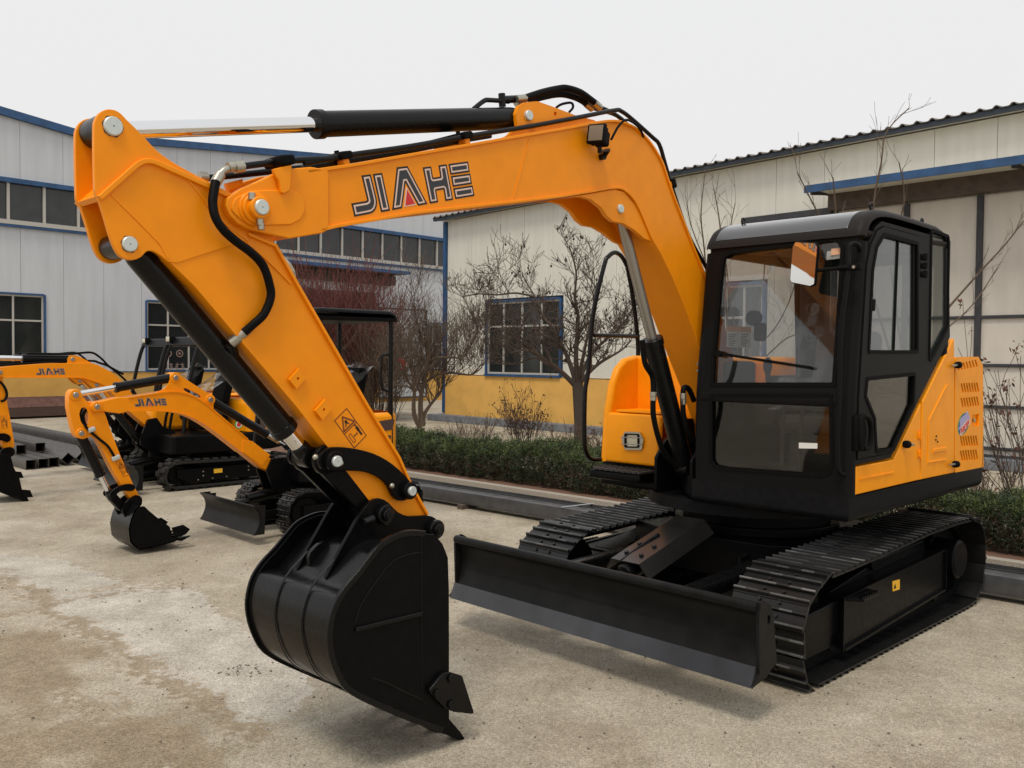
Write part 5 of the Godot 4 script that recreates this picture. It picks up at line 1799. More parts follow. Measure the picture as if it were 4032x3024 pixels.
func canopy(root: Node3D, a0: float, a1: float, y: float, hb: float, base: float, curved: bool) -> void:
	var r := mb()
	var prof := rnd(P2([a0, y - 0.10, a0 - 0.10, y + 0.03, a1 + 0.08, y + 0.03, a1 - 0.01, y - 0.04, a1 - 0.02, y - 0.09, a1 + 0.02, y - 0.09, a1 + 0.1, y - 0.02, a0 - 0.12, y - 0.02, a0 - 0.03, y - 0.10]), 0.02, 2)
	r.prism(rnd(P2([a0, y - 0.09, a0 - 0.07, y + 0.02, a0 - 0.18, y + 0.035, a1 + 0.1, y + 0.035, a1 + 0.02, y + 0.01, a1 - 0.02, y - 0.08]), 0.02, 2), -hb, hb, 0.04)
	ob(root, "canopy_roof", r, "skirt")
	for s in [1, -1]:
		var p := mb()
		var z: float = (hb - 0.06) * s
		if curved:
			p.tube(sm([Vector3(a0 + 0.18, base, z), Vector3(a0 + 0.12, base + (y - base) * 0.45, z), Vector3(a0 - 0.02, y - 0.12, z), Vector3(a0 - 0.14, y - 0.05, z)], 5), 0.028, 12)
		else:
			p.tube(sm([Vector3(a0 + 0.0, base, z), Vector3(a0 - 0.1, base + (y - base) * 0.6, z), Vector3(a0 - 0.2, y - 0.05, z)], 5), 0.028, 12)
		ob(root, "canopy_post", p, "black_satin")
		var q := mb()
		q.tube([Vector3(a1 + 0.05, base, z), Vector3(a1 + 0.05, y - 0.04, z)], 0.026, 12)
		ob(root, "canopy_post", q, "black_satin")
	var hdl := mb()
	var z2 := -hb + 0.06
	hdl.tube(sm([Vector3(a1 + 0.05, y - 0.42, z2), Vector3(a1 + 0.13, y - 0.42, z2), Vector3(a1 + 0.17, y - 0.46, z2), Vector3(a1 + 0.17, y - 0.7, z2), Vector3(a1 + 0.14, y - 0.78, z2), Vector3(a1 + 0.05, y - 0.8, z2)], 4), 0.014, 10)
	ob(root, "grab_rail", hdl, "black_satin")
	var wl := mb()
	wl.box(Vector3(a0 - 0.02, y - 0.0, hb - 0.22), Vector3(0.09, 0.09, 0.12), 0.012)
	ob(root, "work_lamp", wl, "rubber")
	var wn := mb()
	wn.box(Vector3(a0 + 0.026, y, hb - 0.22), Vector3(0.006, 0.07, 0.1), 0.002)
	ob(root, "work_lamp_lens", wn, "lens")
func mini_seat(root: Node3D, x: float, y: float) -> void:
	var s := mb()
	s.box(Vector3(x, y + 0.06, 0), Vector3(0.42, 0.12, 0.42), 0.04)
	s.xf = Transform3D(Basis(Vector3(0, 0, 1), deg_to_rad(14)), Vector3(x - 0.23, y + 0.34, 0))
	s.box(Vector3.ZERO, Vector3(0.11, 0.5, 0.40), 0.045)
	s.xf = Transform3D.IDENTITY
	s.box(Vector3(x, y - 0.12, 0), Vector3(0.4, 0.26, 0.4), 0.02)
	ob(root, "seat", s, "rubber")
	var f := mb()
	rng.seed = 31
	var rows := []
	for i in 9:
		var row := []
		for k in 9:
			var t := k / 8.0
			row.append(Vector3(x - 0.33 + 0.62 * i / 8.0 + rng.randf() * 0.03, y + 0.63 - 0.42 * pow(i / 8.0, 0.8) + rng.randf() * 0.025 - 0.1 * absf(t - 0.5), -0.28 + 0.56 * t))
		rows.append(row)
	for i in 8:
		for k in 8:
			var nn: Vector3 = (rows[i][k + 1] - rows[i][k]).cross(rows[i + 1][k] - rows[i][k]).normalized()
			f.qf(rows[i][k], rows[i][k + 1], rows[i + 1][k + 1], rows[i + 1][k], nn)
	ob(root, "seat_cover_film", f, "film")
	for z in [-0.27, 0.27]:
		var c := mb()
		c.box(Vector3(x + 0.12, y - 0.02, z), Vector3(0.36, 0.2, 0.13), 0.03)
		c.tube([Vector3(x + 0.22, y + 0.05, z), Vector3(x + 0.25, y + 0.22, z)], 0.012, 8)
		c.ball(Vector3(x + 0.255, y + 0.26, z), Vector3(0.026, 0.05, 0.026), 10, 6)
		ob(root, "control_console", c, "interior_dark")
func build_minis() -> void:
	# --- the nearer small machine, steel tracks
	var F := machine_frame(-1.9, -9.4, 46.0)
	var r := thing("mini_excavator", F, "small excavator with open canopy and steel tracks standing beside the hedge", "excavator", "excavators parked in the yard")
	var env := P2([0.62, 0.0, 0.74, 0.03, 0.80, 0.11, 0.82, 0.22, 0.80, 0.33, 0.73, 0.42, 0.62, 0.455, 0.2, 0.435, -0.2, 0.43, -0.62, 0.455, -0.74, 0.42, -0.81, 0.33, -0.83, 0.22, -0.81, 0.11, -0.74, 0.03, -0.62, 0.0])
	mini_tracks(r, env, 0.42, 0.23, false, 36)
	mini_blade(r, 1.17, 0.10, 0.56, 0.27, true)
	var pf := mb()
	pf.xf = Transform3D(PLAN, Vector3.ZERO)
	pf.prism(rnd(P2([0.55, 0.30, 0.40, 0.50, -0.45, 0.52, -0.62, 0.35, -0.66, 0.0, -0.62, -0.35, -0.45, -0.52, 0.40, -0.50, 0.55, -0.30]), 0.05, 3), 0.5, 0.68, 0.02)
	ob(r, "platform", pf, "black")
	var kp := mb()
	for z in [-0.1, 0.1]:
		kp.prism(rnd(P2([0.30, 0.42, 0.72, 0.42, 0.80, 0.62, 0.74, 0.74, 0.62, 0.74, 0.50, 0.66, 0.30, 0.66]), 0.03, 3), z - 0.015, z + 0.015, 0.003)
	kp.cyl(Vector3(0.52, 0.38, 0), Vector3(0.52, 0.74, 0), 0.1, 20, 0.01)
	ob(r, "king_post", kp, "black")
	var hd := mb()
	hd.xf = Transform3D(PLAN, Vector3.ZERO)
	hd.prism(rnd(P2([-0.16, 0.50, -0.42, 0.51, -0.58, 0.36, -0.62, 0.0, -0.58, -0.36, -0.42, -0.51, -0.16, -0.50]), 0.06, 3), 0.69, 1.17, 0.05, 2)
	var ho := ob(r, "engine_cover", hd, "yellow_smooth")
	var gr := mb()
	gr.prism(rnd(side_poly(F, 10, [1368, 190, 1592, 152, 1560, 290, 1435, 310], 0.508), 0.02, 2), -0.514, -0.5)
	ob(ho, "grille", gr, "rust_dark")
	var gr2 := mb()
	gr2.prism(rnd(side_poly(F, 10, [1470, 365, 1552, 355, 1522, 460], 0.508), 0.015, 2), -0.514, -0.5)
	ob(ho, "grille", gr2, "rust_dark")
	mini_seat(r, -0.02, 1.05)
	var lv := mb()
	lv.tube([Vector3(0.28, 0.72, -0.3), Vector3(0.24, 1.32, -0.32)], 0.014, 8)
	ob(r, "blade_lever", lv, "rubber")
	var lg := mb()
	lg.tube(sm([Vector3(0.24, 1.32, -0.32), Vector3(0.26, 1.40, -0.32), Vector3(0.31, 1.47, -0.31)], 4), 0.024, 10)
	ob(r, "lever_grip", lg, "red_grip")
	canopy(r, 0.62, -0.47, 2.19, 0.54, 0.70, false)
	var nb := 0.07
	var bo := mb()
	bo.prism(sm2(side_poly(F, 8, [655, 550, 672, 535, 700, 525, 860, 488, 930, 487, 1100, 462, 1200, 447, 1300, 447, 1400, 475, 1500, 535, 1600, 620, 1800, 790, 1900, 870, 2010, 975, 2042, 1005, 2035, 1042, 2005, 1050, 1890, 995, 1760, 890, 1600, 765, 1480, 680, 1380, 628, 1290, 602, 1200, 590, 1080, 586, 935, 590, 865, 606, 740, 588, 680, 600, 660, 580], nb), 1), -nb, nb, 0.006)
	bo.prism(strip(sm2(side_poly(F, 8, [930, 490, 1100, 464, 1200, 449, 1300, 449, 1400, 477, 1500, 537, 1600, 622, 1800, 792], nb), 2), 0.006, 0.004), -nb - 0.008, nb + 0.008)
	bo.prism(strip(sm2(side_poly(F, 8, [935, 588, 1080, 584, 1200, 588, 1290, 600, 1380, 626, 1480, 678, 1600, 763, 1760, 888], nb), 2), 0.004, 0.006), -nb - 0.008, nb + 0.008)
	bo.prism(side_poly(F, 8, [1760, 800, 1830, 805, 1960, 905, 1900, 985, 1760, 885], nb), -nb - 0.006, nb + 0.006, 0.003)
	var bm := ob(r, "boom", bo, "yellow")
	for z in [-0.045, 0.045]:
		var lu := mb()
		lu.plate(rnd(side_poly(F, 8, [1110, 462, 1190, 430, 1230, 385, 1238, 345, 1272, 318, 1310, 330, 1400, 388, 1480, 438, 1535, 470, 1552, 520, 1548, 590, 1490, 535, 1400, 480, 1300, 455, 1200, 455], -z + 0.012), 0.006, 2), [side_poly(F, 8, [1322, 420, 1350, 422, 1440, 465, 1458, 485, 1440, 492, 1340, 442], -z)], z - 0.012, z + 0.012)
		ob(bm, "cylinder_lug", lu, "yellow")
	logo(bm, nb, 0.0022, func(q: Vector2) -> Vector2: return on_z(F, pxz(8, 975 + q.x * 0.119, 470.8 + q.x * 0.00989 + q.y * 0.0879), -nb))
	var ar := mb()
	ar.plate(sm2(side_poly(F, 8, [500, 480, 515, 452, 548, 443, 585, 462, 630, 515, 700, 545, 755, 590, 790, 690, 850, 850, 920, 1020, 1005, 1195, 1020, 1215, 960, 1235, 900, 1150, 820, 1020, 760, 900, 700, 790, 650, 775, 620, 785, 590, 790, 555, 770, 540, 740, 520, 660, 500, 560], 0.05), 2), [sm2(side_poly(F, 8, [575, 610, 585, 575, 605, 560, 630, 570, 642, 620, 640, 690, 615, 702, 585, 660], 0.05), 2)], -0.05, 0.05)
	var am := ob(r, "arm", ar, "yellow")
	sticker(am, 0.05, func(q: Vector2) -> Vector2: return on_z(F, pxz(8, 842 + q.x * 45 + q.y * 26, 955 - q.x * 16 + q.y * 52), -0.05), 0.0018)
	for q in [[8, 697, 555, 0.095, 0.022], [8, 550, 470, 0.065, 0.024], [8, 592, 750, 0.065, 0.022], [8, 1275, 345, 0.07, 0.024], [8, 1527, 505, 0.07, 0.024], [8, 2017, 1012, 0.085, 0.022]]:
		var c := on_z(F, pxz(q[0], q[1], q[2]), -0.06)
		var p := mb()
		p.cyl(v3(c, -q[3] + 0.01), v3(c, q[3] - 0.006), q[4] * 2.0, 22, 0.004)
		ob(bm, "pin_boss", p, "yellow")
		var p2 := mb()
		p2.cyl(v3(c, q[3] - 0.01), v3(c, q[3] + 0.006), q[4], 18, 0.003)
		ob(bm, "pin", p2, "steel")
	var g := func(x: float, y: float, b := 0.0) -> Vector2: return on_z(F, pxz(8, x, y), -b)
	hyd(r, "arm_cylinder", g.call(550, 470, 0.05), g.call(1275, 345, 0.05), 0.39, 0.0, 0.042, 0.024)
	hyd(r, "boom_cylinder", g.call(2110, 852, 0.05), g.call(1530, 505, 0.05), 0.28, 0.0, 0.042, 0.024)
	hyd(r, "bucket_cylinder", g.call(818, 1205, 0.05), g.call(592, 752, 0.05), 0.32, 0.0, 0.042, 0.024)
	var hs := []
	for q in [[615, 690], [650, 730], [720, 790], [780, 840], [820, 900], [835, 935]]:
		hs.append(v3(on_z(F, pxz(8, q[0], q[1]), -0.07), 0.07))
	ob(am, "hose", ribbed_hose(hs, 0.012), "hose")
	for q in [[625, 645], [600, 630]]:
		var h2 := []
		for e in [[0, -70], [-20, -30], [-15, 20], [5, 60]]:
			h2.append(v3(on_z(F, pxz(8, q[0] + e[0], q[1] + e[1]), -0.02), 0.02))
		ob(am, "hose", ribbed_hose(h2, 0.014), "hose")
	for q in [[640, 730, 690, 712], [812, 940, 868, 915]]:
		var cl := mb()
		var c0 := on_z(F, pxz(8, q[0], q[1]), -0.07)
		var c1 := on_z(F, pxz(8, q[2], q[3]), -0.07)
		cl.bar(v3(c0, 0.07), v3(c1, 0.07), 0.03, 0.04, Vector3.UP, 0.006)
		ob(am, "hose_block", cl, "zinc")
	for s in [0.075, -0.075]:
		var lk := mb()
		lk.prism(sm2(side_poly(F, 8, [800, 1215, 795, 1190, 830, 1150, 890, 1122, 945, 1115, 975, 1128, 978, 1152, 950, 1168, 890, 1165, 850, 1185, 838, 1218, 815, 1225], 0.075), 2), -s - 0.01, -s + 0.01, 0.003)
		ob(r, "curved_link", lk, "black")
	var sl := mb()
	sl.bar(v3(g.call(822, 1208, 0.05), 0.0), v3(g.call(905, 1300, 0.05), 0.0), 0.1, 0.07, Vector3.UP, 0.01)
	ob(r, "bucket_link", sl, "black")
	mini_bucket(r, F, 8, [945, 1445, 962, 1370, 995, 1305, 1020, 1282, 1048, 1280, 1080, 1310, 1165, 1380, 1232, 1428, 1250, 1500, 1300, 1512, 1200, 1548, 1040, 1582, 1000, 1577, 955, 1535], 0.22,
		[1240, 1432, 1322, 1410, 1372, 1442, 1340, 1480, 1262, 1500], [1270, 1528, 1310, 1510, 1398, 1497, 1330, 1535], [885, 1320, 900, 1260, 965, 1205, 1000, 1198, 1025, 1215, 1028, 1260, 990, 1310, 930, 1400])
	# --- the pair behind, rubber tracks
	var F2 := machine_frame(-4.22, -12.5, 45.0)
	var r2 := thing("mini_excavator", F2, "small canopy excavator on rubber tracks standing between its twin and the steel tracked one", "excavator", "excavators parked in the yard")
	var env2 := P2([0.78, 0.0, 0.90, 0.04, 0.955, 0.13, 0.96, 0.23, 0.92, 0.33, 0.82, 0.39, 0.70, 0.40, 0.0, 0.385, -0.7, 0.40, -0.85, 0.38, -0.95, 0.3, -0.98, 0.2, -0.95, 0.1, -0.88, 0.03, -0.78, 0.0])
	mini_tracks(r2, env2, 0.56, 0.25, true, 34)
	mini_blade(r2, 1.32, 0.06, 0.68, 0.3, false)
	var pf2 := mb()
	pf2.xf = Transform3D(PLAN, Vector3.ZERO)
	pf2.prism(rnd(P2([0.80, 0.62, -0.60, 0.66, -0.9, 0.45, -1.0, 0.0, -0.9, -0.45, -0.60, -0.66, 0.80, -0.62]), 0.06, 3), 0.46, 0.70, 0.02)
	ob(r2, "platform", pf2, "black")
	var kp2 := mb()
	for z in [-0.12, 0.12]:
		kp2.prism(rnd(P2([0.55, 0.40, 0.80, 0.40, 1.02, 0.58, 1.02, 0.66, 0.92, 0.90, 0.80, 0.92, 0.72, 0.80, 0.55, 0.72]), 0.03, 3), z - 0.018, z + 0.018, 0.003)
	kp2.cyl(Vector3(0.75, 0.38, 0), Vector3(0.75, 0.76, 0), 0.1, 20, 0.01)
	ob(r2, "king_post", kp2, "black")
	var hd2 := mb()
	hd2.xf = Transform3D(PLAN, Vector3.ZERO)
	hd2.prism(rnd(P2([-0.25, 0.62, -0.62, 0.63, -0.86, 0.42, -0.94, 0.0, -0.86, -0.42, -0.62, -0.63, -0.25, -0.62]), 0.08, 3), 0.71, 1.16, 0.09, 2)
	var ho2 := ob(r2, "engine_cover", hd2, "yellow_smooth")
	var gq := mb()
	gq.prism(rnd(side_poly(F2, 18, [1870, 80, 1890, 25, 1930, 10, 2000, 90, 2020, 140, 1930, 100], 0.632), 0.01, 2), -0.64, -0.62)
	ob(ho2, "grille", gq, "rust_dark")
	for e in [[0.0, "print_green"], [0.012, "print_white"], [0.024, "print_red"]]:
		var bd := mb()
		var bc := on_z(F2, pxz(18, 1622, 80), -0.63)
		bd.prism(disc(bc, 0.055 - e[0], 18), -0.633 - e[0] * 0.1, -0.62)
		ob(ho2, "badge", bd, e[1])
	var fx := mb()
	fx.box(Vector3(0.35, 0.9, 0.42), Vector3(0.7, 0.4, 0.36), 0.08)
	ob(r2, "fuel_tank_cover", fx, "yellow_smooth")
	mini_seat(r2, 0.02, 0.98)
	for z in [-0.1, 0.06]:
		var lv2 := mb()
		lv2.tube(sm([Vector3(0.62, 0.7, z), Vector3(0.58, 0.95, z), Vector3(0.5, 1.12, z)], 4), 0.02, 8)
		ob(r2, "travel_lever", lv2, "rubber")
	canopy(r2, 0.42, -0.55, 1.97, 0.55, 0.72, true)
	var wz := 0.09
	var b2 := mb()
	var bp := side_poly(F2, 20, [-60, 560, -20, 545, 80, 532, 200, 510, 700, 472, 1000, 458, 1400, 450, 1800, 445, 1920, 480, 2050, 545, 2200, 620], wz)
	bp.append_array(side_poly(F2, 8, [860, 345, 930, 425, 1010, 525, 1110, 655, 1128, 690, 1105, 718, 1070, 705, 960, 610, 850, 500, 770, 411], wz))
	bp.append_array(side_poly(F2, 20, [1950, 845, 1800, 790, 1650, 748, 1500, 737, 1100, 740, 400, 737, 80, 737, -40, 715, -70, 640], wz))
	b2.prism(bp, -wz, wz, 0.006)
	b2.prism(strip(side_poly(F2, 20, [80, 735, 400, 736, 1100, 738, 1500, 735, 1650, 746, 1800, 788, 1950, 843], wz), 0.004, 0.007), -wz - 0.008, wz + 0.008)
	var bm2 := ob(r2, "boom", b2, "yellow")
	logo(bm2, wz, 0.0028, func(q: Vector2) -> Vector2: return on_z(F2, pxz(20, 708 + q.x * 0.293, 488.5 + q.x * 0.0281 + q.y * 0.2102), -wz))
	for z in [-0.06, 0.06]:
		var lu := mb()
		lu.prism(side_poly(F2, 20, [1330, 455, 1350, 345, 1390, 300, 1480, 293, 1560, 318, 1720, 398, 1800, 445], 0.07), z - 0.012, z + 0.012)
		ob(bm2, "cylinder_lug", lu, "yellow")
		var lv3 := mb()
		lv3.prism(side_poly(F2, 20, [1530, 740, 1700, 810, 1790, 900, 1830, 935, 1900, 965, 1980, 950, 2100, 925, 2000, 860, 1800, 780], 0.07), z - 0.012, z + 0.012)
		ob(bm2, "boom_lug", lv3, "yellow")
	for q in [[1440, 375, 0.08], [1915, 885, 0.08], [-5, 635, 0.1]]:
		var c := on_z(F2, pxz(20, q[0], q[1]), -0.07)
		var p := mb()
		p.cyl(v3(c, -q[2]), v3(c, q[2]), 0.025, 18, 0.003)
		ob(bm2, "pin", p, "steel")
	var k := func(z: int, x: float, y: float) -> Vector2: return on_z(F2, pxz(z, x, y), -0.07)
	hyd(r2, "arm_cylinder", k.call(20, -350, 345), k.call(20, 1440, 375), 0.44, 0.0, 0.05, 0.03)
	hyd(r2, "boom_cylinder", k.call(20, 1915, 885), Vector2(0.98, 0.61), 0.4, 0.0, 0.05, 0.03)
	for pth in [[[20, -40, 500], [20, 300, 475], [20, 900, 430], [20, 1500, 415], [20, 1850, 408], [20, 1960, 440], [20, 2200, 540], [8, 930, 380], [8, 1000, 480]], [[20, 540, 262], [20, 900, 268], [20, 1400, 270], [20, 1560, 255], [20, 1800, 240], [20, 1920, 285], [20, 2050, 390], [20, 2180, 520], [8, 900, 320]]]:
		var hp := []
		for q in pth:
			hp.append(v3(k.call(q[0], q[1], q[2]), 0.05))
		var hm := mb()
		hm.tube(sm(hp, 5), 0.014, 8)
		ob(bm2, "hose", hm, "hose")
	var a2 := mb()
	a2.prism(sm2(side_poly(F2, 8, [-150, 230, -120, 170, -80, 170, -40, 230, 5, 280, 20, 340, 60, 560, 100, 790, 100, 850, 40, 865, 10, 800, -40, 640, -90, 430], 0.06), 2), -0.06, 0.06, 0.005)
	var am2 := ob(r2, "arm", a2, "yellow")
	sticker(am2, 0.06, func(q: Vector2) -> Vector2: return on_z(F2, pxz(8, 5 + q.x * 42 + q.y * 4, 625 - q.x * 3 + q.y * 42), -0.06), 0.0018)
	var hs2 := []
	for q in [[-20, 360], [20, 395], [45, 440], [48, 480], [30, 510], [5, 515]]:
		hs2.append(v3(on_z(F2, pxz(8, q[0], q[1]), -0.09), 0.09))
	ob(am2, "hose", ribbed_hose(hs2, 0.016), "hose")
	for s in [0.085, -0.085]:
		var lk := mb()
		lk.prism(sm2(side_poly(F2, 8, [-60, 790, -20, 755, 30, 748, 70, 765, 78, 795, 50, 815, 10, 800, -40, 815], 0.09), 2), -s - 0.012, -s + 0.012, 0.003)
		ob(r2, "curved_link", lk, "black")
	hyd(r2, "bucket_cylinder", k.call(8, -45, 790), k.call(8, -130, 420), 0.3, 0.0, 0.045, 0.026)
	mini_bucket(r2, F2, 8, [-90, 1000, -60, 930, -20, 905, 40, 905, 78, 915, 100, 1000, 138, 1062, 160, 1160, 206, 1246, 130, 1215, 40, 1185, -40, 1140, -85, 1080], 0.27,
		[152, 1155, 215, 1160, 236, 1210, 165, 1214], [120, 1200, 150, 1195, 206, 1246, 160, 1228], [-20, 960, -10, 900, 20, 860, 75, 848, 105, 868, 100, 905, 60, 930])
	# its twin, parked alongside
	var r3 = r2.duplicate()
	r3.name = uname("mini_excavator")
	add_child(r3)
	r3.transform = machine_frame(-5.23, -14.15, 45.0)
	tag(r3, "twin of the rubber tracked excavator, standing on its far side near the steel tubes", "excavator", "excavators parked in the yard")
func mini_bucket(root: Node3D, F: Transform3D, z: int, pl: Array, hb: float, cut: Array, tooth: Array, ear: Array) -> void:
	var side := sm2(side_poly(F, z, pl, hb), 2)
	var m := mb()
	# curved shell: the rear half of the outline
	var n := side.size()
	var back := PackedVector2Array()
	var i0 := int(n * 0.42)
	for i in range(n - i0, n):
		back.append(side[i])
	for i in int(n * 0.26):
		back.append(side[i])
	m.prism(strip(back, 0.002, 0.012), -hb + 0.004, hb - 0.004)
	var o := ob(root, "bucket", m, "black_satin")
	for s in [1, -1]:
		var sp := mb()
		sp.prism(side, -hb * s - 0.006, -hb * s + 0.006, 0.002)
		ob(o, "side_plate", sp, "black")
		var c := mb()
		c.prism(side_poly(F, z, cut, hb), -hb * s - 0.012 * s, -hb * s - 0.024 * s)
		ob(o, "side_cutter", c, "black")
		var e := mb()
		e.prism(sm2(side_poly(F, z, ear, 0.08), 2), -0.08 * s - 0.01, -0.08 * s + 0.01)
		ob(o, "ear", e, "black")
	for k in 4:
		var t := mb()
		var b := lerpf(hb - 0.05, -hb + 0.05, k / 3.0)
		t.prism(side_poly(F, z, tooth, hb), -b - 0.022, -b + 0.022, 0.004)
		ob(o, "tooth", t, "black")
	for k in 2:
		var w := mb()
		var b := lerpf(hb * 0.35, -hb * 0.35, k)
		w.prism(strip(back, 0.008, 0.0), -b - 0.01, -b + 0.01)
		ob(o, "wear_strap", w, "black")

# ---------------------------------------------------------------- ground, yard, buildings
func poly_ground(z: int, pts: Array) -> PackedVector2Array:
	var r := PackedVector2Array()
	for i in range(0, pts.size(), 2):
		var q := pxz(z, pts[i], pts[i + 1])
		var g := ground_at(q.x, q.y)
		r.append(Vector2(g.x, g.z))
	return r
func gnoise(sd: int, freq: float, size: int, oct := 4) -> PackedByteArray:
	var f := FastNoiseLite.new()
	f.seed = sd; f.frequency = freq; f.fractal_octaves = oct
	var im := f.get_seamless_image(size, size)
	im.convert(Image.FORMAT_L8)
	return im.get_data()
func seg_dist(p: Vector2, a: Vector2, b: Vector2) -> float:
	return p.distance_to(Geometry2D.get_closest_point_to_segment(p, a, b))
func build_ground() -> void:
	var N := 1700
	var W := 22.0
	var x0 := -11.0
	var z0 := -19.5
	var n1 := gnoise(3, 0.006, N, 4)
	var n2 := gnoise(4, 0.03, N, 4)
	var n3 := gnoise(5, 0.16, N, 3)
	var n4 := gnoise(6, 0.012, N, 5)
	var zf := [0, 1700, 0.798]
	var mk := func(a: Array) -> PackedVector2Array:
		var r := PackedVector2Array()
		for i in range(0, a.size(), 2):
			var g := ground_at(a[i] * 0.798, 1700 + a[i + 1] * 0.798)
			r.append(Vector2(g.x, g.z))
		return r
	var patches := [mk.call([-200, 615, 60, 612, 300, 630, 450, 690, 560, 750, 380, 790, 200, 832, 0, 722, -200, 640]),
		mk.call([230, 832, 560, 780, 880, 748, 985, 790, 1010, 850, 1130, 930, 1260, 1000, 1400, 1090, 1520, 1190, 1530, 1290, 1440, 1370, 1250, 1405, 1080, 1360, 900, 1250, 640, 1105, 560, 1020, 330, 915])]
	var lines := [mk.call([-100, 650, 0, 725, 300, 915, 640, 1120, 1000, 1330, 1250, 1480]), mk.call([-100, 940, 220, 868, 560, 800, 900, 752]), mk.call([300, 1230, 560, 1400, 760, 1540, 900, 1640, 1000, 1720])]
	patches.append(mk.call([-300, 1000, 60, 985, 300, 1085, 520, 1260, 640, 1330, 760, 1460, 960, 1560, 1150, 1659, 1150, 1800, -300, 1800]))
	var boxes := []
	for p in patches:
		var lo := Vector2(1e9, 1e9)
		var hi := Vector2(-1e9, -1e9)
		for q in p:
			lo = lo.min(q); hi = hi.max(q)
		boxes.append(Rect2(lo - Vector2(0.4, 0.4), hi - lo + Vector2(0.8, 0.8)))
	var lb := []
	for l in lines:
		var lo := Vector2(1e9, 1e9)
		var hi := Vector2(-1e9, -1e9)
		for q in l:
			lo = lo.min(q); hi = hi.max(q)
		lb.append(Rect2(lo - Vector2(0.4, 0.4), hi - lo + Vector2(0.8, 0.8)))
	var d := PackedByteArray()
	d.resize(N * N * 3)
	var k := W / N
	for j in N:
		for i in N:
			var ix := j * N + i
			var a := n1[ix] / 255.0
			var b := n2[ix] / 255.0
			var c := n3[ix] / 255.0
			var e := n4[ix] / 255.0
			# tan dusty concrete with paler and browner stains
			var t := clampf((a - 0.35) * 1.6, 0.0, 1.0)
			var s := clampf((e - 0.52) * 5.0, 0.0, 1.0)
			var s2 := clampf((0.42 - e) * 5.0, 0.0, 1.0)
			var cr := lerpf(184, 194, t) + s * 12 - s2 * 14
			var cg := lerpf(174, 184, t) + s * 13 - s2 * 15
			var cb := lerpf(154, 166, t) + s * 14 - s2 * 16
			var p := Vector2(x0 + (i + 0.5) * k, z0 + (j + 0.5) * k)
			var pw := p + Vector2(b - 0.5, c - 0.5) * 0.34 + Vector2(e - 0.5, a - 0.5) * 0.3
			if boxes[2].has_point(p) and Geometry2D.is_point_in_polygon(pw + Vector2(e - 0.5, a - 0.5) * 0.5, patches[2]):
				var f := clampf(0.75 - (e - 0.45) * 3.0 - (b - 0.5) * 1.5, 0.0, 1.0)
				cr = lerpf(cr, 164, f); cg = lerpf(cg, 149, f); cb = lerpf(cb, 125, f)
			for q in 2:
				if boxes[q].has_point(p) and Geometry2D.is_point_in_polygon(pw, patches[q]):
					cr = 204 + (b - 0.5) * 24; cg = 198 + (b - 0.5) * 24; cb = 186 + (b - 0.5) * 24
			for q in 3:
				if lb[q].has_point(p):
					var ds := 1e9
					var l: PackedVector2Array = lines[q]
					for m in l.size() - 1:
						ds = minf(ds, seg_dist(pw, l[m], l[m + 1]))
					var wd: float = [0.09, 0.05, 0.07][q]
					if ds < wd:
						var f := 0.75 * clampf((wd - ds) / wd * 2.0, 0.0, 1.0)
						cr = lerpf(cr, 163, f); cg = lerpf(cg, 147, f); cb = lerpf(cb, 122, f)
			var g := (c - 0.5) * 30.0 + (b - 0.5) * 22.0
			d[ix * 3] = int(clampf(cr + g, 0, 255)); d[ix * 3 + 1] = int(clampf(cg + g, 0, 255)); d[ix * 3 + 2] = int(clampf(cb + g, 0, 255))
	var im := Image.create_from_data(N, N, false, Image.FORMAT_RGB8, d)
	im.generate_mipmaps()
	# fine aggregate: light grains and dark specks
	var M := 1024
	var f1 := gnoise(21, 0.22, M, 2)
	var f2 := gnoise(22, 0.07, M, 3)
	var dd := PackedByteArray()
	dd.resize(M * M)
	for i in M * M:
		var q := f1[i] / 255.0
		var v := 0.88 + (f2[i] / 255.0 - 0.5) * 0.30 + (q - 0.5) * 0.36
		if q < 0.24: v -= 0.30
		if q > 0.80: v += 0.12
		dd[i] = int(clampf(v, 0, 1) * 255)
	var im2 := Image.create_from_data(M, M, false, Image.FORMAT_L8, dd)
	im2.generate_mipmaps()
	var m := StandardMaterial3D.new()
	m.albedo_color = c8(252, 250, 248)
	m.albedo_texture = ImageTexture.create_from_image(im)
	m.roughness = 0.92
	m.detail_enabled = true
	m.detail_blend_mode = BaseMaterial3D.BLEND_MODE_MUL
	m.detail_uv_layer = BaseMaterial3D.DETAIL_UV_2
	m.detail_albedo = ImageTexture.create_from_image(im2)
	m.detail_normal = bump_tex(23, 0.2, 3.0, 512, 3)
	var E := 160.0
	var ar := []
	ar.resize(Mesh.ARRAY_MAX)
	var vv := PackedVector3Array()
	var uv := PackedVector2Array()
	var uv2 := PackedVector2Array()
	var nn := PackedVector3Array()
	var G := 16
	for j in G:
		for i in G:
			for c in [[0, 0], [1, 0], [1, 1], [0, 0], [1, 1], [0, 1]]:
				var x: float = -E + 2.0 * E * (i + c[0]) / G
				var z: float = -E + 2.0 * E * (j + c[1]) / G
				vv.append(Vector3(x, 0, z))
				uv.append(Vector2((x - x0) / W, (z - z0) / W))
				uv2.append(Vector2(x, z) / 1.7)
				nn.append(Vector3.UP)
	ar[Mesh.ARRAY_VERTEX] = vv; ar[Mesh.ARRAY_TEX_UV] = uv; ar[Mesh.ARRAY_TEX_UV2] = uv2; ar[Mesh.ARRAY_NORMAL] = nn
	var am := ArrayMesh.new()
	am.add_surface_from_arrays(Mesh.PRIMITIVE_TRIANGLES, ar)
	var o := struct("ground", am, m)
var LF: Transform3D
var WF: Transform3D
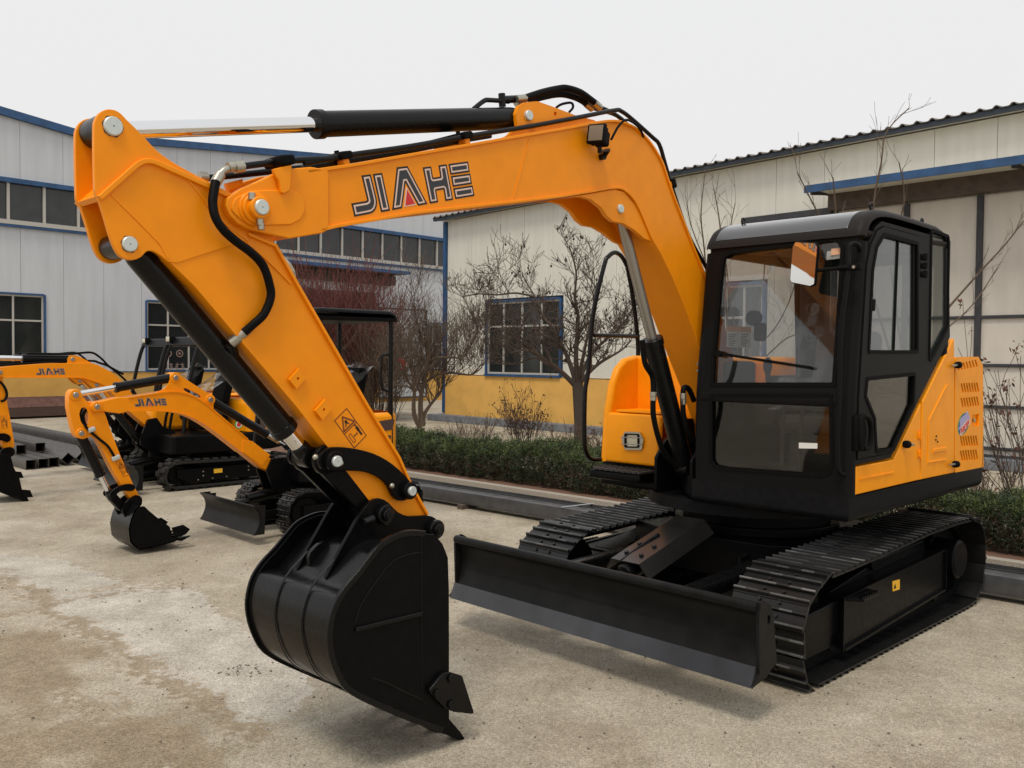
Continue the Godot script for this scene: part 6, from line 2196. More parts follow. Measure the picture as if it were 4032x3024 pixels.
func wall_frame(nx: float, nz: float, d: float) -> Transform3D:
	var n := Vector3(nx, 0, nz).normalized()
	var z := -n
	var x := Vector3.UP.cross(z)
	return Transform3D(Basis(x, Vector3.UP, z), n * d)
func window_unit(root: Node3D, s0: float, s1: float, y0: float, y1: float, vbars: Array, hbar: float, z: float, blue := true) -> void:
	var fr := mb()
	var t := 0.05
	if blue:
		fr.box(Vector3(s0 - t * 0.5, (y0 + y1) * 0.5, z), Vector3(t, y1 - y0 + t, 0.12))
		fr.box(Vector3(s1 + t * 0.5, (y0 + y1) * 0.5, z), Vector3(t, y1 - y0 + t, 0.12))
		fr.box(Vector3((s0 + s1) * 0.5, y1 + t * 0.5, z), Vector3(s1 - s0 - 0.002, t, 0.118))
	fr.box(Vector3((s0 + s1) * 0.5, y0 - 0.03, z + 0.02), Vector3(s1 - s0 + 0.1, 0.05, 0.16))
	var w := ob(root, "window", fr, "trim_blue" if blue else "plinth_grey")
	var bars := mb()
	var xs := [s0]
	for v in vbars:
		xs.append(lerpf(s0, s1, v))
	xs.append(s1)
	for i in xs.size():
		bars.box(Vector3(clampf(xs[i], s0 + 0.025, s1 - 0.025), (y0 + y1) * 0.5, z - 0.02), Vector3(0.05, y1 - y0, 0.06), 0.006)
	var hy := lerpf(y0, y1, hbar)
	for y in [y0 + 0.025, hy, y1 - 0.025]:
		bars.box(Vector3((s0 + s1) * 0.5, y, z - 0.021), Vector3(s1 - s0, 0.05, 0.054), 0.006)
	ob(w, "window_frame", bars, "frame_white")
	for i in xs.size() - 1:
		for yy in [[y0, hy], [hy, y1]]:
			var p := mb()
			p.box(Vector3((xs[i] + xs[i + 1]) * 0.5, (yy[0] + yy[1]) * 0.5, z - 0.03), Vector3(xs[i + 1] - xs[i] - 0.04, yy[1] - yy[0] - 0.04, 0.008))
			ob(w, "pane", p, "window_glass")
func panels(root: Node3D, s0: float, s1: float, step: float, y0: float, ytop: Callable, holes: Array, mat: String, ybreaks := []) -> void:
	var s := s0
	while s < s1 - 0.05:
		var e := minf(s + step, s1)
		var ys := [[y0, -1.0]]
		if not ybreaks.is_empty():
			ys = [[y0, ybreaks[0]], [ybreaks[1], -1.0]]
		for yy in ys:
			var t0: float = ytop.call(s) if yy[1] < 0 else yy[1]
			var t1: float = ytop.call(e) if yy[1] < 0 else yy[1]
			var polys := [P2([s + 0.004, yy[0], e - 0.004, yy[0], e - 0.004, t1, s + 0.004, t0])]
			for h in holes:
				polys = MB.carve(polys, h)
			for p in polys:
				if absf(MB.area(p)) < 0.01:
					continue
				var m := mb()
				m.prism(p, -0.06, rng.randf() * 0.006)
				# shallow standing rib at the joint
				ob(root, "wall_panel", m, mat)
		s = e
func strokes(m: MB, at: Vector2, w: float, h: float, list: Array, z: float, lw: float) -> void:
	for l in list:
		m.prism(strip(PackedVector2Array([at + Vector2(l[0] * w, -l[1] * h), at + Vector2(l[2] * w, -l[3] * h)]), lw, lw), z, z + 0.004)
func build_hall() -> void:
	LF = wall_frame(-0.730, -0.683, 27.4)
	var r := thing("workshop_hall", LF, "white panelled workshop hall with a long ribbon window and blue roof trim", "building")
	var wl := func(px: float, py: float) -> Vector2: return on_z(LF, Vector2(px, py), 0.0)
	var A: Vector2 = wl.call(0, 434)
	var B: Vector2 = wl.call(340, 535)
	var C: Vector2 = wl.call(590, 556)
	var D: Vector2 = wl.call(1300, 618)
	var k1 := (B.y - A.y) / (B.x - A.x)
	var k2 := (D.y - C.y) / (D.x - C.x)
	var sv := (C.y - A.y + k1 * A.x - k2 * C.x) / (k1 - k2)
	var H := func(s: float) -> float: return A.y + k1 * (s - A.x) if s < sv else C.y + k2 * (s - C.x)
	var s0: float = wl.call(-500, 1000).x
	var s1: float = wl.call(1790, 1000).x + 2.0
	var rt: float = (wl.call(0, 712).y + wl.call(1700, 946).y) * 0.5
	var rbm: float = (wl.call(0, 868).y + wl.call(1700, 1050).y) * 0.5
	var dado := 1.22
	var w1: Vector2 = wl.call(172, 1165)
	var w2a: float = wl.call(578, 1300).x
	var w2b: float = wl.call(900, 1300).x
	var g0: float = wl.call(1130, 1300).x
	var g1: float = wl.call(1480, 1300).x
	var w3a: float = wl.call(1688, 1300).x
	var w3b: float = wl.call(1744, 1300).x
	var wt: float = w1.y
	var gt := 4.2
	var holes := [rect2(w1.x - 3.2, dado + 0.03, w1.x, wt), rect2(w2a, dado + 0.03, w2b, wt), rect2(g0, -1.0, g1, gt), rect2(w3a, dado + 0.03, w3b, wt - 0.3)]
	rng.seed = 9
	panels(r, s0, s1, 1.15, dado + 0.03, H, holes, "white_panel", [rbm, rt])
	# solid body behind
	var core := mb()
	var prof := PackedVector2Array([Vector2(s0, 0.0), Vector2(s1, 0.0), Vector2(s1, H.call(s1) - 0.05), Vector2(sv, H.call(sv) - 0.05), Vector2(s0, H.call(s0) - 0.05)])
	for q in MB.carve([MB.clean(prof)], rect2(g0, -1.0, g1, gt)):
		core.prism(q, -16.0, -0.3)
	ob(r, "inner_wall", core, "plaster")
	var trim := mb()
	var tl := PackedVector2Array([Vector2(s0, H.call(s0)), Vector2(sv, H.call(sv)), Vector2(s1, H.call(s1))])
	trim.prism(strip(tl, 0.08, 0.13), -0.4, 0.14)
	ob(r, "roof_trim", trim, "trim_blue")
	var rfm := mb()
	rfm.prism(strip(tl, 0.10, 0.0), -16.0, -0.41)
	ob(r, "roof", rfm, "roof_sheet")
	# dado in lengths
	for seg in [[s0, g0], [g1, s1]]:
		var dm := mb()
		dm.box(Vector3((seg[0] + seg[1]) * 0.5, dado * 0.5, -0.05), Vector3(seg[1] - seg[0], dado, 0.2))
		ob(r, "dado", dm, "dado_yellow")
		var dc := mb()
		dc.box(Vector3((seg[0] + seg[1]) * 0.5, dado + 0.012, -0.03), Vector3(seg[1] - seg[0], 0.03, 0.2))
		ob(r, "dado_cap", dc, "plinth_grey")
	# ribbon window
	var up := mb()
	up.box(Vector3((s0 + s1) * 0.5, rt + 0.06, 0.03), Vector3(s1 - s0, 0.13, 0.12))
	ob(r, "ribbon_head", up, "trim_blue")
	var lo := mb()
	lo.box(Vector3((s0 + s1) * 0.5, rbm - 0.02, 0.04), Vector3(s1 - s0, 0.12, 0.16))
	ob(r, "ribbon_sill", lo, "frame_white")
	var lo2 := mb()
	lo2.box(Vector3((s0 + s1) * 0.5, rbm - 0.115, 0.04), Vector3(s1 - s0, 0.07, 0.14))
	ob(r, "ribbon_sill_trim", lo2, "trim_blue")
	var ma: float = wl.call(50, 800).x
	var mstep: float = (wl.call(1721, 1000).x - wl.call(1176, 1000).x) / 7.0
	var mj: float = wl.call(1176, 1000).x
	var ss := mj - ceilf((mj - s0) / mstep) * mstep
	while ss < s1:
		var mu := mb()
		mu.box(Vector3(ss, (rt + rbm) * 0.5, -0.02), Vector3(0.075, rt - rbm, 0.07), 0.01)
		ob(r, "mullion", mu, "frame_white")
		var pn := mb()
		pn.box(Vector3(ss + mstep * 0.5, (rt + rbm) * 0.5, -0.06), Vector3(mstep - 0.06, rt - rbm, 0.01))
		ob(r, "ribbon_pane", pn, "ribbon_glass")
		ss += mstep
	window_unit(r, w1.x - 3.2, w1.x, dado + 0.06, wt, [0.25, 0.5, 0.75], 0.66, -0.02)
	window_unit(r, w2a, w2b, dado + 0.06, wt, [0.25, 0.5, 0.75], 0.66, -0.02)
	window_unit(r, w3a, w3b, dado + 0.06, wt - 0.3, [0.3], 0.55, -0.02)
	# red characters and emblem stuck on two panes
	for kx in [0, 1]:
		var c: Vector2 = wl.call([662, 707][kx], 1392)
		var st := mb()
		var rg := 0.12
		st.plate(disc(c, rg, 20), [disc(c, rg * 0.72, 20)], 0.005, 0.009)
		st.prism(disc(c, rg * 0.34, 12), 0.005, 0.009)
		strokes(st, c + Vector2(-0.17, -0.30), 0.34, 0.42, [[0.1, 0.12, 0.45, 0.12], [0.27, 0.0, 0.27, 0.42], [0.55, 0.12, 0.95, 0.12], [0.75, 0.0, 0.75, 0.42], [0.27, 0.15, 0.08, 0.36], [0.75, 0.15, 0.95, 0.38], [0.2, 0.52, 0.8, 0.52], [0.08, 0.68, 0.92, 0.68], [0.5, 0.68, 0.5, 1.0], [0.32, 0.78, 0.2, 0.95], [0.68, 0.78, 0.8, 0.95]], 0.005, 0.014)
		strokes(st, c + Vector2(-0.16, -0.82), 0.32, 0.40, [[0.05, 0.96, 0.95, 0.96], [0.55, 0.0, 0.55, 0.95], [0.55, 0.42, 0.88, 0.42], [0.22, 0.35, 0.22, 0.95]], 0.005, 0.02)
		ob(r, "pane_lettering", st, pm("faded_red_%d" % kx, c8(140, 116, 108), 0.8))
	# gateway: recess, red leaf gates and lintel
	var gw := mb()
	gw.box(Vector3((g0 + g1) * 0.5, gt * 0.5, -9.0), Vector3(g1 - g0, gt, 0.2))
	ob(r, "inner_wall", gw, "gate_red")
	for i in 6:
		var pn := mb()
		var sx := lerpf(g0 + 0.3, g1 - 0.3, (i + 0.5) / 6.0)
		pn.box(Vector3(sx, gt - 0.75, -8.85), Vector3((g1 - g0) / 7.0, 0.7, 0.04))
		ob(r, "sky_white_pane", pn, "white_panel")  # opaque white stands in for bright sky through the far windows
	for i in 9:
		var br := mb()
		var sx := lerpf(g0 + 0.1, g1 - 0.1, i / 8.0)
		br.box(Vector3(sx, gt * 0.5, -1.2), Vector3(0.06, gt, 0.05))
		ob(r, "gate_bar", br, "gate_red")
	var cf0 := on_z(LF, Vector2(1158, 1029), 1.1)
	var cf1 := on_z(LF, Vector2(1613, 1074), 1.1)
	var cp := mb()
	var cy := (cf0.y + cf1.y) * 0.5
	cp.box(Vector3((cf0.x - 2.0 + cf1.x) * 0.5, cy - 0.04, 0.56), Vector3(cf1.x - cf0.x + 2.0, 0.06, 1.1))
	var co := ob(r, "canopy", cp, "brown_steel")
	var ce := mb()
	ce.box(Vector3((cf0.x - 2.0 + cf1.x) * 0.5, cy - 0.02, 1.13), Vector3(cf1.x - cf0.x + 2.0, 0.12, 0.04))
	ob(co, "canopy_edge", ce, "trim_blue")
	var cb := mb()
	cb.box(Vector3((cf0.x - 2.0 + cf1.x) * 0.5, cy - 0.28, 0.2), Vector3(cf1.x - cf0.x + 1.9, 0.36, 0.3))
	ob(co, "door_track", cb, "brown_steel")
	# sliding white door right of the gateway
	var d0: float = g1 + 0.1
	var d1: float = w3a - 0.3
	for yy in [[0.2, 1.0], [1.06, 2.3], [2.36, 3.6]]:
		var dp := mb()
		dp.box(Vector3((d0 + d1) * 0.5, (yy[0] + yy[1]) * 0.5, 0.14), Vector3(d1 - d0, yy[1] - yy[0], 0.05))
		ob(r, "door_panel", dp, "white_panel")
	for y in [0.17, 1.03, 2.33, 3.63]:
		var db := mb()
		db.box(Vector3((d0 + d1) * 0.5, y, 0.15), Vector3(d1 - d0, 0.055, 0.06))
		ob(r, "door_rail", db, "dark_steel")
	var dj := mb()
	dj.box(Vector3(d1 + 0.03, 1.9, 0.15), Vector3(0.06, 3.5, 0.06))
	ob(r, "door_stile", dj, "dark_steel")
func build_warehouse() -> void:
	WF = wall_frame(0.719, -0.695, 16.0)
	var r := thing("warehouse", WF, "cream panelled warehouse with yellow dado, blue framed window and corrugated eave", "building")
	var wl := func(px: float, py: float) -> Vector2: return on_z(WF, Vector2(px, py), 0.0)
	var sc: float = wl.call(1752, 1400).x
	var s1: float = wl.call(4032, 1200).x + 6.0
	var e0 := on_z(WF, pxz(15, 300, 455), 0.25)
	var e1 := on_z(WF, pxz(15, 2212, 80), 0.25)
	var ke := (e1.y - e0.y) / (e1.x - e0.x)
	var H := func(s: float) -> float: return e0.y + ke * (s - e0.x) - 0.10
	var dado := 1.27
	var wa: float = wl.call(1921, 1350).x
	var wb: float = wl.call(2207, 1350).x
	var wt: float = (wl.call(1921, 1190).y + wl.call(2207, 1180).y) * 0.5
	var d0: float = wl.call(3290, 1200).x
	var d1: float = s1
	var dh: float = wl.call(3700, 790).y
	rng.seed = 19
	var va: float = wl.call(2790, 1250).x
	var vb: float = wl.call(3005, 1250).x
	var vt: float = wl.call(2990, 1118).y
	var holes := [rect2(va - 0.09, dado + 0.03, vb + 0.09, vt + 0.09), rect2(wa - 0.09, dado + 0.03, wb + 0.09, wt + 0.09), rect2(d0, -0.5, d1 + 1.0, dh)]
	panels(r, sc + 0.1, s1, 1.0, dado + 0.02, H, holes, "cream_panel")
	var core := mb()
	core.prism(PackedVector2Array([Vector2(sc, 0), Vector2(s1, 0), Vector2(s1, H.call(s1) - 0.05), Vector2(sc, H.call(sc) - 0.05)]), -12.0, -0.3)
	ob(r, "inner_wall", core, "plaster")
	var rm := mb()
	rm.xf = Transform3D(Basis(Vector3(1, 0, 0), deg_to_rad(7)), Vector3(0, H.call(sc) + 0.02, 0))
	rm.box(Vector3((sc + s1) * 0.5, 0.0, -6.0), Vector3(s1 - sc + 0.4, 0.04, 12.0))
	# corrugated sheets showing their wavy ends
	var wav := mb()
	var top := PackedVector2Array()
	for i in 41:
		var x := i * 0.025
		var ph := fmod(x, 0.25) / 0.25
		top.append(Vector2(x, 0.045 * maxf(0.0, cos((ph - 0.5) * PI * 2.2))))
	wav.xf = Transform3D(Basis(Vector3(1, 0, 0), deg_to_rad(7)), Vector3.ZERO)
	wav.prism(strip(top, 0.006, 0.006), -6.0, 0.34)
	var wmesh := wav.mesh()
	var s := sc - 0.2
	while s < s1:
		var y: float = H.call(s + 0.5) + 0.10
		ob(r, "roof_sheet", wmesh, "roof_sheet", Transform3D(Basis(Vector3(0, 0, 1), atan(ke)), Vector3(s, y, 0)))
		s += 1.0
	var fs := mb()
	fs.prism(strip(PackedVector2Array([Vector2(sc - 0.2, H.call(sc - 0.2) + 0.03), Vector2(s1, H.call(s1) + 0.03)]), 0.035, 0.035), 0.2, 0.29)
	ob(r, "eave_trim", fs, "eave_paint")
	var sf := mb()
	sf.prism(strip(PackedVector2Array([Vector2(sc - 0.2, H.call(sc - 0.2) + 0.05), Vector2(s1, H.call(s1) + 0.05)]), 0.02, 0.02), -0.3, 0.2)
	ob(r, "soffit", sf, "cream_panel")
	var cpst := mb()
	cpst.box(Vector3(sc + 0.03, H.call(sc) * 0.5 + 0.1, 0.02), Vector3(0.10, H.call(sc) - 0.25, 0.12))
	ob(r, "corner_post", cpst, "trim_blue")
	for seg in [[sc, d0]]:
		var dm := mb()
		dm.box(Vector3((seg[0] + seg[1]) * 0.5, (dado + 0.17) * 0.5, -0.04), Vector3(seg[1] - seg[0], dado - 0.17, 0.18))
		ob(r, "dado", dm, "dado_yellow")
	var pl := mb()
	pl.box(Vector3((sc - 0.3 + s1) * 0.5, 0.09, 0.1), Vector3(s1 - sc + 0.3, 0.18, 0.55), 0.01)
	ob(r, "plinth", pl, "plinth_grey")
	window_unit(r, wa, wb, dado + 0.06, wt, [0.23, 0.49, 0.75], 0.66, -0.0)
	window_unit(r, va, vb, dado + 0.06, vt, [0.33, 0.66], 0.66, -0.0)
	# big sliding door
	var rows := [0.2, wl.call(3900, 1764).y, wl.call(3900, 1601).y, wl.call(3900, 1439).y, wl.call(3900, 1249).y, dh]
	var cols := [d0, wl.call(3570, 1200).x, wl.call(3858, 1200).x, d1]
	for i in cols.size() - 1:
		for j in rows.size() - 1:
			var dp := mb()
			dp.box(Vector3((cols[i] + cols[i + 1]) * 0.5, (rows[j] + rows[j + 1]) * 0.5, 0.02), Vector3(cols[i + 1] - cols[i] - 0.01, rows[j + 1] - rows[j] - 0.01, 0.06))
			ob(r, "door_panel", dp, "door_panel")
	for c in cols:
		var db := mb()
		db.box(Vector3(c, (0.2 + dh) * 0.5, 0.075), Vector3(0.10, dh - 0.2, 0.06), 0.008)
		ob(r, "door_stile", db, "dark_steel")
	for j in rows.size() - 1:
		var db := mb()
		db.box(Vector3((d0 + d1) * 0.5, rows[j], 0.07), Vector3(d1 - d0, 0.055, 0.045), 0.006)
		ob(r, "door_rail", db, "dark_steel")
	# door track housing, canopy and its bracket
	var ta := on_z(WF, pxz(15, 1030, 690), 0.2)
	var tk := mb()
	tk.box(Vector3((ta.x + d1) * 0.5, dh + 0.2, 0.16), Vector3(d1 - ta.x, 0.36, 0.22))
	ob(r, "door_track", tk, "brown_steel")
	var tb := on_z(WF, pxz(15, 500, 780), 0.1)
	var t2 := mb()
	t2.box(Vector3((tb.x + ta.x) * 0.5, dh + 0.03, 0.1), Vector3(ta.x - tb.x, 0.11, 0.1))
	ob(r, "track_rail", t2, "dark_steel")
	var zc := 0.95
	var ca := on_z(WF, pxz(15, 880, 620), zc)
	var cb := on_z(WF, pxz(15, 2212, 420), zc)
	var cy := (ca.y + cb.y) * 0.5
	var cn := mb()
	cn.box(Vector3((ca.x + d1) * 0.5, cy + 0.02, zc * 0.5), Vector3(d1 - ca.x, 0.05, zc))
	var co := ob(r, "canopy", cn, "cream_panel")
	var ce := mb()
	ce.box(Vector3((ca.x + d1) * 0.5, cy + 0.0, zc + 0.02), Vector3(d1 - ca.x, 0.13, 0.04))
	ob(co, "canopy_edge", ce, "trim_blue")
	for sx in [ca.x + 0.1, ca.x + 3.4, ca.x + 6.7]:
		var bk := mb()
		bk.bar(Vector3(sx, cy - 0.06, zc - 0.05), Vector3(sx, dh + 0.35, 0.1), 0.05, 0.08)
		ob(co, "bracket", bk, "dark_steel")
	var np := mb()
	var nq := on_z(WF, pxz(17, 2140, 1090), 0.02)
	np.box(Vector3(nq.x, nq.y, 0.02), Vector3(0.42, 0.45, 0.02))
	ob(r, "notice_board", np, "paper")
	var nt := mb()
	for i in 5:
		nt.box(Vector3(nq.x + 0.02 * (i % 2), nq.y + 0.14 - i * 0.065, 0.032), Vector3(0.3 - 0.04 * (i % 3), 0.018, 0.002))
	ob(r, "notice_print", nt, "print_slate")
func h_beam(len: float, w: float, h: float) -> ArrayMesh:
	var m := mb()
	m.xf = Transform3D(Basis(Vector3(0, 0, -1), Vector3(0, 1, 0), Vector3(1, 0, 0)), Vector3.ZERO)
	var t := 0.012
	m.prism(P2([-w / 2, 0, -w / 2 + t, 0, -w / 2 + t, h / 2 - t / 2, w / 2 - t, h / 2 - t / 2, w / 2 - t, 0, w / 2, 0, w / 2, h, w / 2 - t, h, w / 2 - t, h / 2 + t / 2, -w / 2 + t, h / 2 + t / 2, -w / 2 + t, h, -w / 2, h]), 0, len)
	return m.mesh()
func u_channel(len: float, w: float, h: float) -> ArrayMesh:
	var m := mb()
	m.xf = Transform3D(Basis(Vector3(0, 0, -1), Vector3(0, 1, 0), Vector3(1, 0, 0)), Vector3.ZERO)
	var t := 0.012
	m.prism(P2([-w / 2, 0, w / 2, 0, w / 2, h, w / 2 - t, h, w / 2 - t, t, -w / 2 + t, t, -w / 2 + t, h, -w / 2, h]), 0, len)
	return m.mesh()
func square_tube(len: float, a: float) -> ArrayMesh:
	var m := mb()
	m.xf = Transform3D(Basis(Vector3(0, 0, -1), Vector3(0, 1, 0), Vector3(1, 0, 0)), Vector3.ZERO)
	m.plate(rnd(rect2(-a / 2, -a / 2, a / 2, a / 2), 0.012, 2), [rect2(-a / 2 + 0.008, -a / 2 + 0.008, a / 2 - 0.008, a / 2 - 0.008)], 0, len)
	return m.mesh()
func build_setting() -> void:
	build_ground()
	build_hall()
	build_warehouse()
	# planting bed with kerb along the hedge
	var d := Vector3(0.719, 0, 0.695)
	var o := Vector3(0.82, 0, -11.33)
	var bed := mb()
	var bx := Transform3D(Basis(d, Vector3.UP, d.cross(Vector3.UP)), o)
	bed.box(Vector3(2.0, 0.03, -0.40), Vector3(26.0, 0.06, 1.5))
	struct("planting_bed", bed, "soil", bx)

	for sgn in [0.42, -1.22]:
		var kr := mb()
		kr.box(Vector3(2.0, 0.045, sgn), Vector3(26.0, 0.09, 0.1), 0.01)
		struct("kerb", kr, "kerb", bx)
	# long steel beams lying in front of the bed
	var bxm := mb()
	bxm.xf = Transform3D(Basis(Vector3(0, 0, -1), Vector3(0, 1, 0), Vector3(1, 0, 0)), Vector3.ZERO)
	bxm.plate(rnd(rect2(-0.09, 0.0, 0.09, 0.14), 0.012, 2), [rect2(-0.082, 0.008, 0.082, 0.132)], 0, 13.0)
	var beams := [bxm.mesh(), u_channel(13.0, 0.18, 0.13)]
	var bd := Vector3(0.731, 0, 0.683).normalized()
	var bn := Vector3(bd.z, 0, -bd.x)
	var bb := Basis(bd, Vector3.UP, bd.cross(Vector3.UP))
	var bo := Vector3(-0.95, 0, -10.64) - bd * 4.0 + bn * 0.05
	var lab := ["long grey steel box beam lying nearest the large excavator's tracks", "long grey steel channel lying open side up between the box beam and the hedge bed"]
	for i in 2:
		single("steel_beam", beams[i], "beam_steel", Transform3D(bb, bo + bn * [0.10, 0.37][i] + bd * [0.0, 0.4][i] + Vector3(0, 0.05, 0)), lab[i], "beam", "long steel beams by the hedge")
	for i in 4:
		var sp := mb()
		sp.box(Vector3.ZERO, Vector3(0.08, 0.049, 0.6))
		single("timber_bearer", sp, "brown_steel", Transform3D(bb, bo + bd * (1.5 + i * 3.0) + bn * 0.24 + Vector3(0, 0.0245, 0)), "short timber bearer underneath the long steel beams", "timber", "bearers under the steel beams")
	var st := mb()
	st.bar(Vector3(-0.02, 0.004, 0.24), Vector3(0.03, -0.004, -0.24), 0.035, 0.004)
	single("steel_strap", st, "strap", Transform3D(bb, bo + bd * 6.0 + bn * 0.24 + Vector3(0, 0.192, 0)), "bright flat metal strap lying across the long steel beams", "strap")
	# square tubes on the left
	var tube := square_tube(6.0, 0.15)
	var td := Vector3(-0.70, 0, -0.714).normalized()
	var spots := [[0, 0, 0.075, 0.0], [0.19, 0.05, 0.075, 0.0], [0.36, 0.12, 0.075, 0.0], [0.58, 0.15, 0.106, 45.0], [0.82, 0.22, 0.106, 45.0], [1.06, 0.2, 0.106, 45.0], [1.32, 0.3, 0.075, 0.0], [1.55, 0.35, 0.075, 0.0],
		[0.12, 0.9, 0.225, 0.0], [0.46, 1.1, 0.225, 0.0], [1.38, 1.0, 0.226, 0.0]]
	var tl := ["outermost square steel tube on the ground, farthest from the small excavators", "flat square steel tube next to the outermost one on the ground", "flat square steel tube touching the first tube turned on edge",
		"square steel tube turned on edge beside the flat ones", "middle one of three square steel tubes turned on edge", "square steel tube turned on edge nearest the twin excavator's blade", "flat square steel tube between the edge turned ones and the last tube", "last square steel tube on the ground, closest to the small excavators",
		"square steel tube lying on top of the two outermost tubes", "square steel tube lying on top, over the gap beside the edge turned ones", "square steel tube lying on top at the pile's end by the excavators"]
	for i in spots.size():
		var q = spots[i]
		var at: Vector3 = Vector3(-7.25, 0, -13.5) + Vector3(0.714, 0, -0.70) * q[0] + td * q[1] + Vector3(0, q[2], 0)
		var bs := Basis(td, Vector3.UP, td.cross(Vector3.UP)) * Basis(Vector3(1, 0, 0), deg_to_rad(q[3]))
		var lb: String = tl[i]
		single("steel_tube", tube, "mill_steel", Transform3D(bs, at), lb, "tube", "square steel tubes piled on the left")
	# rusty stock along the hall
	var rb := h_beam(9.0, 0.3, 0.24)
	var sx: float = on_z(LF, Vector2(-250, 1500), 0.0).x
	for i in 3:
		for j in 2:
			var at: Vector3 = LF * Vector3(sx + 0.1 * ((i + j) % 2), 0.06 + j * 0.25, 0.55 + i * 0.34)
			single("rusty_beam", rb, "rust_steel" if j == 1 else "rust_dark", Transform3D(LF.basis, at), ["dark rusty steel beam in the bottom row by the yellow hall wall", "reddish rusty steel beam in the top row by the yellow hall wall"][j], "beam", "rusty beams stacked along the hall wall")
	for i in 3:
		var sp := mb()
		sp.box(Vector3.ZERO, Vector3(0.1, 0.058, 1.3))
		single("timber_bearer", sp, "brown_steel", Transform3D(LF.basis, LF * Vector3(sx + 1.0 + i * 3.4, 0.03, 0.9)), "short timber bearer underneath the rusty steel beams", "timber", "bearers under the rusty beams")

# ---------------------------------------------------------------- plants
func grow(m: MB, fr: Array, p: Vector3, dir: Vector3, len: float, r: float, lv: int, par: Dictionary) -> void:
	var n := 3 if lv == 0 else 4
	var pts := [p]
	var rr := [r]
	var d := dir.normalized()
	for i in n:
		d = (d + Vector3(rng.randf_range(-1, 1), rng.randf_range(-1, 1) + par.up, rng.randf_range(-1, 1)) * par.wig).normalized()
		p += d * (len / n)
		pts.append(p)
		rr.append(maxf(r * (1.0 - 0.75 * (i + 1.0) / n), par.rmin))
	m.tube(pts, rr, 5 if r > 0.012 else 3, false)
	if lv <= 0:
		fr.append(pts[n])
		return
	var kids: int = par.kids + (1 if rng.randf() < 0.5 else 0)
	for k in kids:
		var t := rng.randf_range(0.25, 1.0)
		var ix := clampi(int(t * n), 1, n)
		var side := Vector3(rng.randf_range(-1, 1), rng.randf_range(-0.3, 1.0), rng.randf_range(-1, 1)).normalized()
		var base: Vector3 = (pts[ix] - pts[ix - 1]).normalized()
		grow(m, fr, pts[ix], (base * par.fwd + side).normalized(), len * rng.randf_range(0.45, 0.75), maxf(rr[ix] * 0.65, par.rmin), lv - 1, par)
func plant(called: String, at: Vector3, label: String, cat: String, group := "") -> Node3D:
	return thing(called, Transform3D(Basis.IDENTITY, at), label, cat, group)
func limb_px(base: Vector3, z: int, pts: Array, depth: Array) -> Array:
	# traced limb: pixel positions at the tree's own distance, each pushed in depth
	var o := []
	for i in range(0, pts.size(), 2):
		var q := pxz(z, pts[i], pts[i + 1])
		var d := ray(q.x, q.y)
		var dz: float = depth[mini(i / 2, depth.size() - 1)]
		var t := (base.z + dz) / d.z
		o.append(Vector3(0, CAMH, 0) + d * t - base)
	return o
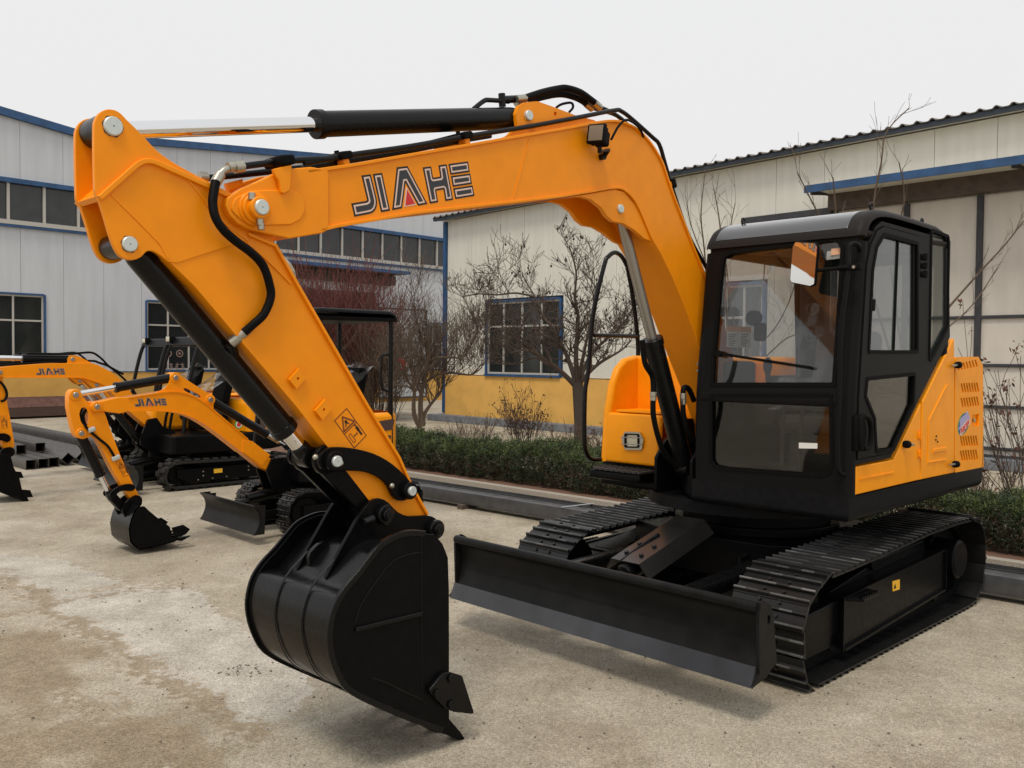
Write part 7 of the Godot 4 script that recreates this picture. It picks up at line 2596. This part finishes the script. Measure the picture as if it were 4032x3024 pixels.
func persimmon() -> void:
	rng.seed = 101
	var base := ground_at(2282, 1793)
	var t := plant("persimmon_tree", base, "bare tree with dark dried fruit on its twigs, in front of the blue framed window", "tree")
	var fork := limb_px(base, 13, [1712, 560], [0.0])[0] as Vector3
	var tr := mb()
	tr.tube([Vector3(0, 0, 0), Vector3(0.0, 0.5, 0), Vector3(fork.x * 0.6, fork.y * 0.7, 0), fork], [0.115, 0.1, 0.095, 0.10], 14)
	ob(t, "trunk", tr, "bark")
	var cr := mb()
	var tips := []
	var limbs := [[13, [1690, 590, 1540, 445, 1400, 350, 1330, 300, 1230, 285, 1130, 310], [0, 0.2, 0.4, 0.5, 0.6, 0.7], 0.055],
		[13, [1700, 560, 1660, 440, 1600, 290, 1500, 100, 1400, -40, 1330, -200, 1250, -330], [0, -0.1, -0.2, -0.3, -0.5, -0.6, -0.7], 0.06],
		[13, [1715, 560, 1700, 380, 1705, 200, 1720, 0, 1690, -180, 1700, -400, 1640, -620], [0, 0.1, 0.1, 0.2, 0.3, 0.3, 0.4], 0.06],
		[13, [1735, 570, 1800, 490, 1900, 400, 2000, 340, 2100, 280, 2180, 200], [0, 0.2, 0.3, 0.5, 0.6, 0.6], 0.05],
		[13, [1725, 560, 1790, 400, 1860, 290, 1950, 200, 2060, 110, 2150, 0, 2200, -100], [0, -0.1, -0.3, -0.4, -0.6, -0.6, -0.7], 0.05],
		[13, [1720, 540, 1760, 350, 1800, 150, 1850, -100, 1880, -300], [0, 0.3, 0.5, 0.6, 0.8], 0.045],
		[13, [1540, 445, 1440, 400, 1340, 350, 1200, 400, 1080, 405, 1000, 400], [0.2, 0.1, 0.0, -0.1, -0.1, -0.2], 0.03],
		[13, [1600, 290, 1480, 180, 1300, 130, 1150, 90, 1000, 110, 900, 150], [-0.2, 0.0, 0.1, 0.2, 0.3, 0.3], 0.03],
		[2, [1250, 1200, 1150, 1180, 1050, 1190, 950, 1185, 860, 1200], [0.3, 0.4, 0.5, 0.5, 0.6], 0.022]]
	var par := {"up": 0.25, "wig": 0.28, "rmin": 0.0042, "kids": 3, "fwd": 0.7}
	for l in limbs:
		var pts := sm(limb_px(base, l[0], l[1], l[2]), 3)
		var rr := []
		for i in pts.size():
			rr.append(lerpf(l[3], 0.009, pow(float(i) / pts.size(), 0.7)))
		cr.tube(pts, rr, 7, false)
		for i in range(4, pts.size()):
			for k in 2:
				if rng.randf() < 0.8:
					var dd: Vector3 = (pts[i] - pts[i - 1]).normalized()
					var sd := Vector3(rng.randf_range(-1, 1), rng.randf_range(-0.1, 1), rng.randf_range(-1, 1)).normalized()
					grow(cr, tips, pts[i], dd * 0.5 + sd, rng.randf_range(0.35, 0.8), maxf(rr[i] * 0.5, 0.005), 2, par)
	var c := ob(t, "crown", cr, "twig")
	var fm := mb()
	var nf := 0
	for q in tips:
		if rng.randf() < 0.14 and nf < 150:
			nf += 1
			fm.tube([q, q - Vector3(0, 0.03, 0)], 0.003, 3, false)
			fm.ball(q - Vector3(0, 0.055, 0), Vector3(0.02, 0.025, 0.02), 7, 5)
	var fo := ob(c, "dried_fruit", fm, "fruit")
	fo.set_meta("kind", "stuff")
func twig_tree() -> void:
	rng.seed = 202
	var base := ground_at(1652, 1728)
	var t := plant("young_tree", base, "bare pale barked tree with three stems and dense upright twigs behind the hedge", "tree")
	var tr := mb()
	var s0 := limb_px(base, 13, [350, 960], [0.0])[0] as Vector3
	tr.tube([Vector3.ZERO, s0 * 0.5, s0], [0.1, 0.085, 0.085], 12)
	var stems := [[[340, 960, 290, 850, 285, 720, 290, 640, 240, 560, 170, 470, 120, 380], [0, 0.1, 0.2, 0.2, 0.3, 0.4, 0.4], 0.06],
		[[360, 950, 345, 800, 350, 680, 375, 560, 400, 420, 430, 330, 360, 200, 320, 50, 280, -120], [0, 0, 0, 0, -0.1, -0.1, -0.2, -0.2, -0.3], 0.065],
		[[370, 930, 375, 850, 430, 760, 490, 690, 525, 640, 545, 500, 560, 330], [0, -0.1, -0.2, -0.3, -0.3, -0.4, -0.5], 0.05],
		[[380, 570, 440, 530, 520, 490, 640, 485, 760, 500, 810, 490, 880, 435], [0, -0.1, -0.2, -0.3, -0.4, -0.4, -0.5], 0.035],
		[[420, 380, 500, 350, 640, 350, 720, 340, 780, 250, 840, 120], [-0.1, 0, 0.1, 0.2, 0.2, 0.3], 0.028],
		[[290, 640, 230, 600, 150, 590, 60, 560], [0.2, 0.3, 0.4, 0.5], 0.025]]
	ob(t, "trunk", tr, "bark_pale")
	var cr := mb()
	var tips := []
	var par := {"up": 0.45, "wig": 0.22, "rmin": 0.0035, "kids": 3, "fwd": 0.9}
	for l in stems:
		var pts := sm(limb_px(base, 13, l[0], l[1]), 3)
		var rr := []
		for i in pts.size():
			rr.append(lerpf(l[2], 0.012, pow(float(i) / pts.size(), 0.8)))
		cr.tube(pts, rr, 8, false)
		for i in range(6, pts.size()):
			for k in 2:
				var dd: Vector3 = (pts[i] - pts[i - 1]).normalized()
				var sd := Vector3(rng.randf_range(-0.8, 0.8), rng.randf_range(0.4, 1.3), rng.randf_range(-0.8, 0.8))
				grow(cr, tips, pts[i], dd * 0.4 + sd, rng.randf_range(0.6, 1.15), maxf(rr[i] * 0.45, 0.006), 2, par)
	ob(t, "crown", cr, "twig_brown")
	var rc := mb()
	rng.seed = 7
	var p0 := limb_px(base, 17, [1405, 950], [-0.2])[0] as Vector3
	var p1 := limb_px(base, 17, [1480, 1040], [-0.25])[0] as Vector3
	var p2 := limb_px(base, 17, [1395, 1120], [-0.2])[0] as Vector3
	rc.qf(p0, p1, p1 + Vector3(-0.05, -0.12, 0.02), p0 + Vector3(-0.06, -0.05, 0.03), Vector3(0, 0, 1))
	rc.qf(p1 + Vector3(-0.03, -0.1, 0), p2, p2 + Vector3(-0.08, 0.03, 0), p1 + Vector3(-0.12, -0.14, 0.02), Vector3(0.2, 0, 1))
	single("cloth_scrap", rc, "red_grip", Transform3D(Basis.IDENTITY, base), "small red cloth scrap caught in the twigs of the pale tree", "cloth")
func sparse_tree(called: String, base: Vector3, limbs: Array, label: String, sd: int, mat := "twig_brown") -> void:
	rng.seed = sd
	var t := plant(called, base, label, "tree")
	var tr := mb()
	tr.tube([Vector3.ZERO, Vector3(0.02, 0.5, 0), Vector3(0, 1.0, 0)], [0.06, 0.05, 0.045], 10)
	ob(t, "trunk", tr, "bark")
	var cr := mb()
	var tips := []
	var par := {"up": 0.4, "wig": 0.2, "rmin": 0.0022, "kids": 1, "fwd": 1.0}
	for l in limbs:
		var pts := sm(limb_px(base, 0, l[0], l[1]), 3)
		pts.push_front(Vector3(0, 0.95, 0))
		var rr := []
		for i in pts.size():
			rr.append(lerpf(l[2], 0.006, pow(float(i) / pts.size(), 0.7)))
		cr.tube(pts, rr, 6, false)
		for i in range(3, pts.size()):
			for k in 1:
				var dd: Vector3 = (pts[i] - pts[i - 1]).normalized()
				var s2 := Vector3(rng.randf_range(-1, 1), rng.randf_range(0.1, 1.0), rng.randf_range(-1, 1))
				grow(cr, tips, pts[i], dd * 0.7 + s2, rng.randf_range(0.2, 0.5), maxf(rr[i] * 0.4, 0.004), 1, par)
	ob(t, "crown", cr, mat)
func shrub(called: String, base: Vector3, stems: int, h: float, spread: float, mat: String, label: String, sd: int, leafm := "", leaves := 0, group := "") -> void:
	rng.seed = sd
	var t := plant(called, base, label, "shrub", group)
	var m := mb()
	var tips := []
	var par := {"up": 0.5, "wig": 0.18, "rmin": 0.003 if h < 3.0 else 0.0065, "kids": 2, "fwd": 1.2}
	for i in stems:
		var an := rng.randf() * TAU
		var q := Vector3(cos(an), 0, sin(an)) * spread * 0.3 * rng.randf()
		grow(m, tips, q, Vector3(cos(an) * spread * 0.5, h, sin(an) * spread * 0.5), h * rng.randf_range(0.6, 0.85), 0.009, 2, par)
	ob(t, "stems", m, mat)
	if leaves > 0:
		var lm := mb()
		for k in leaves:
			var c: Vector3 = tips[rng.randi() % tips.size()] + Vector3(rng.randf_range(-1, 1), rng.randf_range(-1.5, 0.5), rng.randf_range(-1, 1)) * 0.05
			var a := Vector3(rng.randf_range(-1, 1), rng.randf_range(-1, 1), rng.randf_range(-1, 1)).normalized() * rng.randf_range(0.015, 0.035)
			var b := Vector3(rng.randf_range(-1, 1), rng.randf_range(-1, 1), rng.randf_range(-1, 1)).normalized() * rng.randf_range(0.010, 0.022)
			lm.qf(c - a, c + b, c + a, c - b, a.cross(b).normalized())
		var lo := ob(t, "dry_leaves", lm, leafm)
		lo.set_meta("kind", "stuff")
func hedge() -> void:
	var d := Vector3(0.719, 0, 0.695)
	var bx := Transform3D(Basis(d, Vector3.UP, d.cross(Vector3.UP)), Vector3(0.82, 0.06, -11.33))
	var t := thing("hedge", bx, "low clipped dark green juniper hedge in front of the warehouse", "hedge")
	# a sprig: a short stem with scale-like leaf blades
	rng.seed = 303
	var sp := mb()
	for i in 9:
		var p := Vector3(rng.randf_range(-0.02, 0.02), i * 0.010, rng.randf_range(-0.02, 0.02))
		var an := rng.randf() * TAU
		var o := Vector3(cos(an), rng.randf_range(0.5, 1.4), sin(an)).normalized() * rng.randf_range(0.025, 0.045)
		var w := o.cross(Vector3(rng.randf_range(-1, 1), rng.randf_range(-1, 1), rng.randf_range(-1, 1))).normalized() * 0.0055
		sp.t3(p - w, p + w, p + o, o.cross(w).normalized(), o.cross(w).normalized(), o.cross(w).normalized())
	var mm := MultiMesh.new()
	mm.transform_format = MultiMesh.TRANSFORM_3D
	mm.use_colors = true
	mm.mesh = sp.mesh()
	var f := FastNoiseLite.new()
	f.seed = 8; f.frequency = 0.8
	var f2 := FastNoiseLite.new()
	f2.seed = 9; f2.frequency = 2.4
	var xs := []
	var L0 := -6.5
	var L1 := 8.5
	var cols := PackedColorArray()
	for k in 44000:
		var s := rng.randf_range(L0, L1)
		var top := 0.45 + f.get_noise_1d(s * 1.0) * 0.14 + f2.get_noise_2d(s * 1.5, 3.0) * 0.13
		var u := rng.randf()
		var v := rng.randf()
		var z := 0.0
		var y := 0.0
		# mostly the outer skin of the hedge: top, front, back
		var bul := f2.get_noise_2d(s * 1.6, 9.0) * 0.10
		if u < 0.40:
			z = lerpf(-0.72, 0.02, v)
			y = top * (1.0 - 0.25 * pow(absf(v - 0.5) * 2.0, 4.0)) - rng.randf() * 0.07 + f2.get_noise_2d(s * 3.0, z * 6.0) * 0.06
		elif u < 0.78:
			y = v * top
			z = 0.03 + bul + 0.06 * sin(v * PI) - rng.randf() * 0.1 + f2.get_noise_2d(s * 3.0, y * 6.0) * 0.07
		elif u < 0.9:
			y = v * top * 0.92
			z = rng.randf_range(-0.66, -0.04)
		else:
			y = v * top
			z = -0.72 - 0.05 * sin(v * PI) + rng.randf() * 0.08
		var out := Vector3(rng.randf_range(-0.6, 0.6), rng.randf_range(0.3, 1.0), rng.randf_range(-0.2, 0.9) if u >= 0.42 and u < 0.84 else rng.randf_range(-0.6, 0.6)).normalized()
		var x := out.cross(Vector3(rng.randf_range(-1, 1), 0.1, rng.randf_range(-1, 1))).normalized()
		var sc := rng.randf_range(0.7, 1.25)
		xs.append(Transform3D(Basis(x * sc, out * sc, x.cross(out) * sc), Vector3(s, y, z)))
		# live green sprigs and dead brown ones, in patches
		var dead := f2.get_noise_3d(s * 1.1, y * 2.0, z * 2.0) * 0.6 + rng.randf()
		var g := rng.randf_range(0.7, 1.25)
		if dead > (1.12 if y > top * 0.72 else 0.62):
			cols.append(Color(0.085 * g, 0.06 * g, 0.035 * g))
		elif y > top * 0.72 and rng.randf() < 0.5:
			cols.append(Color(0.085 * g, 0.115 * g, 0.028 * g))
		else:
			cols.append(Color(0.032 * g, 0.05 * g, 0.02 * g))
	mm.instance_count = xs.size()
	for i in xs.size():
		mm.set_instance_transform(i, xs[i])
		mm.set_instance_color(i, cols[i])
	var mi := MultiMeshInstance3D.new()
	mi.name = "foliage"
	mi.multimesh = mm
	mi.material_override = MAT["leaf"]
	mi.set_meta("kind", "stuff")
	t.add_child(mi, true)
	# woody inside
	var st := mb()
	var tips := []
	var par := {"up": 0.4, "wig": 0.3, "rmin": 0.003, "kids": 2, "fwd": 0.7}
	for k in 420:
		grow(st, tips, Vector3(rng.randf_range(L0, L1), 0, rng.randf_range(-0.55, -0.05)), Vector3(rng.randf_range(-0.5, 0.5), 1, rng.randf_range(-0.5, 0.5)), 0.33, 0.012, 1, par)
	ob(t, "stems", st, "twig")
func build_plants() -> void:
	hedge()
	persimmon()
	twig_tree()
	var tb := ground_at(3560, 1850)
	sparse_tree("sapling", Vector3(5.0, 0, -11.2), [[[3330, 1100, 3250, 900, 3190, 780, 3140, 680], [0, 0.1, 0.2, 0.3], 0.012], [[3420, 1100, 3440, 800, 3470, 640, 3490, 520, 3580, 425], [0, 0, 0.1, 0.1, 0.2], 0.016], [[3500, 1000, 3560, 800, 3540, 640], [0, 0.2, 0.3], 0.012], [[3700, 1250, 3850, 1080, 3960, 960, 4030, 870], [0, 0.1, 0.2, 0.3], 0.018], [[3720, 1300, 3830, 1200, 3930, 1050], [0, -0.2, -0.3], 0.012], [[3300, 1000, 3290, 820, 3280, 700], [0.2, 0.3, 0.4], 0.018]], "bare young tree whose thin top rises above the corrugated eave behind the cab", 41)
	for k in 2:
		var px: float = [2765, 2835][k]
		var b := Vector3((px + 40 - 2016) / FPX * 14.2, 0, -14.2)
		sparse_tree("sapling", b, [[[px + 30, 1300, px + 10, 1000, px - 5, 850, px + [10, -25][k], [690, 740][k]], [0, 0, 0.1, 0.1], 0.02], [[px + 20, 1050, px + [-40, 40][k], 900, px + [-60, 60][k], 800], [0, 0.2, 0.3], 0.012]], ["slim bare sapling beside the boom, the taller of two against the cream wall", "slim bare sapling next to a taller one against the cream wall"][k], 51 + k)
	sparse_tree("sapling", Vector3(3.55, 0, -13.6), [[[2900, 1350, 2880, 1200, 2860, 1050, 2850, 950], [0, 0, 0.1, 0.1], 0.014], [[2960, 1300, 3000, 1150, 3010, 1020, 2990, 930], [0, 0.2, 0.2, 0.3], 0.014], [[3000, 1350, 3060, 1280, 3110, 1180, 3140, 1080], [0, -0.1, -0.2, -0.2], 0.014], [[2900, 1400, 2820, 1300, 2770, 1200], [0, 0.1, 0.2], 0.012], [[3020, 1400, 3100, 1330, 3180, 1300, 3240, 1200], [0, 0.1, 0.2, 0.2], 0.012]], "bare many branched young tree seen through the cab windscreen", 44)
	shrub("twiggy_shrub", ground_at(1850, 1765), 26, 0.62, 1.0, "twig_brown", "low tangle of bare brown twigs between the pale tree and the red leaved shrub", 61)
	shrub("red_leaf_shrub", ground_at(2062, 1785), 30, 1.05, 0.75, "twig", "upright shrub with dry dark red leaves standing behind the hedge, beneath the window", 62, "dry_leaf", 520)
	shrub("twiggy_shrub", ground_at(2230, 1800), 22, 0.6, 0.8, "twig_brown", "low bare shrub at the foot of the fruit tree trunk", 63, "dry_leaf", 90)
	shrub("twiggy_shrub", ground_at(2370, 1815), 22, 0.62, 0.7, "twig_brown", "low bare shrub between the fruit tree and the excavator's handrail", 64, "dry_leaf", 60)
	shrub("red_leaf_shrub", Vector3(5.35, 0.0, -9.1), 16, 2.0, 1.0, "twig", "tall shrub with clusters of dry dark red leaves behind the counterweight", 65, "dry_leaf", 500)
	shrub("twiggy_shrub", Vector3(4.75, 0.0, -8.75), 26, 0.75, 0.8, "twig_brown", "low bare reddish shrub at the foot of the tall red leaved one", 66, "dry_leaf", 80)
	# red stemmed thicket before the gateway
	var px := [1185, 1262, 1340, 1420, 1492]
	for i in px.size():
		var dd := 24.5 + (i % 2) * 1.4
		shrub("red_stem_shrub", Vector3((px[i] - 2016) / FPX * dd, 0, -dd), 95, [3.5, 3.9, 4.0, 3.6, 3.0][i], 1.7, "twig_red" if i < 4 else "twig_brown", ("tall dense red stemmed shrub right beside the standing stone" if i == 0 else "tall dense red stemmed shrub in the thicket before the hall gateway") if i < 4 else "tall brown twiggy shrub at the end of the red stemmed thicket", 71 + i, "", 0, "red stemmed thicket by the gateway" if i < 4 else "")
	# standing stone
	rng.seed = 12
	var f := FastNoiseLite.new()
	f.seed = 5; f.frequency = 0.9
	var rk := mb()
	var R := 22
	var K := 20
	var g := []
	for j in R + 1:
		var row := []
		for i in K:
			var an := TAU * i / K
			var h := float(j) / R
			var rad := (0.52 - 0.16 * h + 0.06 * sin(h * 7.0)) * sqrt(maxf(0.0, 1.0 - pow(h, 6.0)))
			var p := Vector3(cos(an) * rad, h * 4.2, sin(an) * rad * 0.7)
			var nz := f.get_noise_3dv(p) * 0.35 + f.get_noise_3dv(p * 3.1) * 0.10
			row.append(p + Vector3(cos(an), 0, sin(an)) * nz * minf(1.0, rad * 2.0))
		g.append(row)
	for j in R:
		for i in K:
			var k := (i + 1) % K
			var nn: Vector3 = (g[j][k] - g[j][i]).cross(g[j + 1][i] - g[j][i]).normalized()
			if nn.dot(Vector3(g[j][i].x, 0, g[j][i].z)) < 0: nn = -nn
			rk.qf(g[j][i], g[j][k], g[j + 1][k], g[j + 1][i], nn)
	single("standing_stone", rk, "stone", Transform3D(Basis.IDENTITY, Vector3(-5.62, 0, -22.0)), "tall pale standing stone beside the red stemmed thicket", "stone")
func build_small() -> void:
	# grit and pebbles scattered over the concrete
	rng.seed = 404
	var pb := mb()
	pb.ball(Vector3.ZERO, Vector3(1, 0.6, 0.8), 6, 4)
	var mm := MultiMesh.new()
	mm.transform_format = MultiMesh.TRANSFORM_3D
	mm.mesh = pb.mesh()
	var n := 5200
	mm.instance_count = n
	for i in n:
		var d := 2.6 + 11.0 * pow(rng.randf(), 1.6)
		var x := rng.randf_range(-0.75, 0.75) * d
		var r := 0.002 + 0.007 * pow(rng.randf(), 6.0)
		if i < 40:
			# a little heap of crumbs by the pale patch
			var c := ground_at(960, 2640)
			x = c.x + rng.randfn(0, 0.07); d = -c.z + rng.randfn(0, 0.06)
			r = rng.randf_range(0.003, 0.009)
		mm.set_instance_transform(i, Transform3D(Basis(Vector3.UP, rng.randf() * TAU).scaled(Vector3.ONE * r), Vector3(x, r * 0.35, -d)))
	var mi := MultiMeshInstance3D.new()
	mi.name = "gravel"
	mi.multimesh = mm
	mi.material_override = MAT["pebble"]
	mi.set_meta("kind", "stuff")
	mi.set_meta("label", "loose grit and pebbles scattered over the concrete yard")
	mi.set_meta("category", "gravel")
	add_child(mi)

# ---------------------------------------------------------------- scene
func _ready() -> void:
	var cam := Camera3D.new()
	cam.name = "camera"
	cam.fov = rad_to_deg(2.0 * atan(1512.0 / FPX))
	cam.far = 400.0
	cam.near = 0.05
	var p := deg_to_rad(PITCH)
	var rl := deg_to_rad(ROLL)
	var r := Vector3(1, 0, 0)
	var u := Vector3(0, cos(p), -sin(p))
	var bk := Vector3(0, sin(p), cos(p))
	CAMB = Basis(r * cos(rl) + u * sin(rl), u * cos(rl) - r * sin(rl), bk)
	cam.transform = Transform3D(CAMB, Vector3(0, CAMH, 0))
	add_child(cam)
	cam.current = true
	var we := WorldEnvironment.new()
	we.name = "world_environment"
	var env := Environment.new()
	env.background_mode = Environment.BG_SKY
	var sky := Sky.new()
	var sm_ := ProceduralSkyMaterial.new()
	sm_.sky_top_color = c8(216, 217, 219)
	sm_.sky_horizon_color = c8(217, 215, 213)
	sm_.sky_curve = 0.2
	sm_.ground_horizon_color = c8(190, 182, 170)
	sm_.ground_bottom_color = c8(150, 142, 130)
	sky.sky_material = sm_
	env.sky = sky
	env.tonemap_mode = Environment.TONE_MAPPER_LINEAR
	env.tonemap_exposure = 1.22
	env.sdfgi_enabled = true
	env.ssao_enabled = true
	env.ssil_enabled = true
	we.environment = env
	add_child(we)
	var sun := DirectionalLight3D.new()
	sun.name = "sun"
	sun.light_energy = 0.5
	sun.light_color = Color(1.0, 0.97, 0.92)
	sun.light_angular_distance = 16.0
	sun.shadow_enabled = true
	sun.rotation_degrees = Vector3(-62, -20, 0)
	add_child(sun)
	make_materials()
	build_setting()
	build_main()
	build_minis()
	build_plants()
	build_small()
